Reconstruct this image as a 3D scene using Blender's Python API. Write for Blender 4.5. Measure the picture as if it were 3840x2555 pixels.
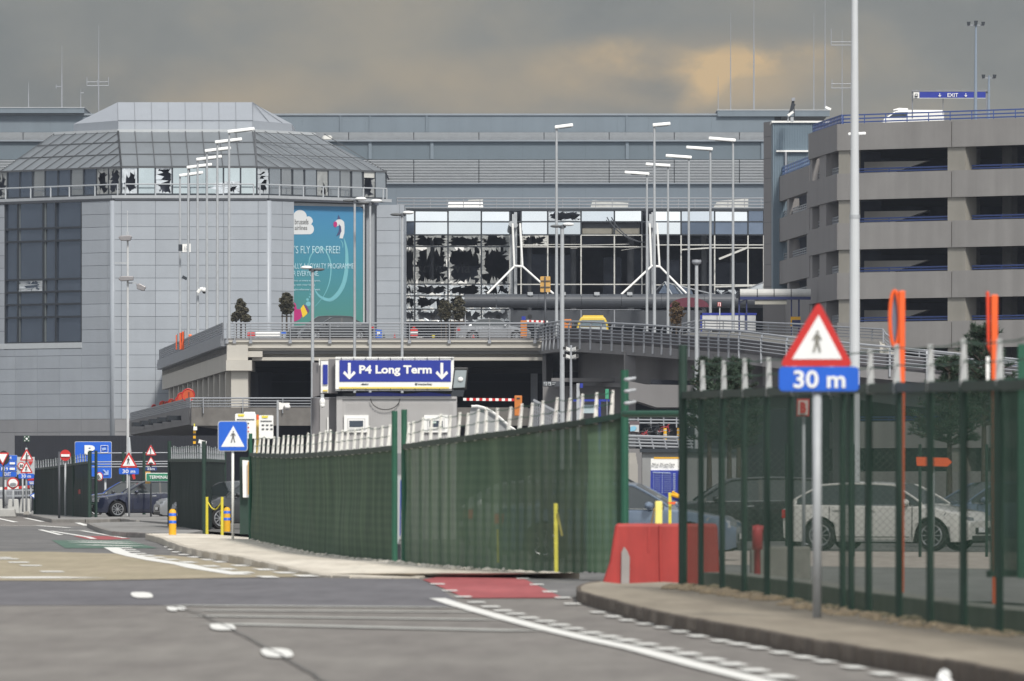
import bpy, math, random
from mathutils import Vector, Matrix
random.seed(7)
R = math.radians
for o in list(bpy.data.objects): bpy.data.objects.remove(o)
scene = bpy.context.scene
COL = scene.collection

# ------------------------------------------------------------------ camera
K = 32000.0      # 300 mm lens on a 36 mm sensor, in photo pixels
CX, HY, CH = 1920.0, 1820.0, 1.4
cam = bpy.data.objects.new('camera', bpy.data.cameras.new('camera'))
COL.objects.link(cam)
cam.location = (0, 0, CH); cam.rotation_euler = (R(90), 0, 0)
cd = cam.data
cd.lens = 300; cd.sensor_width = 36; cd.shift_y = (HY - 1277.5) / 3840
cd.clip_start = 1; cd.clip_end = 12000
cd.dof.use_dof = True; cd.dof.focus_distance = 540; cd.dof.aperture_fstop = 6.8
scene.camera = cam

# ------------------------------------------------------------------ light
SUN_DIR = Vector((0.26, -0.72, 0.76)).normalized()
el = math.asin(SUN_DIR.z); az = math.atan2(SUN_DIR.x, SUN_DIR.y)
sl = bpy.data.lights.new('sun', 'SUN'); sl.energy = 3.5; sl.angle = R(9); sl.color = (1, .95, .86)
so = bpy.data.objects.new('sun', sl); COL.objects.link(so)
so.rotation_euler = SUN_DIR.to_track_quat('Z', 'Y').to_euler()
w = bpy.data.worlds.new("World"); scene.world = w; w.use_nodes = True
nt = w.node_tree; nt.nodes.clear()
def nd(t, **kw):
    n = nt.nodes.new(t)
    for k, v in kw.items(): setattr(n, k, v)
    return n
def lk(a, b): nt.links.new(a, b)
def mth(op, a, b=None, c=None, clamp=False):
    n = nt.nodes.new('ShaderNodeMath'); n.operation = op; n.use_clamp = clamp
    for i, v in enumerate((a, b, c)):
        if v is None: continue
        if isinstance(v, (int, float)): n.inputs[i].default_value = v
        else: nt.links.new(v, n.inputs[i])
    return n.outputs[0]
def mixc(f, a, b, bt='MIX'):
    n = nt.nodes.new('ShaderNodeMix'); n.data_type = 'RGBA'; n.blend_type = bt
    for i, v in ((0, f), (6, a), (7, b)):
        if isinstance(v, (int, float)): n.inputs[i].default_value = v
        elif isinstance(v, tuple): n.inputs[i].default_value = (*v, 1)
        else: nt.links.new(v, n.inputs[i])
    return n.outputs[2]
def noise(vec, scale, detail=5, rough=.55):
    n = nt.nodes.new('ShaderNodeTexNoise'); n.inputs['Scale'].default_value = scale
    n.inputs['Detail'].default_value = detail; n.inputs['Roughness'].default_value = rough
    nt.links.new(vec, n.inputs['Vector']); return n.outputs['Fac']
def ramp(f, stops):
    n = nt.nodes.new('ShaderNodeValToRGB'); e = n.color_ramp.elements
    while len(e) < len(stops): e.new(.5)
    for i, (p, c) in enumerate(stops): e[i].position = p; e[i].color = (*c, 1)
    nt.links.new(f, n.inputs[0]); return n.outputs[0]
def mapr(v, a, b):
    n = nt.nodes.new('ShaderNodeMapRange'); n.interpolation_type = 'SMOOTHSTEP'
    n.inputs[1].default_value = a; n.inputs[2].default_value = b
    nt.links.new(v, n.inputs[0]); return n.outputs[0]
tc = nd('ShaderNodeTexCoord')
mp = nd('ShaderNodeMapping'); mp.inputs['Scale'].default_value = (1, 1, 1.55)
lk(tc.outputs['Generated'], mp.inputs[0])
sx = nd('ShaderNodeSeparateXYZ'); lk(tc.outputs['Generated'], sx.inputs[0])
dx, dy, dz = sx.outputs
n1 = noise(mp.outputs[0], 24, 6, .52); n2 = noise(mp.outputs[0], 52, 5, .5); n3 = noise(mp.outputs[0], 5, 5)
cl = mth('ADD', mth('MULTIPLY', n1, .66), mth('MULTIPLY', n2, .34))
front = ramp(cl, [(.38, (.160, .164, .170)), (.47, (.205, .202, .197)), (.60, (.300, .262, .215))])
# the break in the cloud, low in the sky ahead
def blob(cx, cz, rx, rz):
    a = mth('POWER', mth('DIVIDE', mth('SUBTRACT', dx, cx), rx), 2.)
    b = mth('POWER', mth('DIVIDE', mth('SUBTRACT', dz, cz), rz), 2.)
    return mth('SUBTRACT', 1., mth('ADD', a, b), clamp=True)
def pk(px, py): return (px - CX) / K, (HY - py) / K
def rblob(px, py, ang, ra, rb_):
    cx_, cz_ = pk(px, py); c, s = math.cos(ang), math.sin(ang)
    x = mth('SUBTRACT', dx, cx_); z = mth('SUBTRACT', dz, cz_)
    u = mth('ADD', mth('MULTIPLY', x, c), mth('MULTIPLY', z, s)); v = mth('SUBTRACT', mth('MULTIPLY', z, c), mth('MULTIPLY', x, s))
    return mth('SUBTRACT', 1., mth('ADD', mth('POWER', mth('DIVIDE', u, ra), 2.), mth('POWER', mth('DIVIDE', v, rb_), 2.)), clamp=True)
nw = noise(mp.outputs[0], 150, 4, .55)
b4 = mth('MULTIPLY', mth('ADD', mth('MULTIPLY', rblob(2660, 310, R(50), .0075, .0022), .7), mth('ADD', rblob(2830, 220, R(4), .0100, .0024), mth('MULTIPLY', rblob(2420, 225, R(-10), .0110, .0028), .7))), mapr(nw, .30, .66))
b1 = blob(*pk(2600, 260), .0210, .0056); b2 = blob(*pk(2080, 330), .030, .0052)
b3 = blob(*pk(500, 360), .030, .0050)
warm = mth('MULTIPLY', mth('ADD', mth('ADD', mth('MULTIPLY', b1, .50), mth('MULTIPLY', b4, .95)), mth('ADD', mth('MULTIPLY', b2, .26), mth('MULTIPLY', b3, .24))), mapr(cl, .36, .58), clamp=True)
front = mixc(warm, front, (.60, .415, .22))
darkb = blob(*pk(2750, 110), .017, .0032)
front = mixc(mth('MULTIPLY', darkb, .6), front, (.185, .188, .19))
back = ramp(n3, [(.32, (.50, .56, .62)), (.5, (.95, .98, 1.0)), (.66, (1.5, 1.48, 1.42))])
zen = ramp(n3, [(.3, (.42, .45, .50)), (.7, (.85, .87, .88))])
col = mixc(mapr(dz, .12, .6), front, zen)
fb = mapr(mth('ADD', mth('MULTIPLY', dy, -1.), mth('MULTIPLY', dx, .08)), -.25, .55)
col = mixc(fb, col, back)
sky = nd('ShaderNodeTexSky'); sky.sky_type = 'NISHITA'; sky.sun_disc = False
sky.sun_elevation = el; sky.sun_rotation = az
skyb = mixc(1.0, sky.outputs[0], (.1, .1, .1), 'MULTIPLY')
col = mixc(.12, col, skyb)
bg = nd('ShaderNodeBackground'); bg.inputs[1].default_value = 1.0
lk(col, bg.inputs[0]); wo = nd('ShaderNodeOutputWorld'); lk(bg.outputs[0], wo.inputs[0])
scene.view_settings.view_transform = 'Standard'; scene.view_settings.look = 'None'
scene.view_settings.gamma = 1; scene.view_settings.exposure = 0.0
scene.render.engine = 'CYCLES'
scene.cycles.max_bounces = 6; scene.cycles.transparent_max_bounces = 24

# ------------------------------------------------------------------ helpers
def P(px, py, D): return Vector(((px - CX) * D / K, D, CH + (HY - py) * D / K))
def G(px, py, z=0.0): return P(px, py, (CH - z) * K / (py - HY))
def zat(py, D): return CH + (HY - py) * D / K
def xat(px, D): return (px - CX) * D / K
class Plane:
    """vertical plane through (x,y) with horizontal direction d"""
    def __init__(s, x, y, dx, dy):
        l = math.hypot(dx, dy); s.x, s.y, s.dx, s.dy = x, y, dx / l, dy / l
    def t(s, px):
        q = (px - CX) / K
        return (q * s.y - s.x) / (s.dx - q * s.dy)
    def pt(s, t, z, off=0):      # off > 0: towards the camera side
        nx, ny = s.dy, -s.dx
        if ny > 0: nx, ny = -nx, -ny
        return Vector((s.x + s.dx * t + nx * off, s.y + s.dy * t + ny * off, z))
    def at(s, px, py, off=0):
        t = s.t(px); D = s.y + s.dy * t
        return s.pt(t, zat(py, D), off)

ORG = {}
class MB:
    def __init__(s): s.v = []; s.f = []
    def poly(s, pts):
        n = len(s.v); s.v += [Vector(p) for p in pts]; s.f.append(tuple(range(n, n + len(pts)))); return s
    def hexa(s, a, b):          # two quads (bottom ring a, top ring b)
        n = len(s.v); s.v += [Vector(p) for p in a] + [Vector(p) for p in b]
        m = len(a)
        s.f.append(tuple(n + i for i in reversed(range(m)))); s.f.append(tuple(n + m + i for i in range(m)))
        for i in range(m):
            j = (i + 1) % m; s.f.append((n + i, n + j, n + m + j, n + m + i))
        return s
    def box(s, c, sz, rz=0):
        x, y, z = [q / 2 for q in sz]; cs, sn = math.cos(rz), math.sin(rz)
        def f(a, b, h): return (c[0] + a * cs - b * sn, c[1] + a * sn + b * cs, c[2] + h)
        return s.hexa([f(-x, -y, -z), f(x, -y, -z), f(x, y, -z), f(-x, y, -z)], [f(-x, -y, z), f(x, -y, z), f(x, y, z), f(-x, y, z)])
    def bx(s, x0, x1, y0, y1, z0, z1):
        return s.box(((x0 + x1) / 2, (y0 + y1) / 2, (z0 + z1) / 2), (abs(x1 - x0), abs(y1 - y0), abs(z1 - z0)))
    def cyl(s, a, b, r0, r1=None, n=10, cap=True):
        a = Vector(a); b = Vector(b); r1 = r0 if r1 is None else r1
        d = (b - a).normalized(); u = d.orthogonal().normalized(); v = d.cross(u)
        A = [a + (u * math.cos(2 * math.pi * i / n) + v * math.sin(2 * math.pi * i / n)) * r0 for i in range(n)]
        B = [b + (u * math.cos(2 * math.pi * i / n) + v * math.sin(2 * math.pi * i / n)) * r1 for i in range(n)]
        return s.hexa(A, B)
    def tube(s, pts, r, n=6):
        for a, b in zip(pts[:-1], pts[1:]): s.cyl(a, b, r, r, n)
        return s
    def bar(s, a, b, w, h):      # rectangular bar between two points
        a = Vector(a); b = Vector(b); d = (b - a).normalized()
        up = Vector((0, 0, 1)) if abs(d.z) < .95 else Vector((0, 1, 0))
        u = d.cross(up).normalized(); v = u.cross(d)
        q = [(-w / 2, -h / 2), (w / 2, -h / 2), (w / 2, h / 2), (-w / 2, h / 2)]
        return s.hexa([a + u * x + v * y for x, y in q], [b + u * x + v * y for x, y in q])
    def ell(s, c, r, nu=12, nv=8):
        n = len(s.v); c = Vector(c)
        for j in range(nv + 1):
            t = math.pi * j / nv
            for i in range(nu):
                p = 2 * math.pi * i / nu
                s.v.append(c + Vector((r[0] * math.sin(t) * math.cos(p), r[1] * math.sin(t) * math.sin(p), r[2] * math.cos(t))))
        for j in range(nv):
            for i in range(nu):
                k = (i + 1) % nu
                s.f.append((n + j * nu + i, n + (j + 1) * nu + i, n + (j + 1) * nu + k, n + j * nu + k))
        return s
    def plate(s, pts, D, th=.02):   # polygon given in photo pixels at distance D, extruded away
        a = [P(x, y, D) for x, y in pts]
        return s.hexa([p + Vector((0, th, 0)) for p in a], a)
    def build(s, name, m, parent=None, smooth=False, kind=None, loc=None):
        o0 = ORG.get(parent.name, Vector((0, 0, 0))) if parent else (Vector(loc) if loc is not None else Vector((0, 0, 0)))
        me = bpy.data.meshes.new(name)
        me.from_pydata([v - o0 for v in s.v], [], s.f)
        me.materials.append(m)
        if smooth:
            for p in me.polygons: p.use_smooth = True
        me.validate(); me.update()
        o = bpy.data.objects.new(name, me); COL.objects.link(o)
        if parent: o.parent = parent; ORG[o.name] = o0
        else: o.location = o0; ORG[o.name] = o0
        if kind: o['kind'] = kind
        return o
def fixn(o):
    import bmesh
    bm = bmesh.new(); bm.from_mesh(o.data); bmesh.ops.recalc_face_normals(bm, faces=bm.faces); bm.to_mesh(o.data); bm.free()
def bevel(o, wd, seg=2, ang=40):
    m = o.modifiers.new('bevel', 'BEVEL'); m.width = wd; m.segments = seg; m.limit_method = 'ANGLE'; m.angle_limit = R(ang)
def thing(name, label, cat, loc=(0, 0, 0), group=None, rz=0):
    o = bpy.data.objects.new(name, None); COL.objects.link(o)
    o.location = loc; o.rotation_euler = (0, 0, rz); o['label'] = label; o['category'] = cat
    o.empty_display_size = .3
    if group: o['group'] = group
    ORG[o.name] = Vector(loc); return o
def tag(o, label, cat, group=None):
    o['label'] = label; o['category'] = cat
    if group: o['group'] = group
    return o
def dup(o, parent=None, loc=None, label=None, rz=None):
    c = o.copy(); COL.objects.link(c)
    if parent: c.parent = parent
    if loc is not None: c.location = loc; ORG[c.name] = Vector(loc)
    if rz is not None: c.rotation_euler = (0, 0, rz)
    if label: c['label'] = label
    for ch in list(o.children): dup(ch, c)
    return c
def circ(cx, cy, rx, ry=None, n=28, a0=0, a1=360):
    ry = ry or rx; full = a1 - a0 >= 360; m = n if full else n + 1
    return [(cx + rx * math.cos(R(a0 + (a1 - a0) * i / n)), cy + ry * math.sin(R(a0 + (a1 - a0) * i / n))) for i in range(m)]
def rrect(x0, y0, x1, y1, r):
    p = []
    for cx, cy, a in ((x1 - r, y1 - r, 0), (x0 + r, y1 - r, 90), (x0 + r, y0 + r, 180), (x1 - r, y0 + r, 270)):
        p += circ(cx, cy, r, n=4, a0=a, a1=a + 90)
    return p
def rtri(ax, ay, lx, rx, by, r):   # rounded warning triangle, apex up (or down when by < ay)
    c = [(ax, ay), (rx, by), (lx, by)]; out = []
    for i in range(3):
        p = Vector(c[i]); a = Vector(c[i - 1]); b = Vector(c[(i + 1) % 3])
        u = (a - p).normalized() * r * 1.7; v = (b - p).normalized() * r * 1.7
        q0, q1 = p + u, p + v
        for k in range(5):
            t = k / 4; out.append(tuple(q0 * (1 - t) ** 2 + p * 2 * t * (1 - t) + q1 * t * t))
    return out
def pl(parent, name, m, pts, D, th=.02): return MB().plate(pts, D, th).build(name, m, parent)

# ---- lettering: Blender's own font turned into a mesh and fitted into a box
def txtmesh(body, bold=0):
    cu = bpy.data.curves.new('lettering', 'FONT'); cu.body = body; cu.size = 1; cu.offset = bold; cu.extrude = .004
    cu.resolution_u = 3
    o = bpy.data.objects.new('lettering', cu); COL.objects.link(o)
    dg = bpy.context.evaluated_depsgraph_get()
    me = bpy.data.meshes.new_from_object(o.evaluated_get(dg))
    bpy.data.objects.remove(o)
    return me
def txt(parent, body, x0, y0, x1, y1, D, m, bold=0, name='lettering', plane=None, off=.02):
    """lettering filling the photo-pixel box x0,y0 (top left) - x1,y1 (bottom right) at D or on a plane"""
    me = txtmesh(body, bold)
    xs = [v.co.x for v in me.vertices]; ys = [v.co.y for v in me.vertices]
    ax, bx, ay, by = min(xs), max(xs), min(ys), max(ys)
    o0 = ORG.get(parent.name, Vector((0, 0, 0)))
    for v in me.vertices:
        px = x0 + (v.co.x - ax) / (bx - ax) * (x1 - x0); py = y1 - (v.co.y - ay) / (by - ay) * (y1 - y0)
        d = -v.co.z * 1.0
        if plane: q = plane.at(px, py, off - d)
        else: q = P(px, py, D + d)
        v.co = q - o0
    me.name = name; me.materials.clear(); me.materials.append(m); me.update()
    o = bpy.data.objects.new(name, me); COL.objects.link(o); o.parent = parent; ORG[o.name] = o0
    return o

# ------------------------------------------------------------------ materials
MATS = {}
def mat(name, c, rough=.6, metal=0, var=.12, scale=3.0, streak=0, bump=0, spec=.5, alpha=None, coat=0, isl=0):
    if name in MATS: return MATS[name]
    m = bpy.data.materials.new(name); m.use_nodes = True
    t = m.node_tree; b = t.nodes['Principled BSDF']
    b.inputs['Roughness'].default_value = rough; b.inputs['Metallic'].default_value = metal
    b.inputs['Specular IOR Level'].default_value = spec
    if coat: b.inputs['Coat Weight'].default_value = coat; b.inputs['Coat Roughness'].default_value = .06
    b.inputs['Base Color'].default_value = (*c, 1)
    if var or streak:
        g = t.nodes.new('ShaderNodeTexCoord')
        n = t.nodes.new('ShaderNodeTexNoise'); n.inputs['Scale'].default_value = scale; n.inputs['Detail'].default_value = 6
        n.inputs['Roughness'].default_value = .62
        t.links.new(g.outputs['Object'], n.inputs['Vector'])
        f = n.outputs['Fac']
        if streak:
            mp = t.nodes.new('ShaderNodeMapping'); mp.inputs['Scale'].default_value = (1, 1, .05)
            t.links.new(g.outputs['Object'], mp.inputs[0])
            n2 = t.nodes.new('ShaderNodeTexNoise'); n2.inputs['Scale'].default_value = scale * 2.2; n2.inputs['Detail'].default_value = 4
            t.links.new(mp.outputs[0], n2.inputs['Vector'])
            q = t.nodes.new('ShaderNodeMath'); q.operation = 'MULTIPLY_ADD'; q.inputs[1].default_value = streak
            t.links.new(n2.outputs['Fac'], q.inputs[0]); t.links.new(f, q.inputs[2])
            q2 = t.nodes.new('ShaderNodeMath'); q2.operation = 'DIVIDE'; q2.inputs[1].default_value = 1 + streak
            t.links.new(q.outputs[0], q2.inputs[0]); f = q2.outputs[0]
        mr = t.nodes.new('ShaderNodeMapRange'); mr.inputs[1].default_value = .25; mr.inputs[2].default_value = .75
        mr.inputs[3].default_value = 1 - var; mr.inputs[4].default_value = 1 + var
        t.links.new(f, mr.inputs[0])
        x = t.nodes.new('ShaderNodeMix'); x.data_type = 'RGBA'; x.blend_type = 'MULTIPLY'; x.inputs[0].default_value = 1
        x.inputs[6].default_value = (*c, 1); t.links.new(mr.outputs[0], x.inputs[7])
        last = x.outputs[2]
        if isl:      # every panel of the cladding left the factory a shade different
            gi = t.nodes.new('ShaderNodeNewGeometry'); m3 = t.nodes.new('ShaderNodeMapRange'); m3.inputs[3].default_value = 1 - isl; m3.inputs[4].default_value = 1 + isl
            t.links.new(gi.outputs['Random Per Island'], m3.inputs[0])
            x3 = t.nodes.new('ShaderNodeMix'); x3.data_type = 'RGBA'; x3.blend_type = 'MULTIPLY'; x3.inputs[0].default_value = 1
            t.links.new(last, x3.inputs[6]); t.links.new(m3.outputs[0], x3.inputs[7]); last = x3.outputs[2]
        t.links.new(last, b.inputs['Base Color'])
        if bump:
            bp = t.nodes.new('ShaderNodeBump'); bp.inputs['Strength'].default_value = bump; bp.inputs['Distance'].default_value = .02
            t.links.new(f, bp.inputs['Height']); t.links.new(bp.outputs[0], b.inputs['Normal'])
    if alpha is not None: b.inputs['Alpha'].default_value = alpha
    MATS[name] = m; return m
def asphalt(name, c, c2, sc=1.0):
    m = bpy.data.materials.new(name); m.use_nodes = True; t = m.node_tree; b = t.nodes['Principled BSDF']
    b.inputs['Roughness'].default_value = .85; b.inputs['Specular IOR Level'].default_value = .3
    g = t.nodes.new('ShaderNodeNewGeometry')
    def nz(s, d, stretch=None):
        n = t.nodes.new('ShaderNodeTexNoise'); n.inputs['Scale'].default_value = s; n.inputs['Detail'].default_value = d; n.inputs['Roughness'].default_value = .6
        if stretch:
            mp = t.nodes.new('ShaderNodeMapping'); mp.inputs['Scale'].default_value = stretch
            t.links.new(g.outputs['Position'], mp.inputs[0]); t.links.new(mp.outputs[0], n.inputs['Vector'])
        else: t.links.new(g.outputs['Position'], n.inputs['Vector'])
        return n.outputs['Fac']
    a = nz(.55 * sc, 5, (1, .25, 1)); f = nz(38, 3); l = nz(3.5, 4, (1, .08, 1))
    r = t.nodes.new('ShaderNodeMix'); r.data_type = 'RGBA'; r.inputs[6].default_value = (*c, 1); r.inputs[7].default_value = (*c2, 1)
    mr = t.nodes.new('ShaderNodeMapRange'); mr.inputs[1].default_value = .36; mr.inputs[2].default_value = .64
    t.links.new(a, mr.inputs[0]); t.links.new(mr.outputs[0], r.inputs[0])
    ml = t.nodes.new('ShaderNodeMath'); ml.operation = 'MULTIPLY_ADD'; ml.inputs[1].default_value = .5
    t.links.new(f, ml.inputs[0])
    ml2 = t.nodes.new('ShaderNodeMath'); ml2.operation = 'MULTIPLY_ADD'; ml2.inputs[1].default_value = .55; ml2.inputs[2].default_value = .48
    t.links.new(l, ml2.inputs[0]); t.links.new(ml2.outputs[0], ml.inputs[2])
    x = t.nodes.new('ShaderNodeMix'); x.data_type = 'RGBA'; x.blend_type = 'MULTIPLY'; x.inputs[0].default_value = 1
    t.links.new(r.outputs[2], x.inputs[6]); t.links.new(ml.outputs[0], x.inputs[7]); t.links.new(x.outputs[2], b.inputs['Base Color'])
    bp = t.nodes.new('ShaderNodeBump'); bp.inputs['Strength'].default_value = .25; bp.inputs['Distance'].default_value = .01
    t.links.new(f, bp.inputs['Height']); t.links.new(bp.outputs[0], b.inputs['Normal'])
    return m
def net(name, c, c2, alpha, stripe=9.0):
    """woven fence screen: part of the light goes through between the threads"""
    m = bpy.data.materials.new(name); m.use_nodes = True; t = m.node_tree
    b = t.nodes['Principled BSDF']; out = t.nodes['Material Output']
    b.inputs['Roughness'].default_value = .75; b.inputs['Specular IOR Level'].default_value = .25
    g = t.nodes.new('ShaderNodeTexCoord'); sp = t.nodes.new('ShaderNodeSeparateXYZ'); t.links.new(g.outputs['UV'], sp.inputs[0])
    def nz(sc, d, stretch):
        n = t.nodes.new('ShaderNodeTexNoise'); n.inputs['Scale'].default_value = sc; n.inputs['Detail'].default_value = d
        mp = t.nodes.new('ShaderNodeMapping'); mp.inputs['Scale'].default_value = stretch
        t.links.new(g.outputs['UV'], mp.inputs[0]); t.links.new(mp.outputs[0], n.inputs['Vector']); return n.outputs['Fac']
    v = nz(stripe, 4, (1, .06, 1)); f = nz(2.2, 5, (1, .7, 1))
    wv = t.nodes.new('ShaderNodeTexWave'); wv.wave_type = 'BANDS'; wv.bands_direction = 'Y'; wv.inputs['Scale'].default_value = 6.5; wv.inputs['Distortion'].default_value = .4
    t.links.new(g.outputs['UV'], wv.inputs['Vector'])
    a = t.nodes.new('ShaderNodeMath'); a.operation = 'MULTIPLY_ADD'; a.inputs[1].default_value = .55; t.links.new(v, a.inputs[0])
    a2 = t.nodes.new('ShaderNodeMath'); a2.operation = 'MULTIPLY_ADD'; a2.inputs[1].default_value = .3; t.links.new(f, a2.inputs[0])
    a3 = t.nodes.new('ShaderNodeMath'); a3.operation = 'MULTIPLY'; a3.inputs[1].default_value = .05; t.links.new(wv.outputs['Fac'], a3.inputs[0])
    t.links.new(a3.outputs[0], a2.inputs[2]); t.links.new(a2.outputs[0], a.inputs[2])
    mr = t.nodes.new('ShaderNodeMapRange'); mr.inputs[1].default_value = .37; mr.inputs[2].default_value = .59; t.links.new(a.outputs[0], mr.inputs[0])
    x = t.nodes.new('ShaderNodeMix'); x.data_type = 'RGBA'; x.inputs[6].default_value = (*c, 1); x.inputs[7].default_value = (*c2, 1)
    t.links.new(mr.outputs[0], x.inputs[0]); t.links.new(x.outputs[2], b.inputs['Base Color'])
    tr = t.nodes.new('ShaderNodeBsdfTransparent'); mx = t.nodes.new('ShaderNodeMixShader'); mx.inputs[0].default_value = alpha
    t.links.new(tr.outputs[0], mx.inputs[1]); t.links.new(b.outputs[0], mx.inputs[2]); t.links.new(mx.outputs[0], out.inputs['Surface'])
    return m
M = dict(
 panel=mat('metal_panel', (.315, .342, .382), .42, .0, .10, .5, streak=.8, isl=.055),
 panelw=mat('metal_panel_warm', (.25, .253, .268), .5, .0, .10, .6, streak=.8, isl=.06),
 seam=mat('panel_seam', (.12, .13, .15), .8, 0, 0),
 sill=mat('pale_sill', (.44, .465, .49), .5, 0, .05),
 roofp=mat('zinc_roof', (.178, .196, .215), .38, .15, .10, .5),
 lantern=mat('lantern_roof', (.33, .355, .395), .4, .1, .05, .6),
 farwall=mat('blue_grey_cladding', (.155, .19, .225), .55, 0, .10, .5, streak=1.6, isl=.05),
 farwall2=mat('blue_grey_cladding_dark', (.115, .147, .175), .55, 0, .08, .4, streak=1.4, isl=.06),
 slat=mat('aluminium_slat', (.30, .32, .345), .5, 0, .08, 2),
 dark=mat('unlit_void', (.016, .018, .028), .9, 0, .2, .5),  # unlit depth under the decks, put into the wall colour
 dark2=mat('shaded_interior', (.085, .095, .13), .9, 0, .5, .3),  # shade of rooms and parking decks painted into their inner walls
 darkgrey=mat('dark_grey_metal', (.06, .066, .078), .5, .1, .12, 1),
 frame=mat('dark_window_frame', (.03, .036, .045), .45, .1, 0),
 framew=mat('pale_frame', (.50, .50, .48), .5, 0, .15, 3),
 glassd=mat('dark_glass', (.035, .05, .075), .08, 0, .25, .3, spec=.7),
 glassm=mat('mirror_glass', (.80, .84, .87), .05, 1, .04, .4),
 glassp=mat('pale_mirror_glass', (.60, .67, .69), .06, 1, .12, .5),
 glassg=mat('grey_mirror_glass', (.46, .49, .52), .09, .85, .1, .5),
 glassk=mat('smoked_mirror_glass', (.17, .21, .28), .12, .8, .1, .5),
 shard=mat('glass_shard', (.62, .66, .70), .25, .45, .2, 2),
 shardg=mat('dusty_glass_shard', (.30, .31, .31), .45, .2, .3, 2),
 concrete=mat('concrete', (.32, .305, .285), .8, 0, .10, .5, streak=1.0, bump=.1),
 concb=mat('beige_concrete', (.47, .45, .41), .75, 0, .08, .4, streak=1.0),
 concd=mat('grey_ramp_concrete', (.185, .18, .185), .8, 0, .12, .5, streak=1.0),
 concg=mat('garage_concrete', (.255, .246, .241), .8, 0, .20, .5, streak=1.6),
 concs=mat('garage_concrete_shaded', (.23, .22, .222), .8, 0, .08, .45, streak=.8),  # same concrete, darkened in colour for the faces turned from the sun
 colc=mat('garage_column', (.265, .252, .225), .8, 0, .14, .7, streak=.8),
 steel=mat('galvanised_steel', (.38, .40, .425), .55, .08, .10, 4),
 steeld=mat('grey_painted_rail', (.30, .315, .345), .5, .2, .08, 3),
 bluerail=mat('blue_rail', (.045, .085, .27), .5, 0, .1, 2),
 white=mat('white_paint', (.80, .80, .79), .5, 0, .06, 3),
 lampw=mat('white_lamp_cover', (.92, .93, .93), .35, 0, .03, 3),
 lampd=mat('lamp_underside', (.12, .125, .13), .5, 0, .1),
 black=mat('black_plastic', (.018, .018, .02), .5, 0, .1),
 rubber=mat('rubber', (.016, .016, .017), .85, 0, .2, 8),
 red=mat('red_paint', (.52, .022, .02), .45, 0, .08, 4),
 blue=mat('sign_blue', (.012, .110, .58), .4, 0, .05, 4),
 p4blue=mat('deep_blue_panel', (.018, .035, .29), .4, 0, .05, 2),
 navy=mat('navy_steel', (.02, .03, .12), .5, 0, .1, 2),
 yellow=mat('yellow_paint', (.72, .38, .012), .5, 0, .1, 5),
 lemon=mat('lemon_paint', (.70, .60, .05), .5, 0, .12, 6),
 vanyel=mat('van_yellow', (.70, .50, .06), .35, 0, .06, 2, coat=.5),
 orange=mat('orange_plastic', (.80, .115, .02), .5, 0, .08, 4),
 orangem=mat('orange_machine', (.52, .17, .03), .5, 0, .08, 4),
 ochre=mat('ochre_back', (.55, .32, .09), .6, 0, .1, 3),
 green=mat('sign_green', (.02, .20, .11), .5, 0, .05),
 fgreen=mat('fence_green', (.012, .085, .050), .5, 0, .12, 6),
 fgreend=mat('dark_fence_green', (.012, .036, .026), .55, 0, .15, 6),
 cabin=mat('grey_cabin', (.40, .395, .40), .55, .05, .06, 2),
 cabind=mat('grey_cabin_shaded', (.17, .165, .175), .55, .05, .06, 2),  # cabin grey with the shade of its side faces put into the colour
 redplast=mat('red_barrier_plastic', (.35, .036, .030), .55, 0, .35, 1.8, streak=1.2),
 kerb=mat('shaded_kerb_stone', (.105, .085, .068), .85, 0, .28, 3.5, bump=.3),  # shade of the kerb face is in this colour; paving hides the top
 kerbg=mat('grey_kerb_stone', (.21, .20, .19), .85, 0, .25, 3.5, bump=.3),
 kerbl=mat('pale_kerb_stone', (.46, .42, .36), .85, 0, .20, 3.5, bump=.3),
 trunk=mat('bark', (.07, .055, .045), .9, 0, .25, 8),
 leaf1=mat('leaf_green', (.055, .062, .030), .7, 0, .4, 2.5),
 leaf2=mat('leaf_brown_green', (.068, .062, .040), .7, 0, .4, 2.5),
 needle=mat('pine_needle', (.032, .058, .036), .7, 0, .4, 2.5),
 carnavy=mat('navy_car_paint', (.018, .024, .055), .25, .3, 0, coat=1),
 carsilver=mat('silver_car_paint', (.30, .31, .33), .3, .5, 0, coat=1),
 cargrey=mat('dark_grey_car_paint', (.055, .06, .066), .28, .4, 0, coat=1),
 carwhite=mat('white_car_paint', (.72, .71, .68), .3, 0, 0, coat=1),
 carblue=mat('pale_blue_car_paint', (.16, .21, .29), .28, .4, 0, coat=1),
 carblack=mat('black_car_paint', (.012, .013, .015), .25, .2, 0, coat=1),
 carglass=mat('car_glass', (.03, .038, .042), .05, 0, 0, spec=.9),
 chrome=mat('chrome', (.75, .76, .78), .15, 1, 0),
 rim=mat('alloy_rim', (.55, .56, .58), .3, .8, 0),
 headl=mat('headlight_glass', (.45, .47, .5), .1, .6, 0),
 taill=mat('tail_light', (.45, .012, .015), .25, 0, 0),
 paint=mat('road_paint', (.74, .735, .71), .7, 0, .10, 7),
 paintold=mat('worn_road_paint', (.42, .42, .40), .8, 0, .25, 5),
)
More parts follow.
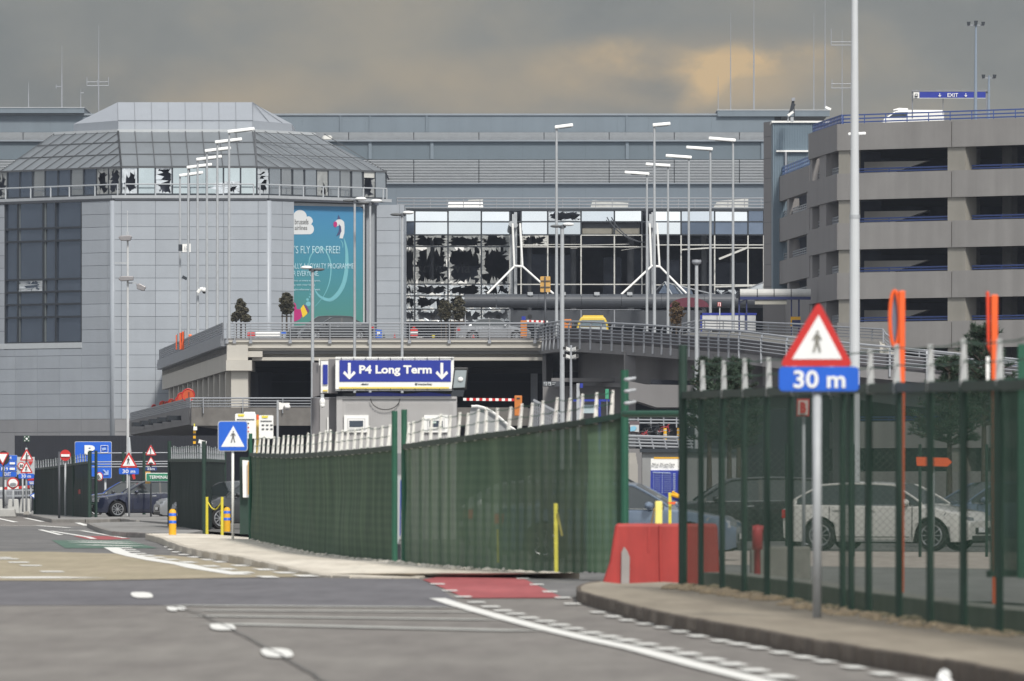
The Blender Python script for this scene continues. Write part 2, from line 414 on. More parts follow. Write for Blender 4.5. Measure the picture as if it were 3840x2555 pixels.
# ------------------------------------------------------------------ ground, road, pavements
def struct(o): o['kind'] = 'structure'; return o
def flat(name, pts, z, m):
    mb = MB(); mb.poly(pts_up([Vector((p[0], p[1], z)) for p in pts])); return struct(mb.build(name, m))
def pts_up(p):
    a = sum(p[i].x * p[(i + 1) % len(p)].y - p[(i + 1) % len(p)].x * p[i].y for i in range(len(p)))
    return p if a > 0 else p[::-1]
def gp(*pp, z=0): return [G(x, y, z) for x, y in pp]
A_main = asphalt('asphalt', (.168, .155, .146), (.212, .199, .185))
A_blue = asphalt('bluish_asphalt', (.120, .117, .128), (.148, .144, .155))  # darker and bluer than the main asphalt
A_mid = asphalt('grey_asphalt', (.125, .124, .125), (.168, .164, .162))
A_tan = asphalt('tan_surface', (.300, .262, .185), (.350, .300, .220))  # paler and yellower than the main asphalt
A_lot = asphalt('parking_asphalt', (.12, .12, .12), (.17, .165, .16))
A_red = asphalt('red_cycle_surface', (.30, .070, .075), (.36, .095, .10))
A_green = asphalt('green_cycle_surface', (.075, .135, .108), (.10, .165, .13))
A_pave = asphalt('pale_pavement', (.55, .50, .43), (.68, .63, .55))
A_paver = asphalt('tan_pavement', (.230, .200, .160), (.290, .255, .205))
A_paveg = asphalt('grey_block_paving', (.21, .205, .20), (.26, .255, .25))
A_grav = asphalt('gravel', (.42, .36, .32), (.56, .50, .45), 6)
flat('ground', [(-700, -60), (700, -60), (700, 1300), (-700, 1300)], -.02, A_lot)
flat('road', [(-40, 15), (20, 15), (14, 55), gp((2200, 2235))[0].to_2d(), gp((2020, 2150))[0].to_2d(), gp((1190, 2160))[0].to_2d(), gp((540, 2022))[0].to_2d(), (-9, 270), (-14, 420), (-60, 420)], 0, A_main)
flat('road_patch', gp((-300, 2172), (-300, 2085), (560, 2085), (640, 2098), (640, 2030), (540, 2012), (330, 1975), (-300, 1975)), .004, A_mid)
flat('tan_road_band', gp((-300, 2178), (-300, 2068), (200, 2071), (640, 2085), (780, 2098), (1000, 2134), (1190, 2165), (900, 2168), (300, 2180)), .008, A_tan)
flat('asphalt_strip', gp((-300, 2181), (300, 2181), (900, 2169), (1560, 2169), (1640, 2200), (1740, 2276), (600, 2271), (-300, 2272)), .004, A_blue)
flat('cycle_crossing', gp((1585, 2176), (1640, 2167), (1950, 2166), (2030, 2205), (2110, 2245), (1745, 2246), (1660, 2208)), .010, A_red)
flat('cycle_lane_patch', gp((195, 2028), (480, 2028), (590, 2058), (245, 2058)), .012, A_green)
flat('cycle_crossing', gp((275, 2012), (440, 2012), (490, 2022), (400, 2026), (330, 2024)), .010, A_red)
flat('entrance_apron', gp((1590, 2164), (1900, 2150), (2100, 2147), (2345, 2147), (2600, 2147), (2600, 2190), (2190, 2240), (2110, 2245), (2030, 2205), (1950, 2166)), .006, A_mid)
# painted markings: one sheet per family, on top of the road
def strip(mb, pts, wd, z):
    n = len(pts)
    L = []
    for i, p in enumerate(pts):
        a = pts[max(i - 1, 0)]; b = pts[min(i + 1, n - 1)]; d = (b - a).to_2d().normalized()
        q = Vector((-d.y, d.x)) * wd / 2
        L.append((Vector((p.x + q.x, p.y + q.y, z)), Vector((p.x - q.x, p.y - q.y, z))))
    for (a, b), (c, d) in zip(L[:-1], L[1:]): mb.poly([b, d, c, a][::1])
ml = MB()
strip(ml, gp((1640, 2248), (1700, 2268), (1764, 2287), (1890, 2322), (2018, 2356), (2200, 2399), (2390, 2440), (2640, 2507), (2827, 2553), (3100, 2620)), .20, .014)
strip(ml, gp((417, 2055), (458, 2076), (509, 2089), (585, 2104), (687, 2119), (738, 2132), (865, 2152), (905, 2158)), .34, .014)
strip(ml, gp((-40, 2170), (295, 2168)), 1.9, .014)
strip(ml, gp((150, 1988), (228, 2008)), .16, .014); strip(ml, gp((190, 1993), (330, 2016), (352, 2023)), .16, .014)
strip(ml, gp((-30, 1971), (140, 1973), (262, 1981)), .3, .014)
strip(ml, gp((290, 1962), (325, 1973)), .22, .014); strip(ml, gp((94, 1944), (160, 1958)), .2, .014); strip(ml, gp((-10, 1945), (60, 1960)), .22, .014)
strip(ml, gp((306, 1992), (420, 2012), (470, 2020)), .15, .014); strip(ml, gp((232, 1990), (330, 1991)), .5, .014)
for y0, y1, xa, xb in ((2031, 2034, 276, 480), (2036, 2041, 292, 500), (2046, 2050, 318, 512)): strip(ml, gp((xa, y0), (xb, y1)), .55, .016)
struct(ml.build('lane_line', M['paint']))
mo = MB()
for (x0, y0, x1, y1, wd) in ((650, 2273, 1700, 2281, .55), (745, 2292, 1780, 2299, .5), (740, 2313, 1850, 2328, .6), (830, 2343, 1990, 2370, .6)):
    strip(mo, gp((x0, y0), ((x0 + x1) / 2, (y0 + y1) / 2), (x1, y1)), wd, .012)
struct(mo.build('worn_crossing_line', M['paintold']))
def dashes(pts, ln, wd, z=.016):
    g = [G(x, y) for x, y in pts]; mb = MB()
    for i, p in enumerate(g):
        a = g[max(i - 1, 0)]; b = g[min(i + 1, len(g) - 1)]; d = (b - a); d.z = 0; d.normalize(); q = Vector((-d.y, d.x, 0)) * wd / 2
        c = Vector((p.x, p.y, z)); e = d * ln / 2 * random.uniform(.9, 1.08)
        pts4 = [c - e - q, c + e - q, c + e + q, c - e + q]
        mb.poly(pts_up(pts4))
    return mb
d1 = dashes([(1641, 2194), (1687, 2219), (1738, 2242), (1787, 2263), (1840, 2280), (1886, 2295), (1932, 2307), (1983, 2322), (2044, 2335), (2096, 2349), (2148, 2363), (2215, 2379), (2280, 2393), (2346, 2407), (2420, 2422), (2500, 2440), (2578, 2458), (2664, 2479), (2742, 2497), (2827, 2520), (2921, 2544)], 1.05, .20)
d2 = dashes([(2242, 2301), (2300, 2317), (2351, 2331), (2420, 2345), (2484, 2358), (2550, 2374), (2617, 2391), (2703, 2409), (2770, 2421), (2843, 2435), (2929, 2454), (3015, 2471), (3093, 2487), (3202, 2509), (3311, 2534), (3420, 2560)], 1.0, .15)
d3 = dashes([(1962, 2173), (2013, 2196), (2062, 2223), (2110, 2246), (2146, 2269)], 1.1, .19)
d4 = dashes([(640, 2054), (656, 2063), (674, 2073), (700, 2083), (738, 2092), (789, 2102), (835, 2110), (906, 2124), (993, 2139), (1069, 2151), (1145, 2163)], 2.4, .30)
d5 = dashes([(473, 2057), (487, 2064), (500, 2071), (522, 2079), (552, 2086), (590, 2093), (640, 2101), (705, 2111), (790, 2126), (850, 2137), (915, 2150), (1003, 2167)], 2.3, .26)
d6 = dashes([(6, 2094), (32, 2099), (70, 2112), (115, 2124), (195, 2147)], 1.6, .36)
for d in (d1, d2, d3, d4, d5, d6): struct(d.build('dashed_line', M['paint']))
md = MB()
def blobmark(px, py, lx, ly):     # broad worn dash, irregular ends
    c = G(px, py); p = []
    for i in range(14):
        a = 2 * math.pi * i / 14
        q = G(px + lx * math.copysign(abs(math.cos(a)) ** .6, math.cos(a)) + ly * .9 * math.sin(a), py + ly * math.copysign(abs(math.sin(a)) ** .7, math.sin(a)))
        p.append(Vector((q.x, q.y, .016)))
    md.poly(pts_up(p))
for a in ((532, 2236, 40, 11), (645, 2288, 18, 8), (680, 2286, 18, 7), (835, 2357, 47, 12), (1039, 2455, 58, 17)): blobmark(*a)
struct(md.build('centre_dash', M['paint']))
mc = MB(); cr = []
for i in range(22):
    t = i / 21; x = 650 + t * 640; y = 2278 + (t ** 1.25) * 330; cr.append(G(x + random.uniform(-6, 6), y))
strip(mc, cr, .022, .018)
struct(mc.build('tar_joint', mat('tar', (.095, .095, .092), .8, 0, .3, 6)))

def resample(pts, step):
    out = [pts[0].copy()]; acc = 0
    for a, b in zip(pts[:-1], pts[1:]):
        L = (b - a).length; d = step - acc
        while d < L: out.append(a + (b - a) * (d / L)); d += step
        acc = L - (d - step)
    out.append(pts[-1].copy()); return out
def pavement(name, kpts, rest, hf, m, mk, wd=.15, step=1.0):
    """kpts: kerb foot on the road (photo pixels); rest: [(x,y)] closing the paved area; hf(t) kerb height"""
    k = [G(x, y) for x, y in kpts]; k = resample(k, step); n = len(k)
    H = [hf(i / (n - 1)) for i in range(n)]
    cen = sum((p for p in k), Vector()) / n
    inner = []
    rc = Vector((sum(r[0] for r in rest) / len(rest), sum(r[1] for r in rest) / len(rest), 0))
    kb = MB()
    for i, p in enumerate(k):
        d = (k[min(i + 1, n - 1)] - k[max(i - 1, 0)]); d.z = 0; d.normalize(); q = Vector((-d.y, d.x, 0))
        if q.dot(rc - p) < 0: q = -q
        inner.append(p + q * wd)
    for i in range(n - 1):
        a, b, c, d = k[i], k[i + 1], inner[i + 1], inner[i]
        g = .018; u = (b - a).normalized() * g
        j = random.uniform(-.006, .006); h0, h1 = H[i] + j, H[i + 1] + j
        bot = [a + u, b - u, c - u, d + u]
        top = [a + u + Vector((0, 0, h0)), b - u + Vector((0, 0, h1)), c - u + Vector((0, 0, h1)), d + u + Vector((0, 0, h0))]
        bot = [v + Vector((0, 0, -.1)) for v in bot]
        kb.hexa(bot, top)
    o = struct(kb.build('kerb', mk)); bevel(o, .02)
    mb = MB()
    pp = [Vector((p.x, p.y, max(H[i] - .008, .012))) for i, p in enumerate(inner)] + [Vector((x, y, (H[-1] + H[0]) / 2 - .008 if z is None else z)) for x, y, z in rest]
    pp = pts_up(pp); mb.hexa([Vector((v.x, v.y, -.06)) for v in pp], pp); struct(mb.build(name, m))
def fx(px, D): return xat(px, D)
# right-hand pavement
RF = [(2560, 2203), (2636, 2208), (2706, 2218), (2788, 2228), (2878, 2240), (2964, 2255), (3060, 2274), (3155, 2291), (3257, 2305), (3370, 2323), (3483, 2342), (3600, 2358), (3745, 2374), (3860, 2388), (4400, 2480), (5200, 2640)]
rfg = [G(x, y, .14) for x, y in RF]
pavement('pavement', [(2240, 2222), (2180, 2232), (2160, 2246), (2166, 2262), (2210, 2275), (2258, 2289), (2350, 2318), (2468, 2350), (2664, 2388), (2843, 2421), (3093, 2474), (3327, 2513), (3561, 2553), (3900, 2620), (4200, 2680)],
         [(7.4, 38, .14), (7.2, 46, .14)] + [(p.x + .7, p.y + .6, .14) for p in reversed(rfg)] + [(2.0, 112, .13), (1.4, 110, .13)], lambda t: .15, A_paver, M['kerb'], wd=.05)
# middle pavement in front of the green fence
MF = [(938, 2022, 1705), (1000, 2038, 1709), (1070, 2053, 1711), (1130, 2066, 1709), (1197, 2078, 1705), (1261, 2086, 1701), (1324, 2093, 1696), (1400, 2100, 1689), (1473, 2106, 1681), (1515, 2110, 1677), (1621, 2121, 1661), (1749, 2130, 1645), (1900, 2137, 1626), (2085, 2145, 1600), (2200, 2149, 1583), (2345, 2150, 1558)]
mfg = [G(x, y, .12) for x, y, _ in MF]
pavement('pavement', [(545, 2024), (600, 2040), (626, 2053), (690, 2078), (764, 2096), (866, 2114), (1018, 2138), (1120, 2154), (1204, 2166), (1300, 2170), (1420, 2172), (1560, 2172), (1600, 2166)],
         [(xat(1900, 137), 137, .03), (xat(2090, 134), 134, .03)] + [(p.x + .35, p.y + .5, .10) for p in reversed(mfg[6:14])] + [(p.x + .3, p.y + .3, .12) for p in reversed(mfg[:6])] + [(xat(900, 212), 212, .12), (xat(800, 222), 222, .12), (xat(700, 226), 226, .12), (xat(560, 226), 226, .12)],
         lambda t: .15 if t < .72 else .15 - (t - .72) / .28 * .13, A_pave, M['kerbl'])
# block-paved island with the bollards, and the pavement further back
pavement('pavement', [(326, 1977), (345, 1987), (380, 2001), (418, 2012), (470, 2016), (545, 2018)],
         [(xat(700, 226), 226, .12), (xat(760, 240), 240, .12), (xat(640, 275), 275, .12), (xat(520, 300), 300, .12), (xat(400, 296), 296, .12)], lambda t: .14, A_paveg, M['kerbg'], step=1.5)
pavement('pavement', [(30, 1936), (80, 1937), (115, 1943), (160, 1953), (195, 1961), (300, 1961), (400, 1961), (448, 1959), (480, 1962), (509, 1966)],
         [(xat(660, 290), 290, .12), (xat(660, 420), 420, .12), (xat(0, 430), 430, .12), (xat(0, 400), 400, .12)], lambda t: .14, A_paveg, M['kerbg'], step=2)
flat('parking_apron', [(xat(660, 262), 262), (xat(960, 230), 230), (xat(960, 420), 420), (xat(660, 420), 420)], .06, A_lot)
# gravel strip and ground behind the right-hand fence
flat('gravel_strip', [(xat(2690, 150), 150), (xat(3900, 141), 141), (xat(3900, 177), 177), (xat(2690, 182), 182)], .004, A_grav)
flat('concrete_strip', [(xat(2640, 119), 119), (xat(3900, 100), 100), (xat(3900, 141), 141), (xat(2690, 150), 150)], .002, A_paveg)
# loose dirt heaped along the fence foot
dm = MB(); rng = random.Random(3)
for i in range(260):
    t = rng.random(); j = int(t * (len(rfg) - 1)); p = rfg[j].lerp(rfg[j + 1], t * (len(rfg) - 1) - j)
    r = rng.uniform(.02, .09) * (1 - .5 * t)
    dm.ell((p.x - rng.uniform(-.15, .30), p.y - rng.uniform(-.1, .7), .14), (r * 1.5, r * 1.5, r * rng.uniform(.5, .9)), 6, 4)
dmo = dm.build('dirt', mat('dirt', (.27, .215, .145), .95, 0, .3, 12)); dmo['kind'] = 'stuff'
gm = MB()
for i in range(220):
    t = rng.random(); j = int(t * (len(mfg) - 4)); p = mfg[j].lerp(mfg[j + 1], t * (len(mfg) - 4) - j)
    r = rng.uniform(.015, .05)
    gm.ell((p.x - rng.uniform(-.05, .2), p.y - rng.uniform(0, .5), .11), (r * 1.4, r * 1.4, r), 6, 4)
gmo = gm.build('rubble', mat('pale_rubble', (.55, .52, .46), .95, 0, .2, 12)); gmo['kind'] = 'stuff'
# ------------------------------------------------------------------ buildings
def pbox(mb, pln, t0, t1, z0, z1, o0, o1):
    """box on a vertical plane, between offsets o0 (back) and o1 (front)"""
    a = [pln.pt(t0, z0, o0), pln.pt(t1, z0, o0), pln.pt(t1, z0, o1), pln.pt(t0, z0, o1)]
    b = [pln.pt(t0, z1, o0), pln.pt(t1, z1, o0), pln.pt(t1, z1, o1), pln.pt(t0, z1, o1)]
    return mb.hexa(a, b)
def cladding(parent, pln, ts, zs, m, skip=None, gap=.028, name='panel_cladding', back=True):
    mb = MB(); bk = MB()
    for i in range(len(ts) - 1):
        for j in range(len(zs) - 1):
            z0, z1 = sorted((zs[j], zs[j + 1])); t0, t1 = sorted((ts[i], ts[i + 1]))
            if skip and skip((t0 + t1) / 2, (z0 + z1) / 2): continue
            pbox(mb, pln, t0 + gap / 2, t1 - gap / 2, z0 + gap / 2, z1 - gap / 2, 0, .06 + random.uniform(0, .012))
    mb.build(name, m, parent)
    if back:
        zl, zh = min(zs), max(zs); tl, th = min(ts), max(ts)
        for i in range(len(ts) - 1):
            for j in range(len(zs) - 1):
                z0, z1 = sorted((zs[j], zs[j + 1])); t0, t1 = sorted((ts[i], ts[i + 1]))
                if skip and skip((t0 + t1) / 2, (z0 + z1) / 2): continue
                pbox(bk, pln, t0, t1, z0, z1, -.3, .03)
        bk.build('wall', M['seam'], parent)
def pane(parent, pln, t0, t1, z0, z1, m, off=0, name='pane', tilt=.0):
    mb = MB(); e = random.uniform(-tilt, tilt); f = -random.uniform(0.1, 1) * tilt
    mb.poly([pln.pt(t0, z0, off), pln.pt(t1, z0, off + e), pln.pt(t1, z1, off + e + f), pln.pt(t0, z1, off + f)])
    return mb.build(name, m, parent)
def broken(parent, pln, t0, t1, z0, z1, m, off=0, amt=(.2, .2, .2, .2), seed=1, n=14, name='broken_pane', keep=1.0):
    n = max(4, int(n * .62))
    """jagged glass left round a pane; amt = reach from left, bottom, right, top (share of the pane)"""
    r = random.Random(seed); W, H = t1 - t0, z1 - z0; mb = MB()
    sides = [((0, 1), (0, 0), (1, 0), amt[0]), ((0, 0), (1, 0), (0, 1), amt[1]), ((1, 0), (1, 1), (-1, 0), amt[2]), ((1, 1), (0, 1), (0, -1), amt[3])]
    for (a, b, nrm, am) in sides:
        if am <= 0: continue
        p = 0.0
        while p < 1:
            st = r.uniform(.5, 1.8) / n; q = min(1, p + st)
            if r.random() < keep:
                big = r.random() < .3; d0 = am * r.uniform(.05, .7); d1 = am * r.uniform(.25, 1.0) * (1.7 if big else 1); d2 = am * r.uniform(.02, .7); k = r.uniform(.1, .9)
                def pt(s, d): return (a[0] + (b[0] - a[0]) * s + nrm[0] * d, a[1] + (b[1] - a[1]) * s + nrm[1] * d)
                sk = r.uniform(-.06, .06)
                poly = [pt(p, 0), pt(q, 0), pt(q, d2), pt(min(1, max(0, p + (q - p) * k + sk)), d1), pt(p, d0)]
                o = off + r.uniform(-.02, .04)
                mb.poly([pln.pt(t0 + W * u, z0 + H * v, o + r.uniform(-.015, .015)) for u, v in poly])
            p = q
    return mb.build(name, m, parent)

# ================= octagonal terminal tower =================
tower = thing('terminal_tower', 'grey panelled terminal tower with octagonal glazed top and stepped metal roof', 'building', (xat(700, 640), 640, 0))
F = Plane(xat(426, 618), 618, 1, 0)
FL = Plane(xat(426, 618), 618, -1, 1); FR = Plane(xat(1004, 618), 618, 1, 1)
zseam = [zat(753, 618)] + [zat(803 + 48.05 * i, 618) for i in range(17)]
zbase = zseam[-1]
cladding(tower, F, [F.t(x) for x in (426, 455, 583, 711, 839, 968, 1004)], zseam, M['panel'])
# rounded corner strips
for a in (426, 1004):
    mb = MB(); c = Vector((xat(a, 618), 618.22, 0)); mb.cyl(c + Vector((0, 0, 0)), c + Vector((0, 0, zseam[0])), .28, .28, 24)
    mb.build('corner_strip', M['panel'], tower, smooth=True)
tl = [.1] + [FL.t(x) for x in (407, 309)]
cladding(tower, FL, tl, zseam, M['panel'])
zsill = zat(1297, FL.at(160, 1297).y)
wz = [FL.at(160, y).z for y in (756, 857, 905, 1048.5, 1095, 1142, 1190, 1286)]
wt = [FL.t(x) for x in (306, 209, 162, 67, 20)]
tl2 = [FL.t(x) for x in (309, 227, 142, 59, -30, -120)]
cladding(tower, FL, tl2, [z for z in zseam if z < wz[-1] - .6] and [wz[-1] - .45] + [z for z in zseam if z < wz[-1] - .6], M['panel'])
cladding(tower, FL, [FL.t(x) for x in (18, -60, -140)], zseam[:13], M['panel'])
mb = MB(); pbox(mb, FL, FL.t(309), FL.t(-140), wz[-1] - .42, wz[-1] - .02, -.2, .10); mb.build('window_sill', M['sill'], tower)
mb = MB(); pbox(mb, FL, FL.t(309), FL.t(18), wz[0] + .05, zseam[0], -.2, .04); mb.build('lintel', M['panelw'], tower)
win = MB()
for t in wt: pbox(win, FL, t - .07, t + .07, wz[-1], wz[0], -.25, .02)
for z in wz: pbox(win, FL, wt[0] + .0, wt[-1], z - .07, z + .07, -.25, .025)
wo_ = win.build('window', M['frame'], tower)
for i in range(len(wt) - 1):
    for j in range(len(wz) - 1):
        pane(wo_, FL, wt[i] + .07, wt[i + 1] - .07, wz[j + 1] + .07, wz[j] - .07, M['glassk'] if (i, j) not in ((1, 3), (2, 3)) else M['glassk'], -.1, tilt=.02)
broken(wo_, FL, wt[2] + .1, wt[3] - .1, wz[4] + .07, wz[3] - .07, M['shard'], -.06, (.3, .3, .5, .2), 5)
mb = MB()
for t in (wt[0] - .9, wt[2] - .35, wt[3] - .3): pbox(mb, FL, t + .1, t + .35, wz[-1], wz[0], -.085, -.06)
mb.build('blind_strip', mat('blind_grey', (.13, .145, .15), .5, 0, .1, 1), wo_)
# lower base wall
cladding(tower, F, [F.t(x) for x in (430, 583, 711, 839, 1000)], [zseam[-1], zat(1620, 618), 3.2, 1.4, 0], M['panelw'])
cladding(tower, FL, [.1] + [FL.t(x) for x in (309, 227, 142, 59, -30, -120)], [zseam[-1], zat(1620, 618), 3.2, 1.4, 0], M['panelw'])
# right diagonal wall, standing proud of the poster wall
FRp = Plane(FR.x, FR.y, 1, 1)
cladding(tower, FR, [FR.t(x) for x in (1010, 1056, 1098)], zseam, M['panel'])
mb = MB(); pbox(mb, FR, FR.t(1098), FR.t(1100.5), 0, zseam[0], -.5, .05); mb.build('wall_return', M['panel'], tower)
mb = MB(); pbox(mb, FR, FR.t(1098), FR.t(1372), 0, zseam[0] - .25, -1.2, -.5); mb.build('poster_wall', M['panel'], tower)
RB = Plane(xat(1370, 629), 629, 1, 0)
cladding(tower, RB, [RB.t(x) for x in (1372, 1412)], [zat(y, 629) for y in (768, 815, 862, 910, 957, 1003, 1051, 1099, 1147, 1195, 1260, 1500)], M['panelw'])
RC = Plane(xat(1412, 627), 627, 1, 0)
cladding(tower, RC, [RC.t(x) for x in (1412, 1498, 1516)], [zat(y, 627) for y in (768, 817, 865, 912, 960, 1005, 1054, 1102, 1148, 1196, 1260, 1500)], M['panel'])
mb = MB(); mb.bx(xat(1370, 627), xat(1516, 627), 627.4, 640, 5, zat(768, 627)); mb.build('wing', M['panel'], tower)
mb = MB(); mb.bx(xat(1369, 626), xat(1373, 626), 626, 629, 8, zat(775, 626)); mb.build('downpipe', M['frame'], tower)
# ---- glazed upper drum
U = Plane(xat(455, 622), 622, 1, 0); UL = Plane(xat(455, 622), 622, -1, 1); UR = Plane(xat(963, 622), 622, 1, 1)
ub, ut = zat(727, 622), zat(629, 622)
mb = MB()
for x in (455, 517, 582, 646, 710, 774, 838, 902, 963): pbox(mb, U, U.t(x) - .06, U.t(x) + .06, ub, ut, -.15, .04)
pbox(mb, U, U.t(452), U.t(965), ut - .02, ut + .12, -.2, .06); pbox(mb, U, U.t(452), U.t(965), ub - .1, ub + .02, -.2, .055)
mb.build('glazing_frame', M['frame'], tower)
uxs = (455, 517, 582, 646, 710, 774, 838, 902, 963)
for i in range(8):
    a, b = U.t(uxs[i]) + .05, U.t(uxs[i + 1]) - .05
    if i == 0: broken(tower, U, a, b, ub, ut, M['shard'], 0, (.35, .18, .25, .55), 11, 11)
    elif i == 2: broken(tower, U, a, b, ub, ut, M['shard'], 0, (.55, .12, .12, .12), 4, 10); 
    elif i == 6: 
        pane(tower, U, a, b, ub + .9, ut, M['glassp'], 0, tilt=.03); broken(tower, U, a, b, ub, ub + .9, M['shard'], 0, (.5, .3, .4, .45), 21, 9)
    elif i == 5: pane(tower, U, a, b, ub, ut, M['glassp'], 0, tilt=.03); broken(tower, U, a, b, ub, ub + .8, M['shard'], .05, (0, 0, .8, 0), 9, 6)
    else: pane(tower, U, a, b, ub, ut, M['glassp'], 0, tilt=.03)
lxs = (455, 408, 363, 314, 266, 218, 170, 123, 75, 28, -20, -70)
rxs = (963, 1008, 1053, 1097, 1142, 1186, 1230, 1274, 1318, 1362, 1406, 1447)
mb = MB()
for x in lxs: pbox(mb, UL, UL.t(x) - .05, UL.t(x) + .05, ub, ut, -.15, .04)
for x in rxs: pbox(mb, UR, UR.t(x) - .05, UR.t(x) + .05, ub, ut, -.15, .04)
for p_, x0, x1 in ((UL, 455, -70), (UR, 963, 1449)):
    pbox(mb, p_, p_.t(x0), p_.t(x1), ut - .02, ut + .1, -.2, .06); pbox(mb, p_, p_.t(x0), p_.t(x1), ub - .1, ub + .02, -.2, .055)
mb.build('glazing_frame', M['frame'], tower)
for i in range(len(lxs) - 1):
    a, b = UL.t(lxs[i]) + .05, UL.t(lxs[i + 1]) - .05
    if i in (0, 1, 9): broken(tower, UL, a, b, ub, ut, M['shardg'], 0, (.3, .2, .35, .3), 30 + i, 10)
    else: pane(tower, UL, a, b, ub, ut, M['glassk'] if i % 3 else M['glassg'], 0, tilt=.03)
for i in range(len(rxs) - 1):
    a, b = UR.t(rxs[i]) + .05, UR.t(rxs[i + 1]) - .05
    if i == 0: broken(tower, UR, a, b, ub, ut, M['shard'], 0, (.5, .25, .55, .2), 41, 8)
    elif i == 5: pane(tower, UR, a, b, ub + 1.1, ut, M['shardg'], 0); broken(tower, UR, a, b, ub, ub + 1.1, M['shardg'], 0, (.5, .4, .3, .5), 42, 8)
    elif i == 9: pane(tower, UR, a, b, ut - .45, ut, M['framew'], 0); broken(tower, UR, a, b, ub, ut - .5, M['shardg'], 0, (.1, .2, .5, .0), 43, 8)
    else: pane(tower, UR, a, b, ub, ut, M['glassg'], 0, tilt=.04)
# dark room behind the glass
mb = MB(); c = Vector((xat(709, 640), 640, 0)); bl = UL.at(-70, 640); br = UR.at(1447, 640)
ring = [U.pt(U.t(455), 0, -1.2), U.pt(U.t(963), 0, -1.2), UR.pt(UR.t(1447) - .6, 0, -1.0), Vector((br.x - 1, 660, 0)), Vector((bl.x + 1, 660, 0)), UL.pt(UL.t(-70) - .6, 0, -1.0)]
mb.hexa([Vector((v.x, v.y, ub - .3)) for v in ring], [Vector((v.x, v.y, ut - .05)) for v in ring]); mb.build('interior', M['dark2'], tower)
# ledge, handrail
mb = MB()
for p_, a, b in ((Plane(xat(430, 619), 619, 1, 0), 420, 1006), (Plane(xat(428, 619), 619, -1, 1), 428, -140), (Plane(xat(1001, 619), 619, 1, 1), 1001, 1460)):
    pbox(mb, p_, p_.t(a), p_.t(b), zat(744, 619), zat(733, 619), -4, .25)
mb.build('ledge', M['steel'], tower)
mb = MB()
for p_, a, b in ((F, 430, 1002), (FL, 424, -140), (FR, 1006, 1372)): pbox(mb, p_, p_.t(a), p_.t(b), zat(754, 619), zat(745.5, 619), -4, .12)
mb.build('ledge_soffit', M['darkgrey'], tower)
mb = MB()
for p_, ps in ((Plane(xat(455, 619.5), 619.3, 1, 0), (470, 583, 709, 838, 951)), (Plane(xat(441, 619), 619.6, -1, 1), (441, 356, 260, 190, 115, 21, -60)), (Plane(xat(970, 619), 619.6, 1, 1), (975, 1048, 1138, 1212, 1269, 1362, 1437, 1450))):
    zz = zat(691, 619.3); zb = zat(733, 619.3)
    for x in ps: mb.cyl(p_.pt(p_.t(x), zb), p_.pt(p_.t(x), zz), .055, n=6)
    mb.cyl(p_.pt(p_.t(ps[0]), zz), p_.pt(p_.t(ps[-1]), zz), .05, n=6)
mb.build('railing', M['steel'], tower)
# ---- mansard roof
zt = zat(493, 627)
A0, A1 = P(455, 629, 622), P(963, 629, 622); T0, T1 = P(443, 493, 627), P(955, 493, 627)
B1 = Vector((UR.at(1449, 640).x, UR.at(1449, 640).y, A1.z)); C1 = Vector((xat(1178, 632.7), 632.7, zt))
B0 = Vector((UL.at(-3, 640).x, UL.at(-3, 640).y, A1.z)); C0 = Vector((xat(206, 632), 632, zt))
back = Vector((0, 16, 0))
roof = MB(); roof.poly([A0, A1, T1, T0]); roof.poly([A1, B1, C1, T1]); roof.poly([B1, B1 + back, C1 + back, C1])
roof.poly([B0, A0, T0, C0]); roof.poly([B0 + back, B0, C0, C0 + back]); roof.poly([T0, T1, C1, C1 + back, C0 + back, C0])
roof.build('roof', M['roofp'], tower)
rib = MB(); up = Vector((0, -.04, .03))
def ribs(A, B, C, D, n, hs=(.36, .69)):
    AB = B - A; L2 = AB.length_squared
    uD = (D - A).dot(AB) / L2; uC = (C - A).dot(AB) / L2; e = D - A - AB * uD
    def q(u, v): return A + AB * u + e * v + up
    for i in range(n + 1):
        s = i / n; den = uD - uC + 1
        v = 1 if abs(den) < .05 else min(1, s / den)
        u1 = s + ((uC - 1) if abs(den) >= .05 else uD) * v
        if v > .03: rib.bar(q(s, 0), q(u1, v), .06, .05)
    for h in hs: rib.bar(q(uD * h, h), q(1 + (uC - 1) * h, h), .055, .05)
    rib.bar(A + up, B + up, .14, .12); rib.bar(A + up, D + up, .12, .1)
ribs(A0, A1, T1, T0, 8); ribs(A1, B1, C1, T1, 11); ribs(A0, B0, C0, T0, 11)
rib.build('roof_rib', mat('roof_rib_grey', (.085, .09, .098), .5, .1, .05), tower)
def prism(mb, ring, z0, z1, grow=0):
    c = sum(ring, Vector()) / len(ring)
    rr = [Vector((v.x + (v.x - c.x) * grow, v.y + (v.y - c.y) * grow, 0)) for v in ring]
    mb.hexa([Vector((v.x, v.y, z0)) for v in rr], [Vector((v.x, v.y, z1)) for v in rr])
mb = MB(); prism(mb, [T0, T1, C1, C1 + back, C0 + back, C0], zt - .06, zt + .14, .012); mb.build('cornice', M['sill'], tower)
LF0, LF1, LB1, LB0 = P(443, 486, 630), P(948, 486, 630), P(1095, 486, 636), P(277, 486, 636)
ring = [LF0, LF1, LB1, LB1 + Vector((0, 10, 0)), LB0 + Vector((0, 10, 0)), LB0]
mb = MB(); prism(mb, ring, zt + .14, zat(457, 632)); mb.build('lantern_wall', M['lantern'], tower)
zl, zh = zat(457, 632) + .003, zat(384, 637)
top = [Vector((xat(441, 637), 637, zh)), Vector((xat(947, 637), 637, zh)), Vector((xat(949, 638), 639, zh)), Vector((xat(949, 638), 644, zh)), Vector((xat(439, 638), 644, zh)), Vector((xat(439, 638), 639, zh))]
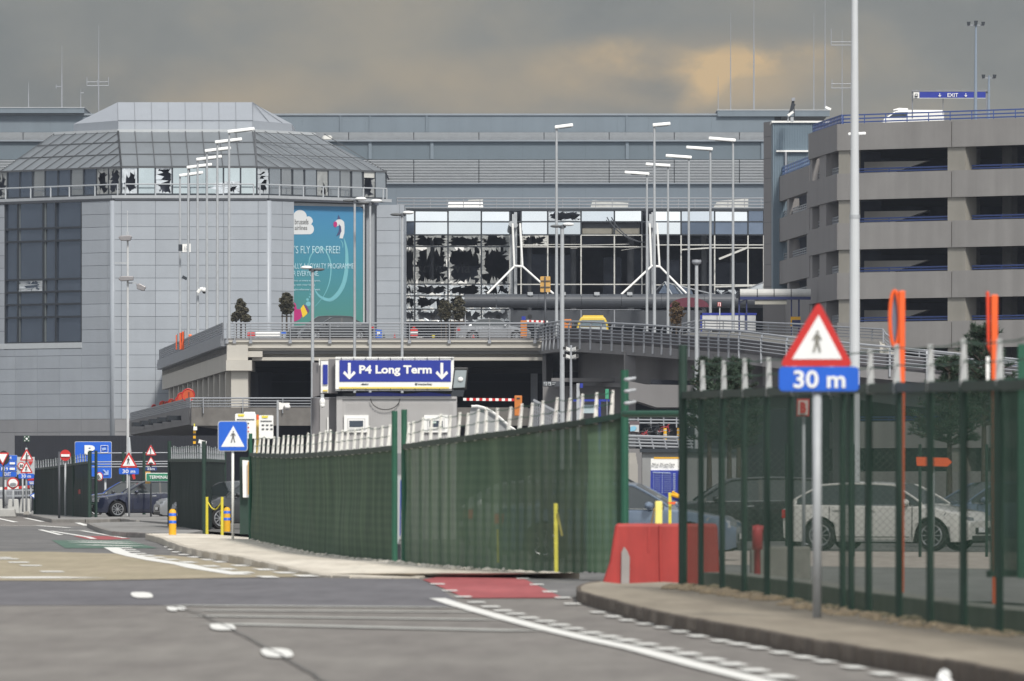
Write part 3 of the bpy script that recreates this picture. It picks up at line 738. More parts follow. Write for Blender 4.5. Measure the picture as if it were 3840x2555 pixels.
mb = MB(); mb.hexa([Vector((v.x, v.y, zl)) for v in ring], top); mb.build('lantern_roof', M['lantern'], tower)
mb = MB(); u2 = Vector((0, -.03, .02))
for i in range(9):
    t = i / 8; a = ring[0].lerp(ring[1], t); a = Vector((a.x, a.y, zl)); b = top[0].lerp(top[1], t); mb.bar(a + u2, b + u2, .03, .03)
    mb.bar(Vector((a.x, a.y - .02, zt + .2)), Vector((a.x, a.y - .02, zl)), .03, .03)
for t in (.4, .75):
    a = ring[1].lerp(ring[2], t); mb.bar(Vector((a.x, a.y, zl)) + u2, top[1] .lerp(top[2], .6) + u2, .04, .04)
mb.bar(Vector((ring[0].x, ring[0].y, zl)) + u2, Vector((ring[1].x, ring[1].y, zl)) + u2, .045, .045)
mb.build('lantern_seam', mat('lantern_seam_grey', (.19, .205, .23), .6, 0, 0), tower)

# ---- poster on the recessed wall (continues behind the proud wall on its left)
pw = Plane(FR.x, FR.y, 1, 1)
nx = FR.pt(0, 0, -.47)
PW = Plane(nx.x, nx.y, 1, 1)
poster = thing('advertising_poster', 'tall blue-green advertising poster for a loyalty programme on the tower wall', 'poster', PW.at(1230, 1200))
def psheet(name, m, pts, off): 
    mb = MB(); mb.hexa([PW.at(x, y, off - .012) for x, y in pts], [PW.at(x, y, off) for x, y in pts]); return mb.build(name, m, poster)
pm = bpy.data.materials.new('poster_print'); pm.use_nodes = True; t_ = pm.node_tree; b_ = t_.nodes['Principled BSDF']; b_.inputs['Roughness'].default_value = .5
g_ = t_.nodes.new('ShaderNodeTexCoord'); s_ = t_.nodes.new('ShaderNodeSeparateXYZ'); t_.links.new(g_.outputs['Generated'], s_.inputs[0])
r_ = t_.nodes.new('ShaderNodeValToRGB'); e_ = r_.color_ramp.elements
e_[0].position = .05; e_[0].color = (.060, .215, .185, 1); e_[1].position = .95; e_[1].color = (.050, .215, .40, 1)
k_ = e_.new(.45); k_.color = (.050, .225, .285, 1)
t_.links.new(s_.outputs[2], r_.inputs[0]); t_.links.new(r_.outputs[0], b_.inputs['Base Color'])
psheet('sheet', pm, [(1010, 770), (1340, 776), (1352, 777), (1360, 785), (1360, 1230), (1010, 1230)], .02)
psheet('border', M['sill'], [(1010, 758), (1366, 768), (1366, 1232), (1361, 1232), (1361, 776), (1010, 770)], .03)
pink = mat('poster_magenta', (.42, .02, .16), .5, 0, 0); pyel = mat('poster_yellow', (.75, .50, .03), .5, 0, 0); ppur = mat('poster_purple', (.14, .05, .16), .5, 0, 0)
pnavy = mat('poster_navy', (.06, .07, .16), .5, 0, 0); ptrail = mat('poster_trail', (.16, .42, .48), .5, 0, 0); pwhite = mat('poster_white', (.62, .64, .66), .5, 0, 0); ptext = mat('poster_text', (.42, .62, .70), .5, 0, 0); pgrey = mat('poster_grey', (.09, .09, .095), .5, 0, 0)
cl_ = circ(1124, 813, 25, 25, 20, 180, 360) + circ(1155, 832, 17, 20, 12, 270, 360) + circ(1160, 860, 16, 19, 12, 290, 450) + [(1060, 880), (1060, 815)]
psheet('cloud', pwhite, cl_, .035)
# white bird with a raised neck
psheet('bird', pwhite, circ(1272, 845, 20, 22, 14, 190, 330) + [(1291, 850), (1290, 875), (1284, 895), (1272, 894), (1276, 875), (1278, 855), (1268, 846), (1262, 850), (1255, 845)], .035)
psheet('bird_wing', pnavy, [(1269, 840), (1277, 850), (1279, 868), (1272, 880), (1260, 886), (1268, 870), (1271, 855)], .045)
psheet('bird_beak', pink, circ(1256, 842, 7, 11), .045)
psheet('bird_crest', pnavy, [(1264, 822), (1268, 806), (1272, 815), (1276, 822)], .045)
def trail(pts, w0, w1):
    mb = MB(); n = len(pts)
    for i in range(n - 1):
        w_a = w0 + (w1 - w0) * math.sin(math.pi * i / (n - 1)); w_b = w0 + (w1 - w0) * math.sin(math.pi * (i + 1) / (n - 1))
        a = Vector(pts[i]); b = Vector(pts[i + 1]); d = (b - a).normalized(); q = Vector((-d.y, d.x))
        mb.poly([PW.at(*(a + q * w_a), .034), PW.at(*(b + q * w_b), .034), PW.at(*(b - q * w_b), .034), PW.at(*(a - q * w_a), .034)])
    mb.build('trail', ptrail, poster)
def spl(P_, n=8):
    out = []
    for i in range(len(P_) - 1):
        a, b, c, d = P_[max(i - 1, 0)], P_[i], P_[i + 1], P_[min(i + 2, len(P_) - 1)]
        for k in range(n):
            t = k / n; out.append(tuple(.5 * (2 * b[j] + (c[j] - a[j]) * t + (2 * a[j] - 5 * b[j] + 4 * c[j] - d[j]) * t * t + (3 * b[j] - a[j] - 3 * c[j] + d[j]) * t ** 3) for j in (0, 1)))
    return out + [P_[-1]]
trail(spl([(1288, 893), (1294, 915), (1299, 950), (1298, 1010), (1288, 1062), (1268, 1100), (1240, 1124), (1212, 1120), (1190, 1104), (1174, 1075)]), .6, 8)
trail(spl([(1276, 900), (1284, 915), (1284, 930)]), .5, 1.5)
trail(spl([(1175, 1060), (1160, 1020), (1160, 970), (1185, 935), (1215, 935), (1238, 985), (1236, 1050), (1215, 1106), (1180, 1150)]), .5, 2.6)
psheet('hand', pink, [(1096, 1130), (1108, 1140), (1112, 1160), (1125, 1160), (1136, 1178), (1125, 1196), (1108, 1206), (1096, 1206)], .036)
psheet('cuff', pyel, [(1126, 1158), (1137, 1143), (1156, 1168), (1148, 1180), (1134, 1192)], .04)
psheet('cuff_edge', ppur, [(1137, 1143), (1146, 1146), (1159, 1166), (1153, 1176)], .045)
for cx_, cy_, r_2 in ((1152, 1124, 5), (1160, 1114, 3), (1163, 1104, 3), (1155, 1140, 9)): psheet('bubble', ptrail, circ(cx_, cy_, r_2), .034)
txt(poster, 'brussels', 1104, 822, 1155, 842, 0, pgrey, 0, plane=PW, off=.05)
txt(poster, 'airlines', 1104, 846, 1150, 863, 0, pgrey, 0, plane=PW, off=.05)
txt(poster, "LET'S FLY FOR FREE!", 1066, 922, 1273, 951, 0, ptext, 0, plane=PW, off=.05)
txt(poster, 'FINALLY A LOYALTY PROGRAMME', 1070, 988, 1325, 1008, 0, ptext, 0, plane=PW, off=.05)
txt(poster, 'FOR EVERYONE.', 1078, 1016, 1194, 1036, 0, ptext, 0, plane=PW, off=.05)
txt(poster, 'Earn points on every euro spent,', 1072, 1049, 1200, 1058, 0, ptext, 0, plane=PW, off=.05)
txt(poster, 'team up with your family', 1072, 1065, 1180, 1074, 0, ptext, 0, plane=PW, off=.05)
txt(poster, 'and book flights whenever you want.', 1056, 1082, 1200, 1092, 0, ptext, 0, plane=PW, off=.05)

# ================= long hall behind =================
far = thing('terminal_hall', 'long blue-grey clad hall with louvre bands rising behind the tower', 'building', (0, 760, 0))
FD = 720
def fbox(mb, x0, x1, y0, y1, d0=0, d1=.6): mb.bx(xat(x0, FD), xat(x1, FD), FD - d1, FD - d0, zat(y1, FD), zat(y0, FD)); return mb
mb = MB()
for i, (a, b) in enumerate(zip(range(-400, 2900, 118), range(-282, 3018, 118))): fbox(mb, a + .12, min(b - .12, 2930), 434, 497, 0, .30)
mb.build('cladding', M['farwall'], far)
mb = MB()
for a in range(-400, 2900, 236): fbox(mb, a + .12, min(a + 235.8, 2930), 533, 599, 0, .30)
mb.build('cladding', M['farwall2'], far)
mb = MB()
for a in range(-400, 2900, 236): fbox(mb, a + .12, min(a + 235.8, 2930), 692, 800, 0, .30)
mb.build('cladding', mat('blue_grey_cladding_low', (.142, .172, .205), .55, 0, .06, .4, streak=1), far)
mb = MB(); fbox(mb, -400, 2930, 427, 434, 0, .42); fbox(mb, -400, 2930, 526, 532, 0, .62); fbox(mb, -400, 2930, 687.5, 691.5, 0, .6); mb.build('ledge', mat('ledge_grey', (.235, .265, .30), .55, 0, .08, 1), far)
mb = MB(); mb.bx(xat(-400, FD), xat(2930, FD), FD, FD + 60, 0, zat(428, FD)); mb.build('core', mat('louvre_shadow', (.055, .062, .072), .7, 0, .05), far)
def louvres(y0, y1, n, nm, lo=.32, hi=.30):
    mb = MB()
    for i in range(n):
        y = y0 + (y1 - y0) * (i + .5) / n; h = (y1 - y0) / n
        for a in range(-400, 2930, 244):
            x0, x1 = xat(a + 1.5, FD), xat(min(a + 242.5, 2930), FD); za, zb_ = zat(y + h * lo, FD), zat(y - h * hi, FD)
            mb.hexa([(x0, FD - .62, za - .0), (x1, FD - .62, za), (x1, FD - .58, za - .02), (x0, FD - .58, za - .02)], [(x0, FD - .56, zb_), (x1, FD - .56, zb_), (x1, FD - .52, zb_ - .01), (x0, FD - .52, zb_ - .01)])
    mb.build(nm, M['slat'], far)
louvres(498, 525, 6, 'louvre', .38, .32); louvres(600, 687, 15, 'louvre', .27, .24)
mb = MB()
for x in (1277, 1388, 2350, 1600): fbox(mb, x - 3, x + 3, 434, 497, 0, .40)
for x in (1388, 2352, 1620, 2860): fbox(mb, x - 6, x + 6, 533, 598, 0, .45)
mb.build('pilaster', M['farwall'], far)
mb = MB(); fbox(mb, -400, 318, 407, 426.5, -14, 1.0); fbox(mb, 2690, 3110, 416, 426.8, -14, .6); fbox(mb, 2690, 3110, 426.9, 438, -.2, .6); mb.build('roof_upstand', M['farwall'], far)
mb = MB(); fbox(mb, -402, 320, 404.5, 407, -14, 1.05); fbox(mb, 2688, 3112, 413, 416, -14, .65); mb.build('roof_edge', M['sill'], far)
vent = MB(); vent.hexa([P(x, y, 642) for x, y in ((1206, 526), (1248, 526))] + [P(1248, 526, 644), P(1206, 526, 644)], [P(1208, 508, 642.2), P(1246, 508, 642.2), P(1245, 508, 643.8), P(1209, 508, 643.8)])
vo = vent.build('roof_vent', M['framew'], None, loc=P(1227, 526, 643)); bevel(vo, .2, 3, 20); tag(vo, 'small beige domed roof vent beside the tower roof edge', 'vent')

# ================= damaged glass departures hall =================
HD = 650
H = Plane(xat(1517, HD), HD, 1, 0)
hall = thing('departures_hall', 'glass fronted departures hall with shattered panes and bare mullions', 'building', (xat(2180, HD), HD, 0))
def hz(y): return zat(y, HD)
hx = [1517, 1555.5, 1680, 1805, 1912, 1954, 2054, 2179, 2304, 2407, 2450, 2554, 2680, 2805, 2864]
hy = [788, 832, 881, 925, 1066, 1110, 1160, 1207]
mb = MB(); pbox(mb, H, H.t(1517), H.t(2880), hz(792), hz(784), -.4, .1); mb.build('roof_edge', M['frame'], hall)
mb = MB(); pbox(mb, H, H.t(1490), H.t(2880), hz(783.5), hz(778), -70, -.2); mb.build('roof', M['farwall'], hall)
mb = MB()
for y in (744, 756, 768, 780): mb.cyl(H.pt(H.t(1488), hz(y)), H.pt(H.t(2868), hz(y)), .05, n=6)
for x in range(1490, 2870, 62): mb.cyl(H.pt(H.t(x), hz(784)), H.pt(H.t(x), hz(743)), .03, n=5)
mb.build('roof_rail', M['steeld'], hall)
mb = MB()
mb.hexa([P(1680, 780, 652), P(1812, 780, 652), P(1812, 780, 652.3), P(1680, 780, 652.3)], [P(1682, 757, 652.4), P(1810, 755, 652.4), P(1810, 755, 652.7), P(1682, 757, 652.7)]); mb.build('lifted_panel', M['white'], hall)
mb = MB()
for q in ([(1752, 757), (1808, 756), (1812, 748), (1757, 750)], [(2214, 781), (2222, 752), (2356, 761), (2354, 781)], [(2673, 783), (2690, 754), (2806, 745), (2806, 780), (2760, 784)]):
    mb.plate(q, 652.9, .15)
mb.build('lifted_panel', M['framew'], hall)
# interior shell
mb = MB(); X0, X1 = xat(1517, HD), xat(2960, HD)
mb.bx(X0 - 2, X1, 706, 707, 8, hz(786)); mb.bx(X0 - 2.4, X0 - 2, HD + .5, 706, 8, hz(786)); mb.bx(X0 - 2, X1, HD + .3, 706, hz(786) - .2, hz(786)); mb.bx(X0 - 2, X1, HD + .3, 706, 8.6, 9.0); mb.bx(X1, X1 + .4, HD + .5, 706, 8, hz(786))
mb.build('interior', mat('hall_interior', (.22, .24, .29), .9, 0, .4, .3), hall)
mb = MB()
for a, b, c, d, D in ((1962, 2150, 955, 1110, 658), (2262, 2330, 965, 1110, 659), (2352, 2404, 940, 1110, 661), (2460, 2548, 975, 1110, 657), (2640, 2800, 985, 1110, 660), (1690, 1800, 1000, 1060, 659.5), (2060, 2300, 890, 915, 656), (2470, 2860, 895, 915, 658)): mb.plate([(a, c), (b, c), (b, d), (a, d)], D, .3)
mb.build('interior_wall', mat('dark_hall_panel', (.075, .085, .11), .9, 0, .6, .45), hall)  # dark mottled panels inside the hall
mb = MB()
for x, w_ in ((1985, 14), (2150, 18), (2365, 22), (2640, 18), (2745, 14), (1620, 12)): mb.cyl(P(x, 1207, 656), P(x, 790, 656), w_ * .6 * 656 / K, n=12)
mb.build('interior_column', mat('grey_hall_column', (.16, .165, .175), .9, 0, .35, .8), hall)  # mid-grey mottled columns inside the hall
txt(hall, 'transavia', 1566, 985, 1764, 1024, 658.5, mat('dull_letter', (.12, .125, .135), .8, 0, 0), .01)
# mullions and transoms: dark where glazed, bare pale metal where the glass is gone
dk = MB(); pm_ = MB()
for x in hx:
    full = x <= 1805
    pbox(dk, H, H.t(x) - .055, H.t(x) + .055, hz(1207) if full else hz(881), hz(788), -.15, .03)
    if not full: pbox(pm_, H, H.t(x) - .05, H.t(x) + .05, hz(1110), hz(881), -.15, .03)
for y in hy[1:]:
    e = 2870 if y <= 881 else 1925
    pbox(dk, H, H.t(1517), H.t(e), hz(y) - .05, hz(y) + .05, -.15, .035)
dk.build('mullion', M['frame'], hall)
for y, a, b in ((926, 1925, 2440), (1067, 1940, 2420), (1069, 2450, 2868), (919, 2450, 2868), (882.5, 2179, 2407), (930, 2680, 2868)): pbox(pm_, H, H.t(a), H.t(b), hz(y) - .04, hz(y) + .04, -.15, .036)
pm_.bar(P(2554, 937, 649.6), P(2680, 929, 649.9), .09, .1); pm_.bar(P(2696, 972, 649), P(2805, 928, 649.9), .12, .14)
pm_.bar(P(2680, 1076, 649.6), P(2868, 1071, 649.9), .09, .1)
pm_.build('bare_mullion', M['framew'], hall)
mb = MB()
mb.bar(P(1956, 918, 649), P(2179, 917, 649.5), .06, .05); mb.bar(P(2330, 939, 649.3), P(2410, 927, 649), .06, .03); mb.bar(P(2140, 932, 649), P(2165, 931, 649), .05, .03)
mb.bar(P(2180, 920, 649), P(2360, 916, 649), .05, .05); mb.build('twisted_strip', M['framew'], hall)
# curled cables hanging from the ceiling
for sx_ in (2276, 2293):
    pts = [P(sx_ + (2426 - sx_) * t ** 1.15, 815 + 95 * (1 - (1 - t) ** 2.0), 648.6) for t in [i / 12 for i in range(13)]]
    mb = MB(); mb.tube(pts, .045, 6); mb.build('hanging_cable', M['darkgrey'], hall)
mb = MB(); pbox(mb, H, H.t(2184), H.t(2400), hz(877), hz(855), -.5, -.4); mb.build('blind_box', mat('dusty_blind', (.23, .22, .19), .8, 0, .15, 2), hall)
mb = MB(); pbox(mb, H, H.t(2184), H.t(2400), hz(855), hz(836), -.5, -.42); mb.build('blind_recess', M['darkgrey'], hall)
for i in range(len(hx) - 1):
    if i in (4, 9): continue
    a, b = H.t(hx[i]) + .06, H.t(hx[i + 1]) - .06
    for j in range(7):
        z1, z0 = hz(hy[j]) - .05, hz(hy[j + 1]) + .05
        if j == 0:
            if i == 6: broken(hall, H, a, b, z0, z1, M['shard'], 0, (.18, .25, .12, .38), 61, 12)
            elif i == 13: pane(hall, H, a, b, z0, z1, M['glassk'], 0, tilt=.03)
            else: pane(hall, H, a, b, z0, z1, M['glassm'], 0, tilt=.09)
        elif j == 1:
            if i in (7, 8): continue
            if i == 0: pane(hall, H, a, b, z0, z1, M['glassk'], 0, tilt=.03)
            elif i in (11, 12, 13): pane(hall, H, a, b, z0, z1, M['glassk'], 0, tilt=.04)
            else: pane(hall, H, a, b, z0, z1, M['glassm'], 0, tilt=.05)
        elif i <= 3:
            am = {2: (.12, .05, .14, .35), 3: (.16, .16, .16, .22), 4: (.16, .3, .12, .5), 5: (.1, .4, .1, .3), 6: (.12, .3, .12, .35)}[j]
            broken(hall, H, a, b, z0, z1, M['shard'] if j > 3 else M['shardg'], 0, am, 100 + i * 10 + j, 20 if j == 3 else 13, keep=.85)
            if j > 3 or (j == 3 and i < 3): broken(hall, H, a, b, z0, z1, M['white'], .03, (.04, .2 if j > 3 else .08, .03, .12), 300 + i * 10 + j, 14, keep=.4)
        elif i == 5 and j == 2: broken(hall, H, a, b, z0, z1, M['framew'], 0, (.12, .18, .25, .22), 77, 14)
# low wall with round openings behind the panes
mb = MB(); pbox(mb, H, H.t(1517), H.t(2640), hz(1225), hz(1163), -1.6, -1.3); mb.build('plinth', M['darkgrey'], hall)
mb = MB()
for x in (1623, 1744, 1868, 1987): mb.cyl(P(x, 1188, HD + 1.28), P(x, 1188, HD + 1.4), .17, n=20)
mb.build('round_opening', M['black'], hall)
mb = MB()
for x in (1745, 1912, 2179, 2304): pbox(mb, H, H.t(x) - .04, H.t(x) + .04, hz(1225), hz(1160), -.1, .2)
pbox(mb, H, H.t(2118), H.t(2405), hz(1162.5), hz(1160.5), -.1, .2); mb.build('screen_rail', M['steeld'], hall)
# columns with white props
for cx_, sp in ((1926, ((1827, 1102), (2076, 1103))), (2440, ((2330, 1105), (2574, 1101)))):
    mb = MB(); mb.bx(xat(cx_ - 14, 649), xat(cx_ - 1, 649), 648.2, 648.6, hz(1112), hz(882)); mb.bx(xat(cx_ + 2, 649), xat(cx_ + 13, 649), 647.6, 648.0, hz(1112), hz(800)); mb.build('column', M['steel'], hall)
    mb = MB(); mb.cyl(P(cx_ - 8, 840, 647), P(cx_ - 8, 840, 649), .22, n=14); mb.cyl(P(cx_ + 6, 845, 646.8), P(cx_ + 6, 845, 649), .2, n=14)
    mb.bx(xat(cx_ - 6, 648), xat(cx_ + 6, 648), 647, 648, hz(852), hz(808)); mb.build('clamp', M['steel'], hall)
    mb = MB()
    a, b = (cx_ - 4, 838), (cx_ + 24, 838)
    mb.tube([P(a[0], a[1], 646.6), P(cx_ + 2, 998, 646.4)], .085, 10); mb.tube([P(b[0], b[1], 646.6), P(cx_ + 33, 1000, 646.4)], .085, 10)
    mb.tube([P(cx_ + 2, 998, 646.4), P(cx_ + 33, 1000, 646.4)], .09, 8)
    mb.tube([P(cx_ + 2, 1000, 646.4), P(*sp[0], 645)], .08, 10); mb.tube([P(cx_ + 34, 1000, 646.4), P(*sp[1], 645)], .08, 10)
    mb.build('prop', M['white'], hall)
# dark canopy tube over the entrance, flood lights on it
mb = MB(); zc = (hz(1110) + hz(1161)) / 2; rr = (hz(1110) - hz(1161)) / 2
for a, b in ((1742, 1860), (1861, 2020), (2021, 2180), (2181, 2330), (2331, 2480), (2481, 2640), (2641, 2868)): mb.cyl((xat(a, 644), 644, zc), (xat(b, 644), 644, zc), rr, n=24)
mb.build('canopy_tube', M['darkgrey'], hall, smooth=False)
mb = MB()
for x in (1989, 2112, 2239, 2362):
    mb.plate([(x - 11, 1096), (x + 9, 1096), (x + 10, 1108), (x - 10, 1108)], 643.5, .3)
    mb.plate([(x - 3, 1108), (x + 3, 1108), (x + 3, 1112), (x - 3, 1112)], 643.6, .1)
mb.build('floodlight', M['steel'], hall)
mb = MB(); a = circ(2585, 1152, 74, 36, 20, 180, 360)
mb.plate(a, 642.9, .4); mb.build('red_arch', mat('dull_red', (.10, .012, .028), .6, 0, .1), hall)
mb = MB()   # collapsed glass roof pieces right of the canopy
for (a, b) in (((2456, 1092), (2494, 1058)), ((2494, 1058), (2700, 1110)), ((2494, 1060), (2520, 1106)), ((2530, 1070), (2560, 1106)), ((2700, 1106), (2735, 1092)), ((2690, 1086), (2706, 1104)), ((2735, 1094), (2760, 1108)), ((2780, 1094), (2865, 1058))): mb.bar(P(*a, 646), P(*b, 644), .08, .08)
mb.build('bent_frame', M['steel'], hall)
mb = MB()
for q in ([(2800, 1090), (2860, 1060), (2862, 1090)], [(2684, 1088), (2720, 1090), (2700, 1102)], [(2728, 1088), (2756, 1086), (2766, 1106), (2744, 1098)], [(2860, 1088), (2780, 1096), (2790, 1106), (2862, 1098)]): mb.plate(q, 645.5, .03)
mb.build('fallen_pane', M['shard'], hall)
mb = MB(); mb.plate([(2470, 1100), (2494, 1062), (2590, 1084), (2600, 1104)], 646.5, .02); mb.build('fallen_pane', M['glassk'], hall)
# ================= elevated departures road =================
ZD = 10.15
deck = thing('elevated_road', 'pale concrete elevated road in front of the terminal with grey rails', 'viaduct', (xat(1450, 510), 520, 0))
RP = [(2031, 1221, 512), (2075, 1211, 505), (2114, 1206, 500), (2200, 1207, 496), (2432, 1219, 485), (2606, 1232, 475), (2800, 1243, 465), (2983, 1267, 462), (3221, 1291, 460), (3440, 1312, 460), (3640, 1332, 460), (3900, 1356, 460), (4600, 1420, 462), (5300, 1480, 464)]
L0 = Vector((xat(849, 510), 510, 0)); L1 = Vector((xat(608, 613), 613, 0))
rp = [P(*q) for q in RP]          # rail top of the ramp's outer edge
edge = [L0] + [Vector((xat(2031, 510), 510, 0))] + [Vector((p.x, p.y, 0)) for p in rp[1:5]]
ring = edge + [Vector((xat(2480, 505), 505, 0)), Vector((xat(3100, 545), 545, 0)), Vector((xat(3100, 648), 648, 0)), Vector((xat(700, 648), 648, 0)), L1]
mb = MB(); mb.hexa([Vector((v.x, v.y, ZD - .9)) for v in ring], [Vector((v.x, v.y, ZD)) for v in ring]); mb.build('deck', mat('deck_surface', (.15, .15, .15), .85, 0, .15, .5), deck)
def fr(mb, x0, x1, y0, y1, d0, d1): mb.bx(xat(x0, 510), xat(x1, 510), d0, d1, zat(y1, 510), zat(y0, 510)); return mb
mb = MB()
fr(mb, 849, 2034, 1277, 1284, 509.6, 511); fr(mb, 850, 2034, 1284.5, 1296, 509.75, 511); fr(mb, 930, 2034, 1296.5, 1306, 509.65, 511); fr(mb, 930, 2034, 1306.5, 1315, 509.9, 512)
fr(mb, 985, 2034, 1315.5, 1340, 510.6, 512); fr(mb, 945, 2034, 1340.5, 1352, 509.9, 513)
mb.build('fascia', M['concb'], deck)
mb = MB(); fr(mb, 849, 2034, 1268.5, 1276.5, 509.85, 511); mb.build('kerb_edge', M['concd'], deck)
mb = MB(); fr(mb, 852, 931, 1296.5, 1352, 509.2, 516); fr(mb, 850, 946, 1352.5, 1391, 508.9, 516); fr(mb, 931, 985, 1318, 1340, 509.4, 512); mb.build('corner_block', M['concb'], deck)
mb = MB(); fr(mb, 868, 931, 1391.3, 1545, 509.4, 515); mb.build('pillar', M['concb'], deck)
mb = MB(); fr(mb, 2034, 2048, 1312, 1455, 509.8, 513); mb.build('pillar', M['concd'], deck)
DS = Plane(L0.x, 510, L1.x - L0.x, L1.y - L0.y)
Ls = DS.t(608)
mb = MB(); pbox(mb, DS, .2, Ls, zat(1390, 510), ZD - .6, -.5, 0); mb.build('side_beam', M['concb'], deck)
mb = MB(); pbox(mb, DS, .1, Ls + 1, ZD - .45, ZD + .02, -.4, .35)
pbox(mb, DS, .1, Ls + 1, ZD + .02, ZD + .25, .25, .30); mb.build('side_kerb', M['steeld'], deck)
mb = MB()
for i in range(12):
    t = 4 + i * (Ls - 14) / 11; pbox(mb, DS, t, t + 1.3, 4.5, zat(1390, 510), -1.4, -.15)
mb.build('side_rib', M['concb'], deck)
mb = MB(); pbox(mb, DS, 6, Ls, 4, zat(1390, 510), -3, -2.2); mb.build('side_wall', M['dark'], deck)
# side rail with close balusters
mb = MB()
zr = zat(1213, 510)
for k in range(7): z = ZD + .1 + (zr - ZD - .1) * k / 6; mb.bar(DS.pt(0, z, .2), DS.pt(Ls, z, .2), .06, .06 if k < 6 else .10)
for i in range(0, 84): t = i * Ls / 83; mb.bar(DS.pt(t, ZD, .2), DS.pt(t, zr, .2), .05, .05)
mb.build('side_railing', M['steeld'], deck)
mb = MB()
for k, y in enumerate((1213, 1224, 1234, 1244, 1254, 1263)): mb.cyl((xat(849, 509.8), 509.8, zat(y, 510)), (xat(2034, 509.8), 509.8, zat(y, 510)), .055 if k == 0 else .03, n=7)
mb.build('railing', M['steeld'], deck)
for x in (852, 880, 941, 1089, 1238, 1386, 1536, 1685, 1836, 2006):
    mb = MB(); mb.bx(xat(x - 1.5, 510), xat(x + 1.5, 510), 509.65, 509.8, zat(1289, 510), zat(1213, 510)); mb.bx(xat(x - 6, 510), xat(x + 6, 510), 509.5, 509.65, zat(1289, 510), zat(1276, 510)); mb.build('rail_post', M['steeld'], deck)
# dark undercroft with shutters
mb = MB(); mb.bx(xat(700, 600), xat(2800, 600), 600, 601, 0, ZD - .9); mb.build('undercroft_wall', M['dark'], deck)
mb = MB()
for y in (1378, 1400, 1432): mb.bx(xat(950, 560), xat(2030, 560), 560, 560.1, zat(y + 1, 560), zat(y, 560))
mb.build('undercroft_beam', M['darkgrey'], deck)
mb = MB(); mb.bx(xat(1990, 520), xat(2016, 520), 520, 520.3, 1, 8.2); mb.build('undercroft_post', M['steeld'], deck)
# ---- curved exit ramp on the right
ramp_t = thing('exit_ramp', 'grey concrete exit ramp curving down to the right with slanted rail posts', 'ramp', (xat(2700, 470), 470, 0))
def offs(pts, d):
    out = []
    for i, p in enumerate(pts):
        a = pts[max(i - 1, 0)]; b = pts[min(i + 1, len(pts) - 1)]; t = (b - a); t.z = 0; t.normalize(); out.append(p + Vector((-t.y, t.x, 0)) * d)
    return out
rps = resample(rp, 2.0); ri = offs(rps, 8.5); RH = 1.15
def sweep(mb, A, B, z0, z1):
    for i in range(len(A) - 1):
        a, b, c, d = A[i], A[i + 1], B[i + 1], B[i]
        mb.hexa([Vector((p.x, p.y, p.z + z0)) for p in (a, b, c, d)], [Vector((p.x, p.y, p.z + z1)) for p in (a, b, c, d)])
    return mb
sweep(MB(), rps, ri, -RH - .5, -RH).build('road_slab', M['concd'], ramp_t)
sweep(MB(), offs(rps, -.28), offs(rps, -.02), -RH - .62, -RH - .08).build('fascia', M['concd'], ramp_t)
sweep(MB(), offs(rps, -.05), offs(rps, .12), -RH, -.42).build('barrier_wall', mat('mauve_grey_concrete', (.105, .10, .11), .8, 0, .15, .6), ramp_t)
sweep(MB(), offs(ri, -.2), offs(ri, 0), -RH, -.55).build('barrier_wall', M['concb'], ramp_t)
g0, g1 = offs(rps, 2.2), offs(rps, 3.0)
sweep(MB(), g0[:22], g1[:22], -RH - 2.4, -RH - .5).build('girder', M['concd'], ramp_t)
sweep(MB(), offs(rps, 1.9)[:22], g1[:22], -RH - 2.65, -RH - 2.4).build('girder_foot', M['concd'], ramp_t)
sweep(MB(), g0[22:], g1[22:], -RH - 1.9, -RH - .5).build('girder', M['concd'], ramp_t)
mb = MB()
for k in range(6):
    o = offs(rps, -.36 + (0 if k < 5 else .14)); dzk = -RH + .18 + k * .19 if k < 5 else 0
    mb.tube([p + Vector((0, 0, dzk)) for p in o], .03 if k < 5 else .06, 6)
mb.build('railing', M['steeld'], ramp_t)
for i in range(0, len(rps), 1):
    p = offs(rps, -.33)[i]; q = offs(rps, -.2)[i]
    if i % 1 == 0:
        mb = MB(); mb.bar(p + Vector((0, 0, -RH - .45)), p + Vector((0, 0, -.25)), .11, .07); mb.bar(p + Vector((0, 0, -.25)), q, .11, .07); mb.build('rail_post', M['steeld'], ramp_t)
mb = MB()
for k in range(4): mb.tube([p + Vector((0, 0, -.4 + k * .17)) for p in ri], .03 if k < 3 else .055, 6)
for p in ri[::2]: mb.bar(p + Vector((0, 0, -.6)), p + Vector((0, 0, .1)), .06, .06)
mb.build('inner_railing', M['steeld'], ramp_t)
for x, w_, D, y0 in ((2362, 43, 488, 1316), (2060, 26, 512, 1318), (3160, 70, 468, 1395)):
    mb = MB(); mb.bx(xat(x - w_ / 2, D), xat(x + w_ / 2, D), D, D + 1.6, 0, zat(y0, D)); mb.build('pier', M['concd'], ramp_t)
# lower flyover under the ramp: block wall, flared haunch
mb = MB(); mb.bx(xat(2036, 500), xat(2352, 500), 500, 506, 0, zat(1448, 500)); mb.bx(xat(2068, 498), xat(2352, 498), 498, 500, zat(1432, 498), zat(1418, 498)); mb.build('lower_wall', M['concd'], ramp_t)
mb = MB(); mb.plate([(2340, 1426), (2420, 1442), (2660, 1446), (2960, 1448), (2960, 1528), (2462, 1528), (2400, 1508), (2345, 1497)], 474, 8); mb.build('haunch', M['concd'], ramp_t)
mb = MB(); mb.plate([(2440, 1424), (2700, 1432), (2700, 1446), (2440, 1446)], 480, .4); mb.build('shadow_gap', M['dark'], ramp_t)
mb = MB(); mb.bx(xat(2040, 520), xat(3400, 520), 520, 521, 0, 8.3); mb.build('back_wall', M['dark'], ramp_t)
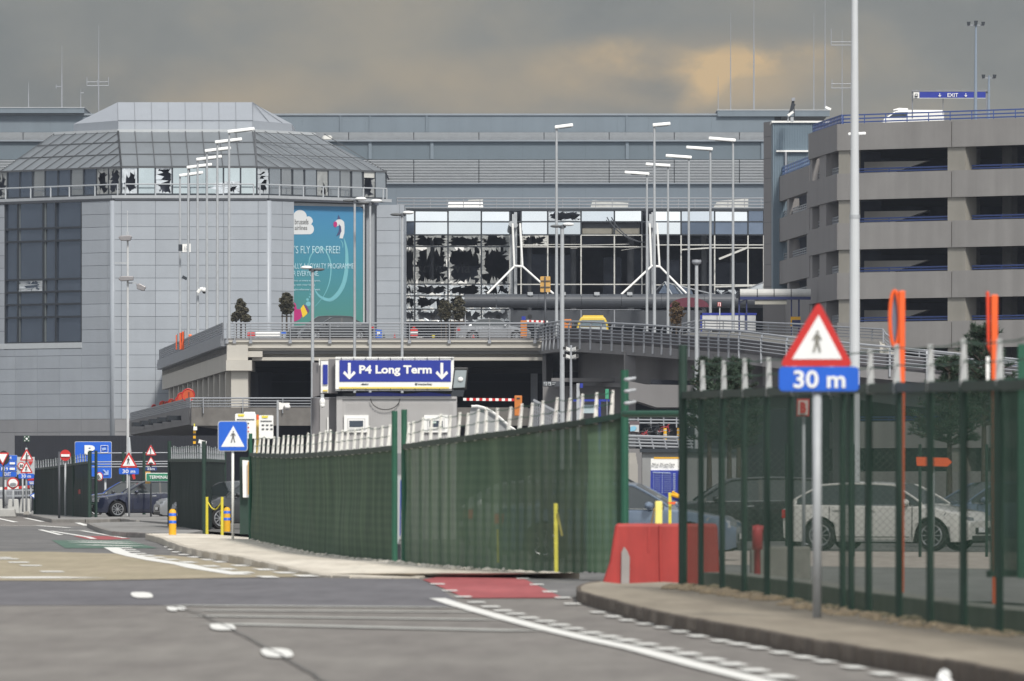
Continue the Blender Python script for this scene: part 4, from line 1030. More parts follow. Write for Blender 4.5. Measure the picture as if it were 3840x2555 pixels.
# small directory sign on the lower wall
sg = thing('parking_directory_sign', 'small grey directory sign with P and wheelchair squares on the lower ramp wall', 'sign', P(2070, 1452, 499))
pl(sg, 'board', M['darkgrey'], [(2036, 1430), (2104, 1430), (2104, 1450), (2036, 1450)], 497.6, .05)
pl(sg, 'square', M['sill'], [(2039, 1433), (2051, 1433), (2051, 1447), (2039, 1447)], 497.5, .03); pl(sg, 'square', M['sill'], [(2054, 1433), (2067, 1433), (2067, 1447), (2054, 1447)], 497.5, .03)
txt(sg, 'P', 2042, 1435, 2049, 1446, 497.4, M['darkgrey'], .02); pl(sg, 'symbol', M['darkgrey'], [(2057, 1435), (2060, 1435), (2061, 1440), (2065, 1446), (2058, 1444)], 497.4, .02)
pl(sg, 'lines', M['sill'], [(2071, 1435), (2084, 1435), (2084, 1437), (2071, 1437)], 497.5, .02); pl(sg, 'lines', M['sill'], [(2071, 1441), (2080, 1441), (2080, 1443), (2071, 1443)], 497.5, .02)
# ---- lower road on the left
low = thing('lower_road', 'lower concrete road with grey rail running under the elevated road', 'viaduct', (xat(850, 505), 510, 0))
zl_ = zat(1532, 505)
LS = Plane(xat(717, 505), 505, L1.x - L0.x, L1.y - L0.y); LL = LS.t(492)
ring = [LS.pt(0, 0), Vector((xat(2030, 505), 505, 0)), Vector((xat(2030, 600), 600, 0)), LS.pt(LL, 0) + Vector((2, 0, 0)), LS.pt(LL, 0)]
mb = MB(); mb.hexa([Vector((v.x, v.y, zl_ - .5)) for v in ring], [Vector((v.x, v.y, zl_)) for v in ring]); mb.build('road_slab', M['concd'], low)
mb = MB(); mb.bx(xat(718, 504.6), xat(1980, 504.6), 504.4, 505.2, zat(1597, 505), zl_ + .05); mb.build('fascia', mat('rough_concrete', (.14, .132, .125), .9, 0, .25, 1.5, bump=.3), low)
mb = MB(); pbox(mb, LS, .1, LL, zl_ - .7, zl_ + .05, -.5, .12); mb.build('side_fascia', M['concd'], low)
a = [LS.pt(0, zl_ - .7, .1), LS.pt(LL, zl_ - .7, .1), LS.pt(LL, zl_ - 1.1, -2.5), LS.pt(0, zl_ - 1.1, -2.5)]
mb = MB(); mb.hexa([v - Vector((0, 0, .25)) for v in a], a); mb.build('soffit', M['concd'], low)
mb = MB(); zt_ = zat(1494, 505)
for k in range(5): z = zl_ + .12 + (zt_ - zl_ - .12) * k / 4; mb.bar(LS.pt(0, z, .05), LS.pt(LL, z, .05), .05, .05 if k < 4 else .09)
for i in range(70): t = i * LL / 69; mb.bar(LS.pt(t, zl_, .05), LS.pt(t, zt_, .05), .05, .05)
mb.build('side_railing', M['steeld'], low)
mb = MB()
for k in range(4): z = zl_ + .12 + (zt_ - zl_ - .12) * k / 3; mb.cyl((xat(717, 504.7), 504.7, z), (xat(1500, 504.7), 504.7, z), .03 if k < 3 else .05, n=6)
mb.build('railing', M['steeld'], low)
for x in (762, 910, 1060, 1210):
    mb = MB(); mb.bx(xat(x - 1.5, 504), xat(x + 1.5, 504), 504.2, 504.6, zl_ - .3, zt_); mb.build('rail_post', M['steeld'], low)
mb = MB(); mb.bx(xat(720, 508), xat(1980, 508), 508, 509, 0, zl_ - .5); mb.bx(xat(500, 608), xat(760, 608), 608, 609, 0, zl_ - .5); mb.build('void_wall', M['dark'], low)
for i, x in enumerate((548, 580, 615, 648, 686)):
    mb = MB(); t = LS.t(x); c = LS.pt(t, zat(1592 - i * 6, LS.pt(t, 0).y), .35); mb.box(c, (1.2, .5, .28), .3); mb.build('soffit_light', M['frame'], low)
# ================= multi-storey car park =================
gar = thing('multi_storey_car_park', 'grey concrete multi-storey car park with blue rails along its open decks', 'car park', (24, 520, 0))
C0x, C0y = 19.66, 516.0
GF = Plane(C0x, C0y, 10.74, -9.0); GS = Plane(C0x, C0y, -1.26, 14.4)
GE = Plane(xat(3035, 532), 532, xat(2908, 554.7) - xat(3035, 532), 22.7)
zT = [23.23 - 3.0 * n for n in range(8)]; BH = 1.6; GW = 34
tj = GF.t(3568)
SL = GS.t(3031)
for n, z in enumerate(zT):
    for a, b in ((.06, tj - .04), (tj + .04, tj + 13.3), (tj + 13.4, GW)):
        mb = MB(); pbox(mb, GF, a, b, z - BH, z, -.4, 0); bo = mb.build('parapet_band', M['concg'], gar)
    mb = MB()
    for a, b in ((0.0, GS.t(3067)), (GS.t(3067) + .04, SL)): pbox(mb, GS, a, b, z - BH, z, -.4, 0)
    mb.build('side_band', M['concs'], gar)
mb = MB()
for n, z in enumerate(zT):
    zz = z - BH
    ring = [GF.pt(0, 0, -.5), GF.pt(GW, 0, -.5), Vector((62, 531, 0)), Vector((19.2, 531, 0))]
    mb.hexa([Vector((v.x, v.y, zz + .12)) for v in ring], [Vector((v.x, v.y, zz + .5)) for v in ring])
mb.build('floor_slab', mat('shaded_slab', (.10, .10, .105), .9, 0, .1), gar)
mb = MB()
for t0, w_ in ((.0, GF.t(3182)), (GF.t(3548), GF.t(3616) - GF.t(3548)), (tj + 12.7, 1.3), (tj + 25, 1.3)):
    for n in range(len(zT) - 1): pbox(mb, GF, t0 + .02, t0 + w_, zT[n + 1] - .2, zT[n] - BH + .2, -1.2, -.12)
mb.build('column', M['colc'], gar)
mb = MB()
for n in range(len(zT) - 1):
    for xa, xb in ((3067, 3092), (3031, 3040)):
        pbox(mb, GS, GS.t(xb), GS.t(xa), zT[n + 1] - .2, zT[n] - BH + .2, -.9, -.1)
mb.build('side_column', M['concs'], gar)
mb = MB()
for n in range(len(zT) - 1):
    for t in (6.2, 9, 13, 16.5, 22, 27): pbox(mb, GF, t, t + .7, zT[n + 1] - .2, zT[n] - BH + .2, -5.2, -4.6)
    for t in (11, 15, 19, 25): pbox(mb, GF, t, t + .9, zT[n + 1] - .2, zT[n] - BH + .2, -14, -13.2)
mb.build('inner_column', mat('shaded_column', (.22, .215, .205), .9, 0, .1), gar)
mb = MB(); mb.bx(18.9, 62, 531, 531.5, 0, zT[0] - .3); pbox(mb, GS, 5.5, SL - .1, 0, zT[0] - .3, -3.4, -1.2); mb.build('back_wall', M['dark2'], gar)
mb = MB()
for n in range(5):     # sloping inner ramps seen through the openings
    za = zT[n + 1]
    def w_(px, py): t = GF.t(px); return t, zat(py - n * 186.0, GF.pt(t, 0).y)
    t0, t1 = GF.t(3150), GF.t(3388)
    z1 = zT[n] - BH - .62
    a = [GF.pt(t0, za - .1, -2.4), GF.pt(t0 + 1.6, za - .1, -2.4), GF.pt(t1, z1 - .05, -2.4), GF.pt(t0, z1, -2.4)]
    mb.hexa([v + (GF.pt(0, 0, -.3) - GF.pt(0, 0, 0)) for v in a], a)
    t2, t3 = GF.t(3724), GF.t(3794)
    a = [GF.pt(t2, z1 + .1 - .25, -7), GF.pt(t3, z1 + .1 - .06, -7), GF.pt(t3, z1 + .1, -7), GF.pt(t2, z1 + .14, -7)]
    mb.hexa([v + (GF.pt(0, 0, -.3) - GF.pt(0, 0, 0)) for v in a], a)
    pbox(mb, GS, .5, GS.t(3104), za + .2, z1 - .1, -4, -3.6)
mb.build('inner_ramp', mat('daylit_ramp_concrete', (.50, .48, .45), .85, 0, .06), gar)  # outside light reaching the ramps is painted in as a paler concrete
def brail(mb, pln, t0, t1, z, hs, step, off, r=.04):
    for h in hs: mb.bar(pln.pt(t0, z + h, off), pln.pt(t1, z + h, off), r * 1.6, r * 2)
    n = max(1, round(abs(t1 - t0) / step))
    for i in range(n + 1): t = t0 + (t1 - t0) * i / n; mb.bar(pln.pt(t, z - .1, off), pln.pt(t, z + hs[-1], off), .06, .06)
mb = MB(); brail(mb, GF, 0, GW, zT[0], (.12, .33, .55), 1.6, -.6); mb.build('roof_rail', M['bluerail'], gar)
mb = MB(); brail(mb, GS, 0, SL, zT[0], (.12, .33, .55), .7, -.3); mb.build('roof_rail', M['bluerail'], gar)
for n in range(1, len(zT) - 1):
    mb = MB()
    for a, b in ((GF.t(3184), GF.t(3545)), (GF.t(3605), tj + 12.6), (tj + 14, GW)): brail(mb, GF, a, b, zT[n], (.12, .28), 2.6, -.8, .045)
    mb.build('deck_rail', M['bluerail'], gar)
    mb = MB(); brail(mb, GS, .3, GS.t(3092), zT[n], (.14, .32, .5), .55, -.5, .03); brail(mb, GS, GS.t(3067), SL - .3, zT[n], (.14, .32, .5), .8, -.5, .03); mb.build('side_rail', M['steeld'], gar)
# set-back stair wing on the left
EL = GE.t(2908)
topz = GE.at(2908, 669).z
zE = [topz + .55, topz - 2.6, topz - 5.75, topz - 8.9, topz - 12.0]
ztE = [(topz + .05, GE.at(2908, 763).z)] 
e_open = [(763, 826), (914, 985), (1072, 1127)]
lev = []
zs_ = [topz] 
for ya, yb in e_open: zs_ += [GE.at(2905, ya).z, GE.at(2905, yb).z]
zs_.append(0)
for i in range(0, len(zs_), 2):
    mb = MB(); pbox(mb, GE, .0, EL, zs_[i + 1], zs_[i], -.4, 0); mb.build('wing_band', M['concs'], gar)
for i in range(1, len(zs_) - 1, 2):
    z1, z0 = zs_[i], zs_[i + 1]
    mb = MB(); pbox(mb, GE, 0, GE.t(3022), z0, z1, -.6, -.05); pbox(mb, GE, GE.t(2956), GE.t(2948), z0, z1, -.7, -.06); pbox(mb, GE, GE.t(2925), GE.t(2907), z0, z1, -1.6, -1.2); mb.build('wing_column', M['concs'], gar)
    mb = MB(); brail(mb, GE, GE.t(3020), GE.t(2957), z0, (.15, .3, .45), 1.2, -.3, .03); brail(mb, GE, GE.t(2947), GE.t(2909), z0, (.15, .3, .45), 1.2, -.3, .03); mb.build('wing_rail', M['steeld'], gar)
mb = MB(); brail(mb, GE, .5, EL - .6, topz, (.15, .38, .6), 1.3, -.2, .04); mb.build('wing_roof_rail', mat('pale_blue_rail', (.13, .21, .42), .5, 0, .1), gar)
mb = MB(); pbox(mb, GE, EL - .6, EL - .2, 0, topz - .3, -9, -.5); pbox(mb, GE, -.5, EL - .7, 0, topz - .3, -9, -1.3); mb.build('wing_inner_wall', M['dark2'], gar)
ep = GE.pt(EL, 0); GX = Plane(ep.x, ep.y, xat(2867, 557) - ep.x, 557 - ep.y)
xe = GX.t(2867)
cladding(gar, GX, [0, xe], [GX.at(2890, y).z for y in (456, 512, 594, 669, 758, 834, 915, 992, 1075, 1250)] + [0], M['concs'], name='wing_end_panel')
# blue corrugated plant room
cz1, cz0 = zat(461, 552), 14
mb = MB(); cp = Plane(xat(2899, 552), 552, 1, 0)
for i in range(26):
    t = i * (cp.t(3060)) / 26; pbox(mb, cp, t, t + .06, cz0, cz1, -.2, .06)
pbox(mb, cp, 0, cp.t(3062), cz0, cz1, -6, 0); mb.build('corrugated_wall', mat('blue_grey_corrugated', (.16, .215, .265), .5, .1, .06, 1), gar)
mb = MB(); pbox(mb, cp, -.1, cp.t(3110), cz1, cz1 + .12, -6.2, .2); pbox(mb, cp, cp.t(2911), cp.t(3032), zat(568, 552) - .05, zat(568, 552) + .06, 0, .3); mb.build('white_trim', M['white'], gar)
mb = MB(); pbox(mb, cp, cp.t(2953), cp.t(2990), zat(650, 552), zat(604, 552), 0, .08); mb.build('plant_door', M['farwall2'], gar)
mb = MB(); mb.tube([P(2947, 668, 551.7), P(2947, 570, 551.7)], .08); mb.build('pipe', M['steeld'], gar)

# ---- things on the roofs: aerials, lamps, van, exit gantry
def mast(px, y0, y1, D, label, r=.05, arms=(), name='antenna_mast', th=None, group='aerial masts on the hall roof'):
    t = thing(name, label, 'antenna', P(px, y1, D), group)
    mb = MB(); ym = y0 + (y1 - y0) * .45
    mb.cyl(P(px, y1, D), P(px, ym, D), r, r * .8, 7); mb.cyl(P(px, ym, D), P(px, y0, D), r * .6, r * .25, 6); mb.build('pole', M['steeld'], t)
    for a in arms:
        mb = MB(); mb.tube([P(x, y, D) for x, y in a], .035, 5); mb.build('crossbar', M['steeld'], t)
    return t
mast(107, 308, 407, 725, 'short thin whip aerial at the far left of the hall roof', .05)
mast(232, 172, 407, 725, 'tall aerial with a small white disc on the left hall roof', .06, [[(232, 325), (211, 325)], [(211, 318), (211, 333)]])
mast(303, 333, 407, 725, 'shortest whip aerial with a stub arm beside the roof upstand end', .045, [[(303, 349), (314, 349)]])
mast(370, 95, 420, 725, 'tall aerial carrying a rectangular wire frame left of the lantern roof', .06, [[(326, 290), (326, 322)], [(326, 308), (407, 308)], [(326, 322), (407, 322)], [(407, 290), (407, 322)], [(366, 300), (366, 320)]])
mast(2693, 285, 418, 725, 'bent short whip aerial at the left end of the right roof upstand', .04)
mast(2740, 48, 416, 725, 'slim aerial second from the left on the right roof upstand', .05)
mast(2827, -40, 416, 725, 'tall aerial running out of the top of the picture nearest the pale cloud break', .07)
mast(3052, 48, 416, 725, 'slim aerial just left of the tallest right mast', .05)
mast(3094, -40, 410, 725, 'tall pale aerial with a camera box at its foot', .07)
mast(3158, 110, 435, 725, 'aerial with two square wire frames beside the big light column', .05, [[(3117, 108), (3117, 170)], [(3117, 158), (3200, 158)], [(3117, 170), (3200, 170)], [(3117, 315), (3200, 315)], [(3117, 331), (3200, 331)], [(3120, 300), (3120, 331)]])
t = thing('roof_camera', 'white camera housing at the foot of the pale roof aerial', 'camera', P(3094, 410, 724))
mb = MB(); mb.bar(P(3095, 402, 724), P(3116, 411, 724), .24, .2); mb.build('housing', M['white'], t); mb = MB(); mb.bar(P(3092, 415, 724), P(3098, 405, 724), .1, .1); mb.build('bracket', M['steeld'], t)
t = thing('roof_antenna_array', 'leaning roof antenna bracket with a white panel above the corrugated plant room', 'antenna', P(2968, 456, 550))
mb = MB(); mb.bar(P(2964, 418, 550), P(2975, 372, 550), .12, .12); mb.bar(P(2979, 450, 550), P(2977, 375, 550), .06, .06); mb.bar(P(2962, 425, 550), P(2978, 390, 550), .1, .2); mb.build('frame', M['frame'], t)
mb = MB(); mb.plate([(2952, 430), (2972, 416), (2978, 422), (2958, 438)], 549.8, .1); mb.build('panel', M['white'], t)
mb = MB(); mb.plate([(2968, 368), (2981, 366), (2982, 378), (2969, 380)], 549.8, .3); mb.build('camera_head', M['steeld'], t)
mb = MB(); mb.bar(P(2955, 456, 550), P(2957, 432, 550), .1, .1); mb.bar(P(2970, 458, 550), P(2970, 440, 550), .2, .2); mb.build('foot', M['steel'], t)
# exit gantry
t = thing('exit_gantry_sign', 'blue EXIT gantry sign with two arrows on the car park roof', 'sign', P(3560, 445, 522))
for a, b in ((3419, 3424), (3697, 3706)): pl(t, 'post', mat('gantry_grey', (.22, .23, .25), .5, .2, .1), [(a, 338), (b, 338), (b, 445), (a, 445)], 522, .12)
pl(t, 'beam', MATS['gantry_grey'], [(3419, 338), (3706, 338), (3706, 344), (3419, 344)], 521.9, .3)
pl(t, 'board', M['p4blue'], [(3448, 345), (3696, 345), (3696, 367), (3448, 367)], 521.9, .1); pl(t, 'board_edge', M['sill'], [(3424, 367.5), (3696, 367.5), (3696, 370), (3424, 370)], 521.85, .1)
pl(t, 'symbol_square', M['white'], [(3426, 347), (3447, 347), (3447, 369), (3426, 369)], 521.8, .05)
pl(t, 'symbol', M['darkgrey'], rrect(3431, 352, 3442, 364, 2), 521.7, .03); pl(t, 'symbol_window', M['white'], [(3433, 355), (3440, 355), (3440, 359), (3433, 359)], 521.6, .03)
txt(t, 'EXIT', 3553, 350, 3593, 364, 521.8, M['white'], .01)
def darrow(parent, cx, y0, y1, wd, D, m=None):
    h = y1 - y0; pl(parent, 'arrow', m or M['white'], [(cx - wd * .11, y0), (cx + wd * .11, y0), (cx + wd * .11, y1 - h * .30), (cx + wd * .36, y1 - h * .52), (cx + wd * .5, y1 - h * .38), (cx, y1), (cx - wd * .5, y1 - h * .38), (cx - wd * .36, y1 - h * .52), (cx - wd * .11, y1 - h * .30)], D, .02)
darrow(t, 3524, 350, 364, 11, 521.8); darrow(t, 3622, 350, 364, 11, 521.8)
pl(t, 'mid_hanger', MATS['gantry_grey'], [(3535, 371), (3538, 371), (3538, 430), (3535, 430)], 522.1, .1)
for px, y0, D, lab in ((3660, 78, 514, 'tall slim floodlight mast rising from the car park roof'), (3709, 276, 520, 'short twin floodlight pole beside the exit gantry')):
    t = thing('floodlight_mast', lab, 'light', P(px, 445, D)); mb = MB(); mb.cyl(P(px - 2, 450, D), P(px, y0 + 8, D), .11 if y0 < 100 else .09, .06, 8); mb.build('pole', mat('blue_grey_pole', (.24, .29, .36), .5, .2, .05), t)
    w_ = 34 if y0 < 100 else 26
    mb = MB(); mb.bar(P(px - w_, y0 + 17, D), P(px + w_, y0 + 17, D), .07, .07); mb.build('crossbar', M['steeld'], t)
    for s in ((-1, 0, 1) if y0 < 100 else (-1, 1)):
        mb = MB(); mb.plate([(px + s * w_ * .8 - 7, y0 + (4 if s else 0)), (px + s * w_ * .8 + 7, y0 + (4 if s else 0)), (px + s * w_ * .8 + 5, y0 + 16), (px + s * w_ * .8 - 5, y0 + 16)], D - .2, .2); mb.build('floodlight', M['frame'], t)
van = thing('parked_van', 'white van parked on the car park roof behind the blue rail', 'van', P(3420, 470, 530))
o = MB().plate([(3308, 470), (3312, 448), (3352, 420), (3378, 412), (3540, 413), (3542, 470)], 528, 2.0).build('body', M['white'], van); bevel(o, .12, 2)
pl(van, 'window', M['carglass'], [(3332, 440), (3358, 422), (3405, 421), (3400, 440)], 527.95, .02)
t = MB().plate([(3350, 411), (3372, 405), (3405, 407), (3405, 413), (3350, 414)], 529, 1.2).build('roof_rack', M['white'], van)

# ================= lamps =================
def tlamp(px, py, x0, x1, y0, y1, D, zb, label, group):
    t = thing('street_lamp', label, 'street lamp', (xat(px, D), D, zb), group)
    mb = MB(); mb.cyl((xat(px, D), D, zb), (xat(px, D), D, zat(py + 4, D)), .10, .065, 10); mb.build('pole', M['steel'], t)
    a, b = P(x0, y0, D), P(x1, y1, D)
    mb = MB(); mb.bar(a, b, .42, .19); o = mb.build('lamp_head', M['lampw'], t); bevel(o, .05, 2)
    mb = MB(); mb.bar(a.lerp(b, .25) - Vector((0, 0, .10)), a.lerp(b, .9) - Vector((0, 0, .10)), .3, .05); mb.build('lamp_glass', M['lampd'], t)
    return t
gl = 'lamps along the left side of the elevated road'; gr = 'lamps along the right side of the elevated road'
for (px, py, x0, x1, D, lab) in ((859, 489, 853, 955, 508.5, 'nearest and tallest looking lamp of the left row, at the deck corner'), (815, 528, 806, 908, 524, 'second lamp from the deck corner in the left row'), (776, 561, 768, 866, 537.6, 'third lamp from the deck corner in the left row'), (741, 593, 736, 832, 551.6, 'fourth lamp from the deck corner, the camera on its pole'), (706, 623, 700, 795, 565.4, 'fifth lamp from the deck corner, next to the white 10 plate'), (675, 653, 672, 762, 580, 'farthest lamp of the left row, carrying the white 10 plate')):
    tlamp(px, py, x0, x1, py + 6, py - 6, D, ZD, lab, gl)
for (px, py, x0, x1, y0, y1, D, lab) in ((2749, 522, 2657, 2759, 519, 527, 521, 'nearest lamp of the right row, closest to the car park'), (2664, 556, 2573, 2673, 553, 560, 535, 'second lamp from the car park in the right row'), (2583, 587, 2496, 2594, 584, 591, 549, 'third lamp from the car park in the right row'), (2505, 619, 2421, 2514, 616, 622, 563.5, 'fourth lamp from the car park in the right row'), (2426, 649, 2342, 2435, 646, 653, 578, 'farthest lamp of the right row with the lowest looking head')):
    tlamp(px, py, x0, x1, y0, y1, D, ZD, lab, gr)
tlamp(2087, 475, 2080, 2149, 478, 469, 502, zat(1262, 502), 'lone tall lamp standing at the start of the exit ramp', gr)
tlamp(2454, 466, 2447, 2514, 470, 464, 500, zat(1270, 500), 'tall lamp on the ramp edge with its head pointing right', gr)
def dish(px, py, D, label, s=1, r=.085, dk=-1):
    t = thing('double_dish_lamp', label, 'street lamp', (xat(px, D), D, 0), 'double headed dish lamps')
    k = K / D
    mb = MB(); mb.cyl((xat(px, D), D, 0), P(px, py + 8, D), r * 1.15, r * .8, 10); mb.build('pole', M['steel'], t)
    w_ = 22 * s
    mb = MB(); c = P(px - dk * (w_ + 1), py - 2, D); mb.ell(c, (w_ / k, .3, 7 * s / k), 16, 10); mb.build('lamp_shade', M['lampw'], t, smooth=True)
    mb = MB(); c = P(px + dk * (w_ + 1), py + 5, D); mb.ell(c, (w_ / k, .3, 6 * s / k), 16, 10); mb.build('lamp_shade', M['lampd'], t, smooth=True)
    mb = MB(); mb.bar(P(px - 14 * s, py + 7, D), P(px + 14 * s, py + 7, D), .1, .1); mb.cyl(P(px, py + 12, D), P(px, py + 1, D), .16, .12, 8); mb.build('bracket', M['darkgrey'], t)
    return t
dish(1330, 748, 500, 'double dish lamp in front of the right edge of the poster')
dish(1388, 756, 498, 'double dish lamp just right of the poster')
dish(1508, 800, 496, 'double dish lamp in front of the pale wing wall')
dish(1172, 1006, 470, 'double dish lamp crossing the poster text, white dish on the left', 1, .1, 1)
dish(2108, 844, 455, 'double dish lamp on the thick pole before the ramp', 1, .13)
t = thing('mushroom_lamp', 'lamp with a round dark mushroom head before the exit ramp', 'street lamp', (xat(2612, 440), 440, 0))
mb = MB(); mb.cyl((xat(2612, 440), 440, 0), P(2612, 995, 440), .12, .09, 10); mb.build('pole', M['steel'], t)
mb = MB(); mb.cyl(P(2612, 984, 440), P(2612, 975, 440), .25, .24, 18); mb.ell(P(2612, 984, 440), (.24, .24, .14), 16, 8); mb.build('lamp_head', M['steeld'], t)
# big tapered light column on the right
t = thing('light_column', 'thick tapered pale light column rising out of the top of the picture', 'street lamp', (xat(3205, 205), 205, 0))
mb = MB(); mb.cyl((xat(3204, 205), 205, 0), P(3205, 820, 205), .14, .118, 16); mb.cyl(P(3205, 820, 205), P(3205, -700, 205), .112, .05, 16); mb.build('column', mat('pale_column', (.52, .54, .565), .6, 0, .05, 1), t, smooth=True)
mb = MB(); mb.cyl(P(3205, 820, 205), P(3205, 806, 205), .125, .125, 16); mb.build('joint_ring', M['steel'], t)
t = thing('street_lamp', 'short white headed lamp partly hidden behind the thick light column', 'street lamp', (xat(3205, 470), 470, 0))
mb = MB(); mb.cyl((xat(3212, 470), 470, 0), P(3212, 505, 470), .1, .07, 8); mb.build('pole', M['steel'], t)
o = MB().bar(P(3180, 504, 470), P(3247, 501, 470), .35, .17).build('lamp_head', M['lampw'], t); bevel(o, .06, 2)
# left floodlight pole
t = thing('floodlight_pole', 'thin pale pole with angled floodlights in front of the tower', 'light', (xat(479, 356), 356, .12))
mb = MB(); mb.cyl((xat(479, 356), 356, .12), P(479, 895, 356), .06, .04, 8); mb.cyl(P(478, 895, 356), P(478, 790, 356), .012, .01, 5); mb.build('pole', mat('pale_pole', (.52, .53, .54), .55, 0, .1, 3), t)
mb = MB(); mb.bar(P(430, 987, 356), P(478, 987, 356), .05, .05); mb.bar(P(480, 1062, 356), P(512, 1062, 356), .05, .05); mb.build('arm', M['steel'], t)
for q in ([(443, 890), (452, 884), (490, 883), (495, 888), (488, 903), (452, 903)], [(443, 1046), (452, 1036), (500, 1036), (500, 1052), (452, 1055)], [(511, 1066), (522, 1063), (548, 1076), (540, 1092), (514, 1085)]):
    o = MB().plate(q, 355.7, .35).build('floodlight', mat('flood_grey', (.26, .25, .26), .45, .3, .1), t); bevel(o, .03)
pl(t, 'sensor', M['steel'], [(474, 868), (483, 868), (483, 884), (474, 884)], 355.9, .1)
# white 10 plate and cameras on the left lamps
t = thing('number_plate_sign', 'white plate reading 10 fixed to the farthest left lamp', 'sign', P(700, 945, 579)); pl(t, 'plate', M['white'], [(684, 916), (715, 914), (715, 946), (684, 946)], 579, .05); txt(t, '10', 692, 924, 704, 938, 578.9, M['steeld'], 0)
pl(t, 'bracket', M['frame'], [(669, 917), (684, 917), (684, 942), (669, 942)], 579.2, .04)
t = thing('cctv_camera', 'small dark camera looking right between the left lamps', 'camera', P(692, 1045, 570)); mb = MB(); mb.bar(P(684, 1038, 570), P(701, 1047, 570), .2, .2); mb.build('housing', M['frame'], t); mb = MB(); mb.bar(P(676, 1055, 570), P(688, 1042, 570), .05, .05); mb.build('bracket', M['steel'], t)
t = thing('dome_camera', 'white dome camera hanging on the fourth left lamp', 'camera', P(760, 1090, 550)); mb = MB(); mb.tube([P(742, 1098, 551), P(750, 1086, 551), P(762, 1083, 551)], .12, 8); mb.build('arm', M['white'], t); mb = MB(); mb.ell(P(766, 1088, 551), (.2, .2, .16)); mb.build('housing', M['white'], t, True); mb = MB(); mb.ell(P(766, 1094, 551), (.14, .14, .14)); mb.build('dome', M['black'], t, True)
# ================= car park cabin and its signs =================
CD = 220
cab = thing('site_cabin', 'grey ribbed cabin with small white windows behind the green fence', 'cabin', (xat(1490, CD), CD + 1, 0))
zc1 = zat(1487, CD)
mb = MB(); mb.bx(xat(1262, CD), xat(1712, CD), CD, CD + 2.4, .0, zc1)
for x in range(1300, 1705, 9): mb.bx(xat(x, CD), xat(x + 4, CD), CD - .02, CD, .2, zat(1512, CD))
o = mb.build('wall', M['cabin'], cab)
pl(cab, 'corner_post', M['cabin'], [(1262, 1488), (1284, 1488), (1284, 1990), (1262, 1990)], CD - .04, .04)
pl(cab, 'roof_edge', M['cabin'], [(1262, 1487), (1712, 1487), (1712, 1497), (1262, 1497)], CD - .05, .04)
mb = MB(); mb.bx(xat(1236, 221.5), xat(1261, CD), CD + .6, CD + 5, 0, zat(1490, CD)); mb.build('side_wall', M['cabind'], cab)
for x0, x1, y0, y1, kx in ((1290, 1382, 1557, 1622, 0), (1590, 1680, 1557, 1622, 1)):
    w0 = pl(cab, 'window', M['white'], [(x0, y0), (x1, y0), (x1, y1), (x0, y1)], CD - .08, .06)
    pl(w0, 'frame', mat('window_frame_grey', (.55, .55, .56), .5, 0, 0), [(x0 + 12, y0 + 12), (x1 - 12, y0 + 12), (x1 - 12, y1 - 8), (x0 + 12, y1 - 8)], CD - .09, .02)
    pl(w0, 'frame', M['white'], [(x0 + 16, y0 + 17), (x1 - 16, y0 + 17), (x1 - 16, y1 - 14), (x0 + 16, y1 - 14)], CD - .10, .02)
    pl(w0, 'pane', M['glassd'], [(x0 + 20, y0 + 21), (x1 - 20 - kx * 12, y0 + 21), (x1 - 20 - kx * 12, y1 - 20), (x0 + 20, y1 - 20)], CD - .11, .02)
    if kx: pl(w0, 'notice', mat('pale_notice', (.45, .55, .52), .6, 0, 0), [(x0 + 24, y0 + 24), (x0 + 46, y0 + 24), (x0 + 46, y0 + 31), (x0 + 24, y0 + 31)], CD - .13, .01); pl(w0, 'pane', M['glassd'], [(x1 - 28, y0 + 21), (x1 - 19, y0 + 21), (x1 - 19, y1 - 20), (x1 - 28, y1 - 20)], CD - .11, .02)
mb = MB(); mb.tube([P(1445 + 55 * math.cos(R(180 - 180 * i / 14)) * -1, 1495 + 42 * math.sin(R(180 * i / 14)), CD - .1) for i in range(15)], .012, 5); mb.build('loose_cable', M['black'], cab)
mb = MB(); mb.bx(xat(1285, CD), xat(1700, CD), CD - .02, CD + .5, zat(1486, CD), zat(1474, CD)); mb.build('roof_vent_strip', M['frame'], cab)
mb = MB(); mb.plate([(1335, 1474), (1440, 1470), (1520, 1478), (1600, 1470), (1690, 1480), (1690, 1486), (1335, 1486)], CD - .05, .3); mb.build('blue_tarpaulin', M['p4blue'], cab)
lc = thing('site_cabin', 'second darker cabin half hidden behind the lit grey one, with a white camera', 'cabin', (xat(1210, 226), 227, 0))
mb = MB(); mb.bx(xat(1167, 226), xat(1236, 226), 226, 231, 0, zat(1492, 226)); mb.build('wall', M['cabind'], lc)
pl(lc, 'door_frame', M['cabin'], [(1200, 1500), (1234, 1500), (1234, 1700), (1200, 1700)], 225.95, .05); pl(lc, 'edge_strip', M['white'], [(1227, 1565), (1232, 1565), (1232, 1625), (1227, 1625)], 225.9, .03)
def logo(parent, x, y, D):
    pl(parent, 'emblem', M['darkgrey'], [(x, y + 7), (x + 9, y), (x + 14, y + 4), (x + 26, y + 3), (x + 12, y + 8)], D, .01)
    pl(parent, 'emblem', MATS['gantry_grey'], [(x + 14, y + 2), (x + 31, y + 2), (x + 31, y + 4), (x + 14, y + 4)], D, .01); pl(parent, 'emblem', MATS['gantry_grey'], [(x + 14, y + 6), (x + 29, y + 6), (x + 29, y + 8), (x + 14, y + 8)], D, .01)
sg = thing('parking_sign', 'large blue sign reading P4 Long Term with two down arrows', 'sign', P(1480, 1465, 220))
SD = 219.75
mb = MB(); mb.bx(xat(1262, SD), xat(1700, SD), SD + .06, SD + 1.1, zat(1462, SD), zat(1343, SD)); mb.build('casing', M['steel'], sg)
pl(sg, 'frame', M['white'], [(1258, 1339), (1702, 1339), (1702, 1466), (1258, 1466)], SD, .08)
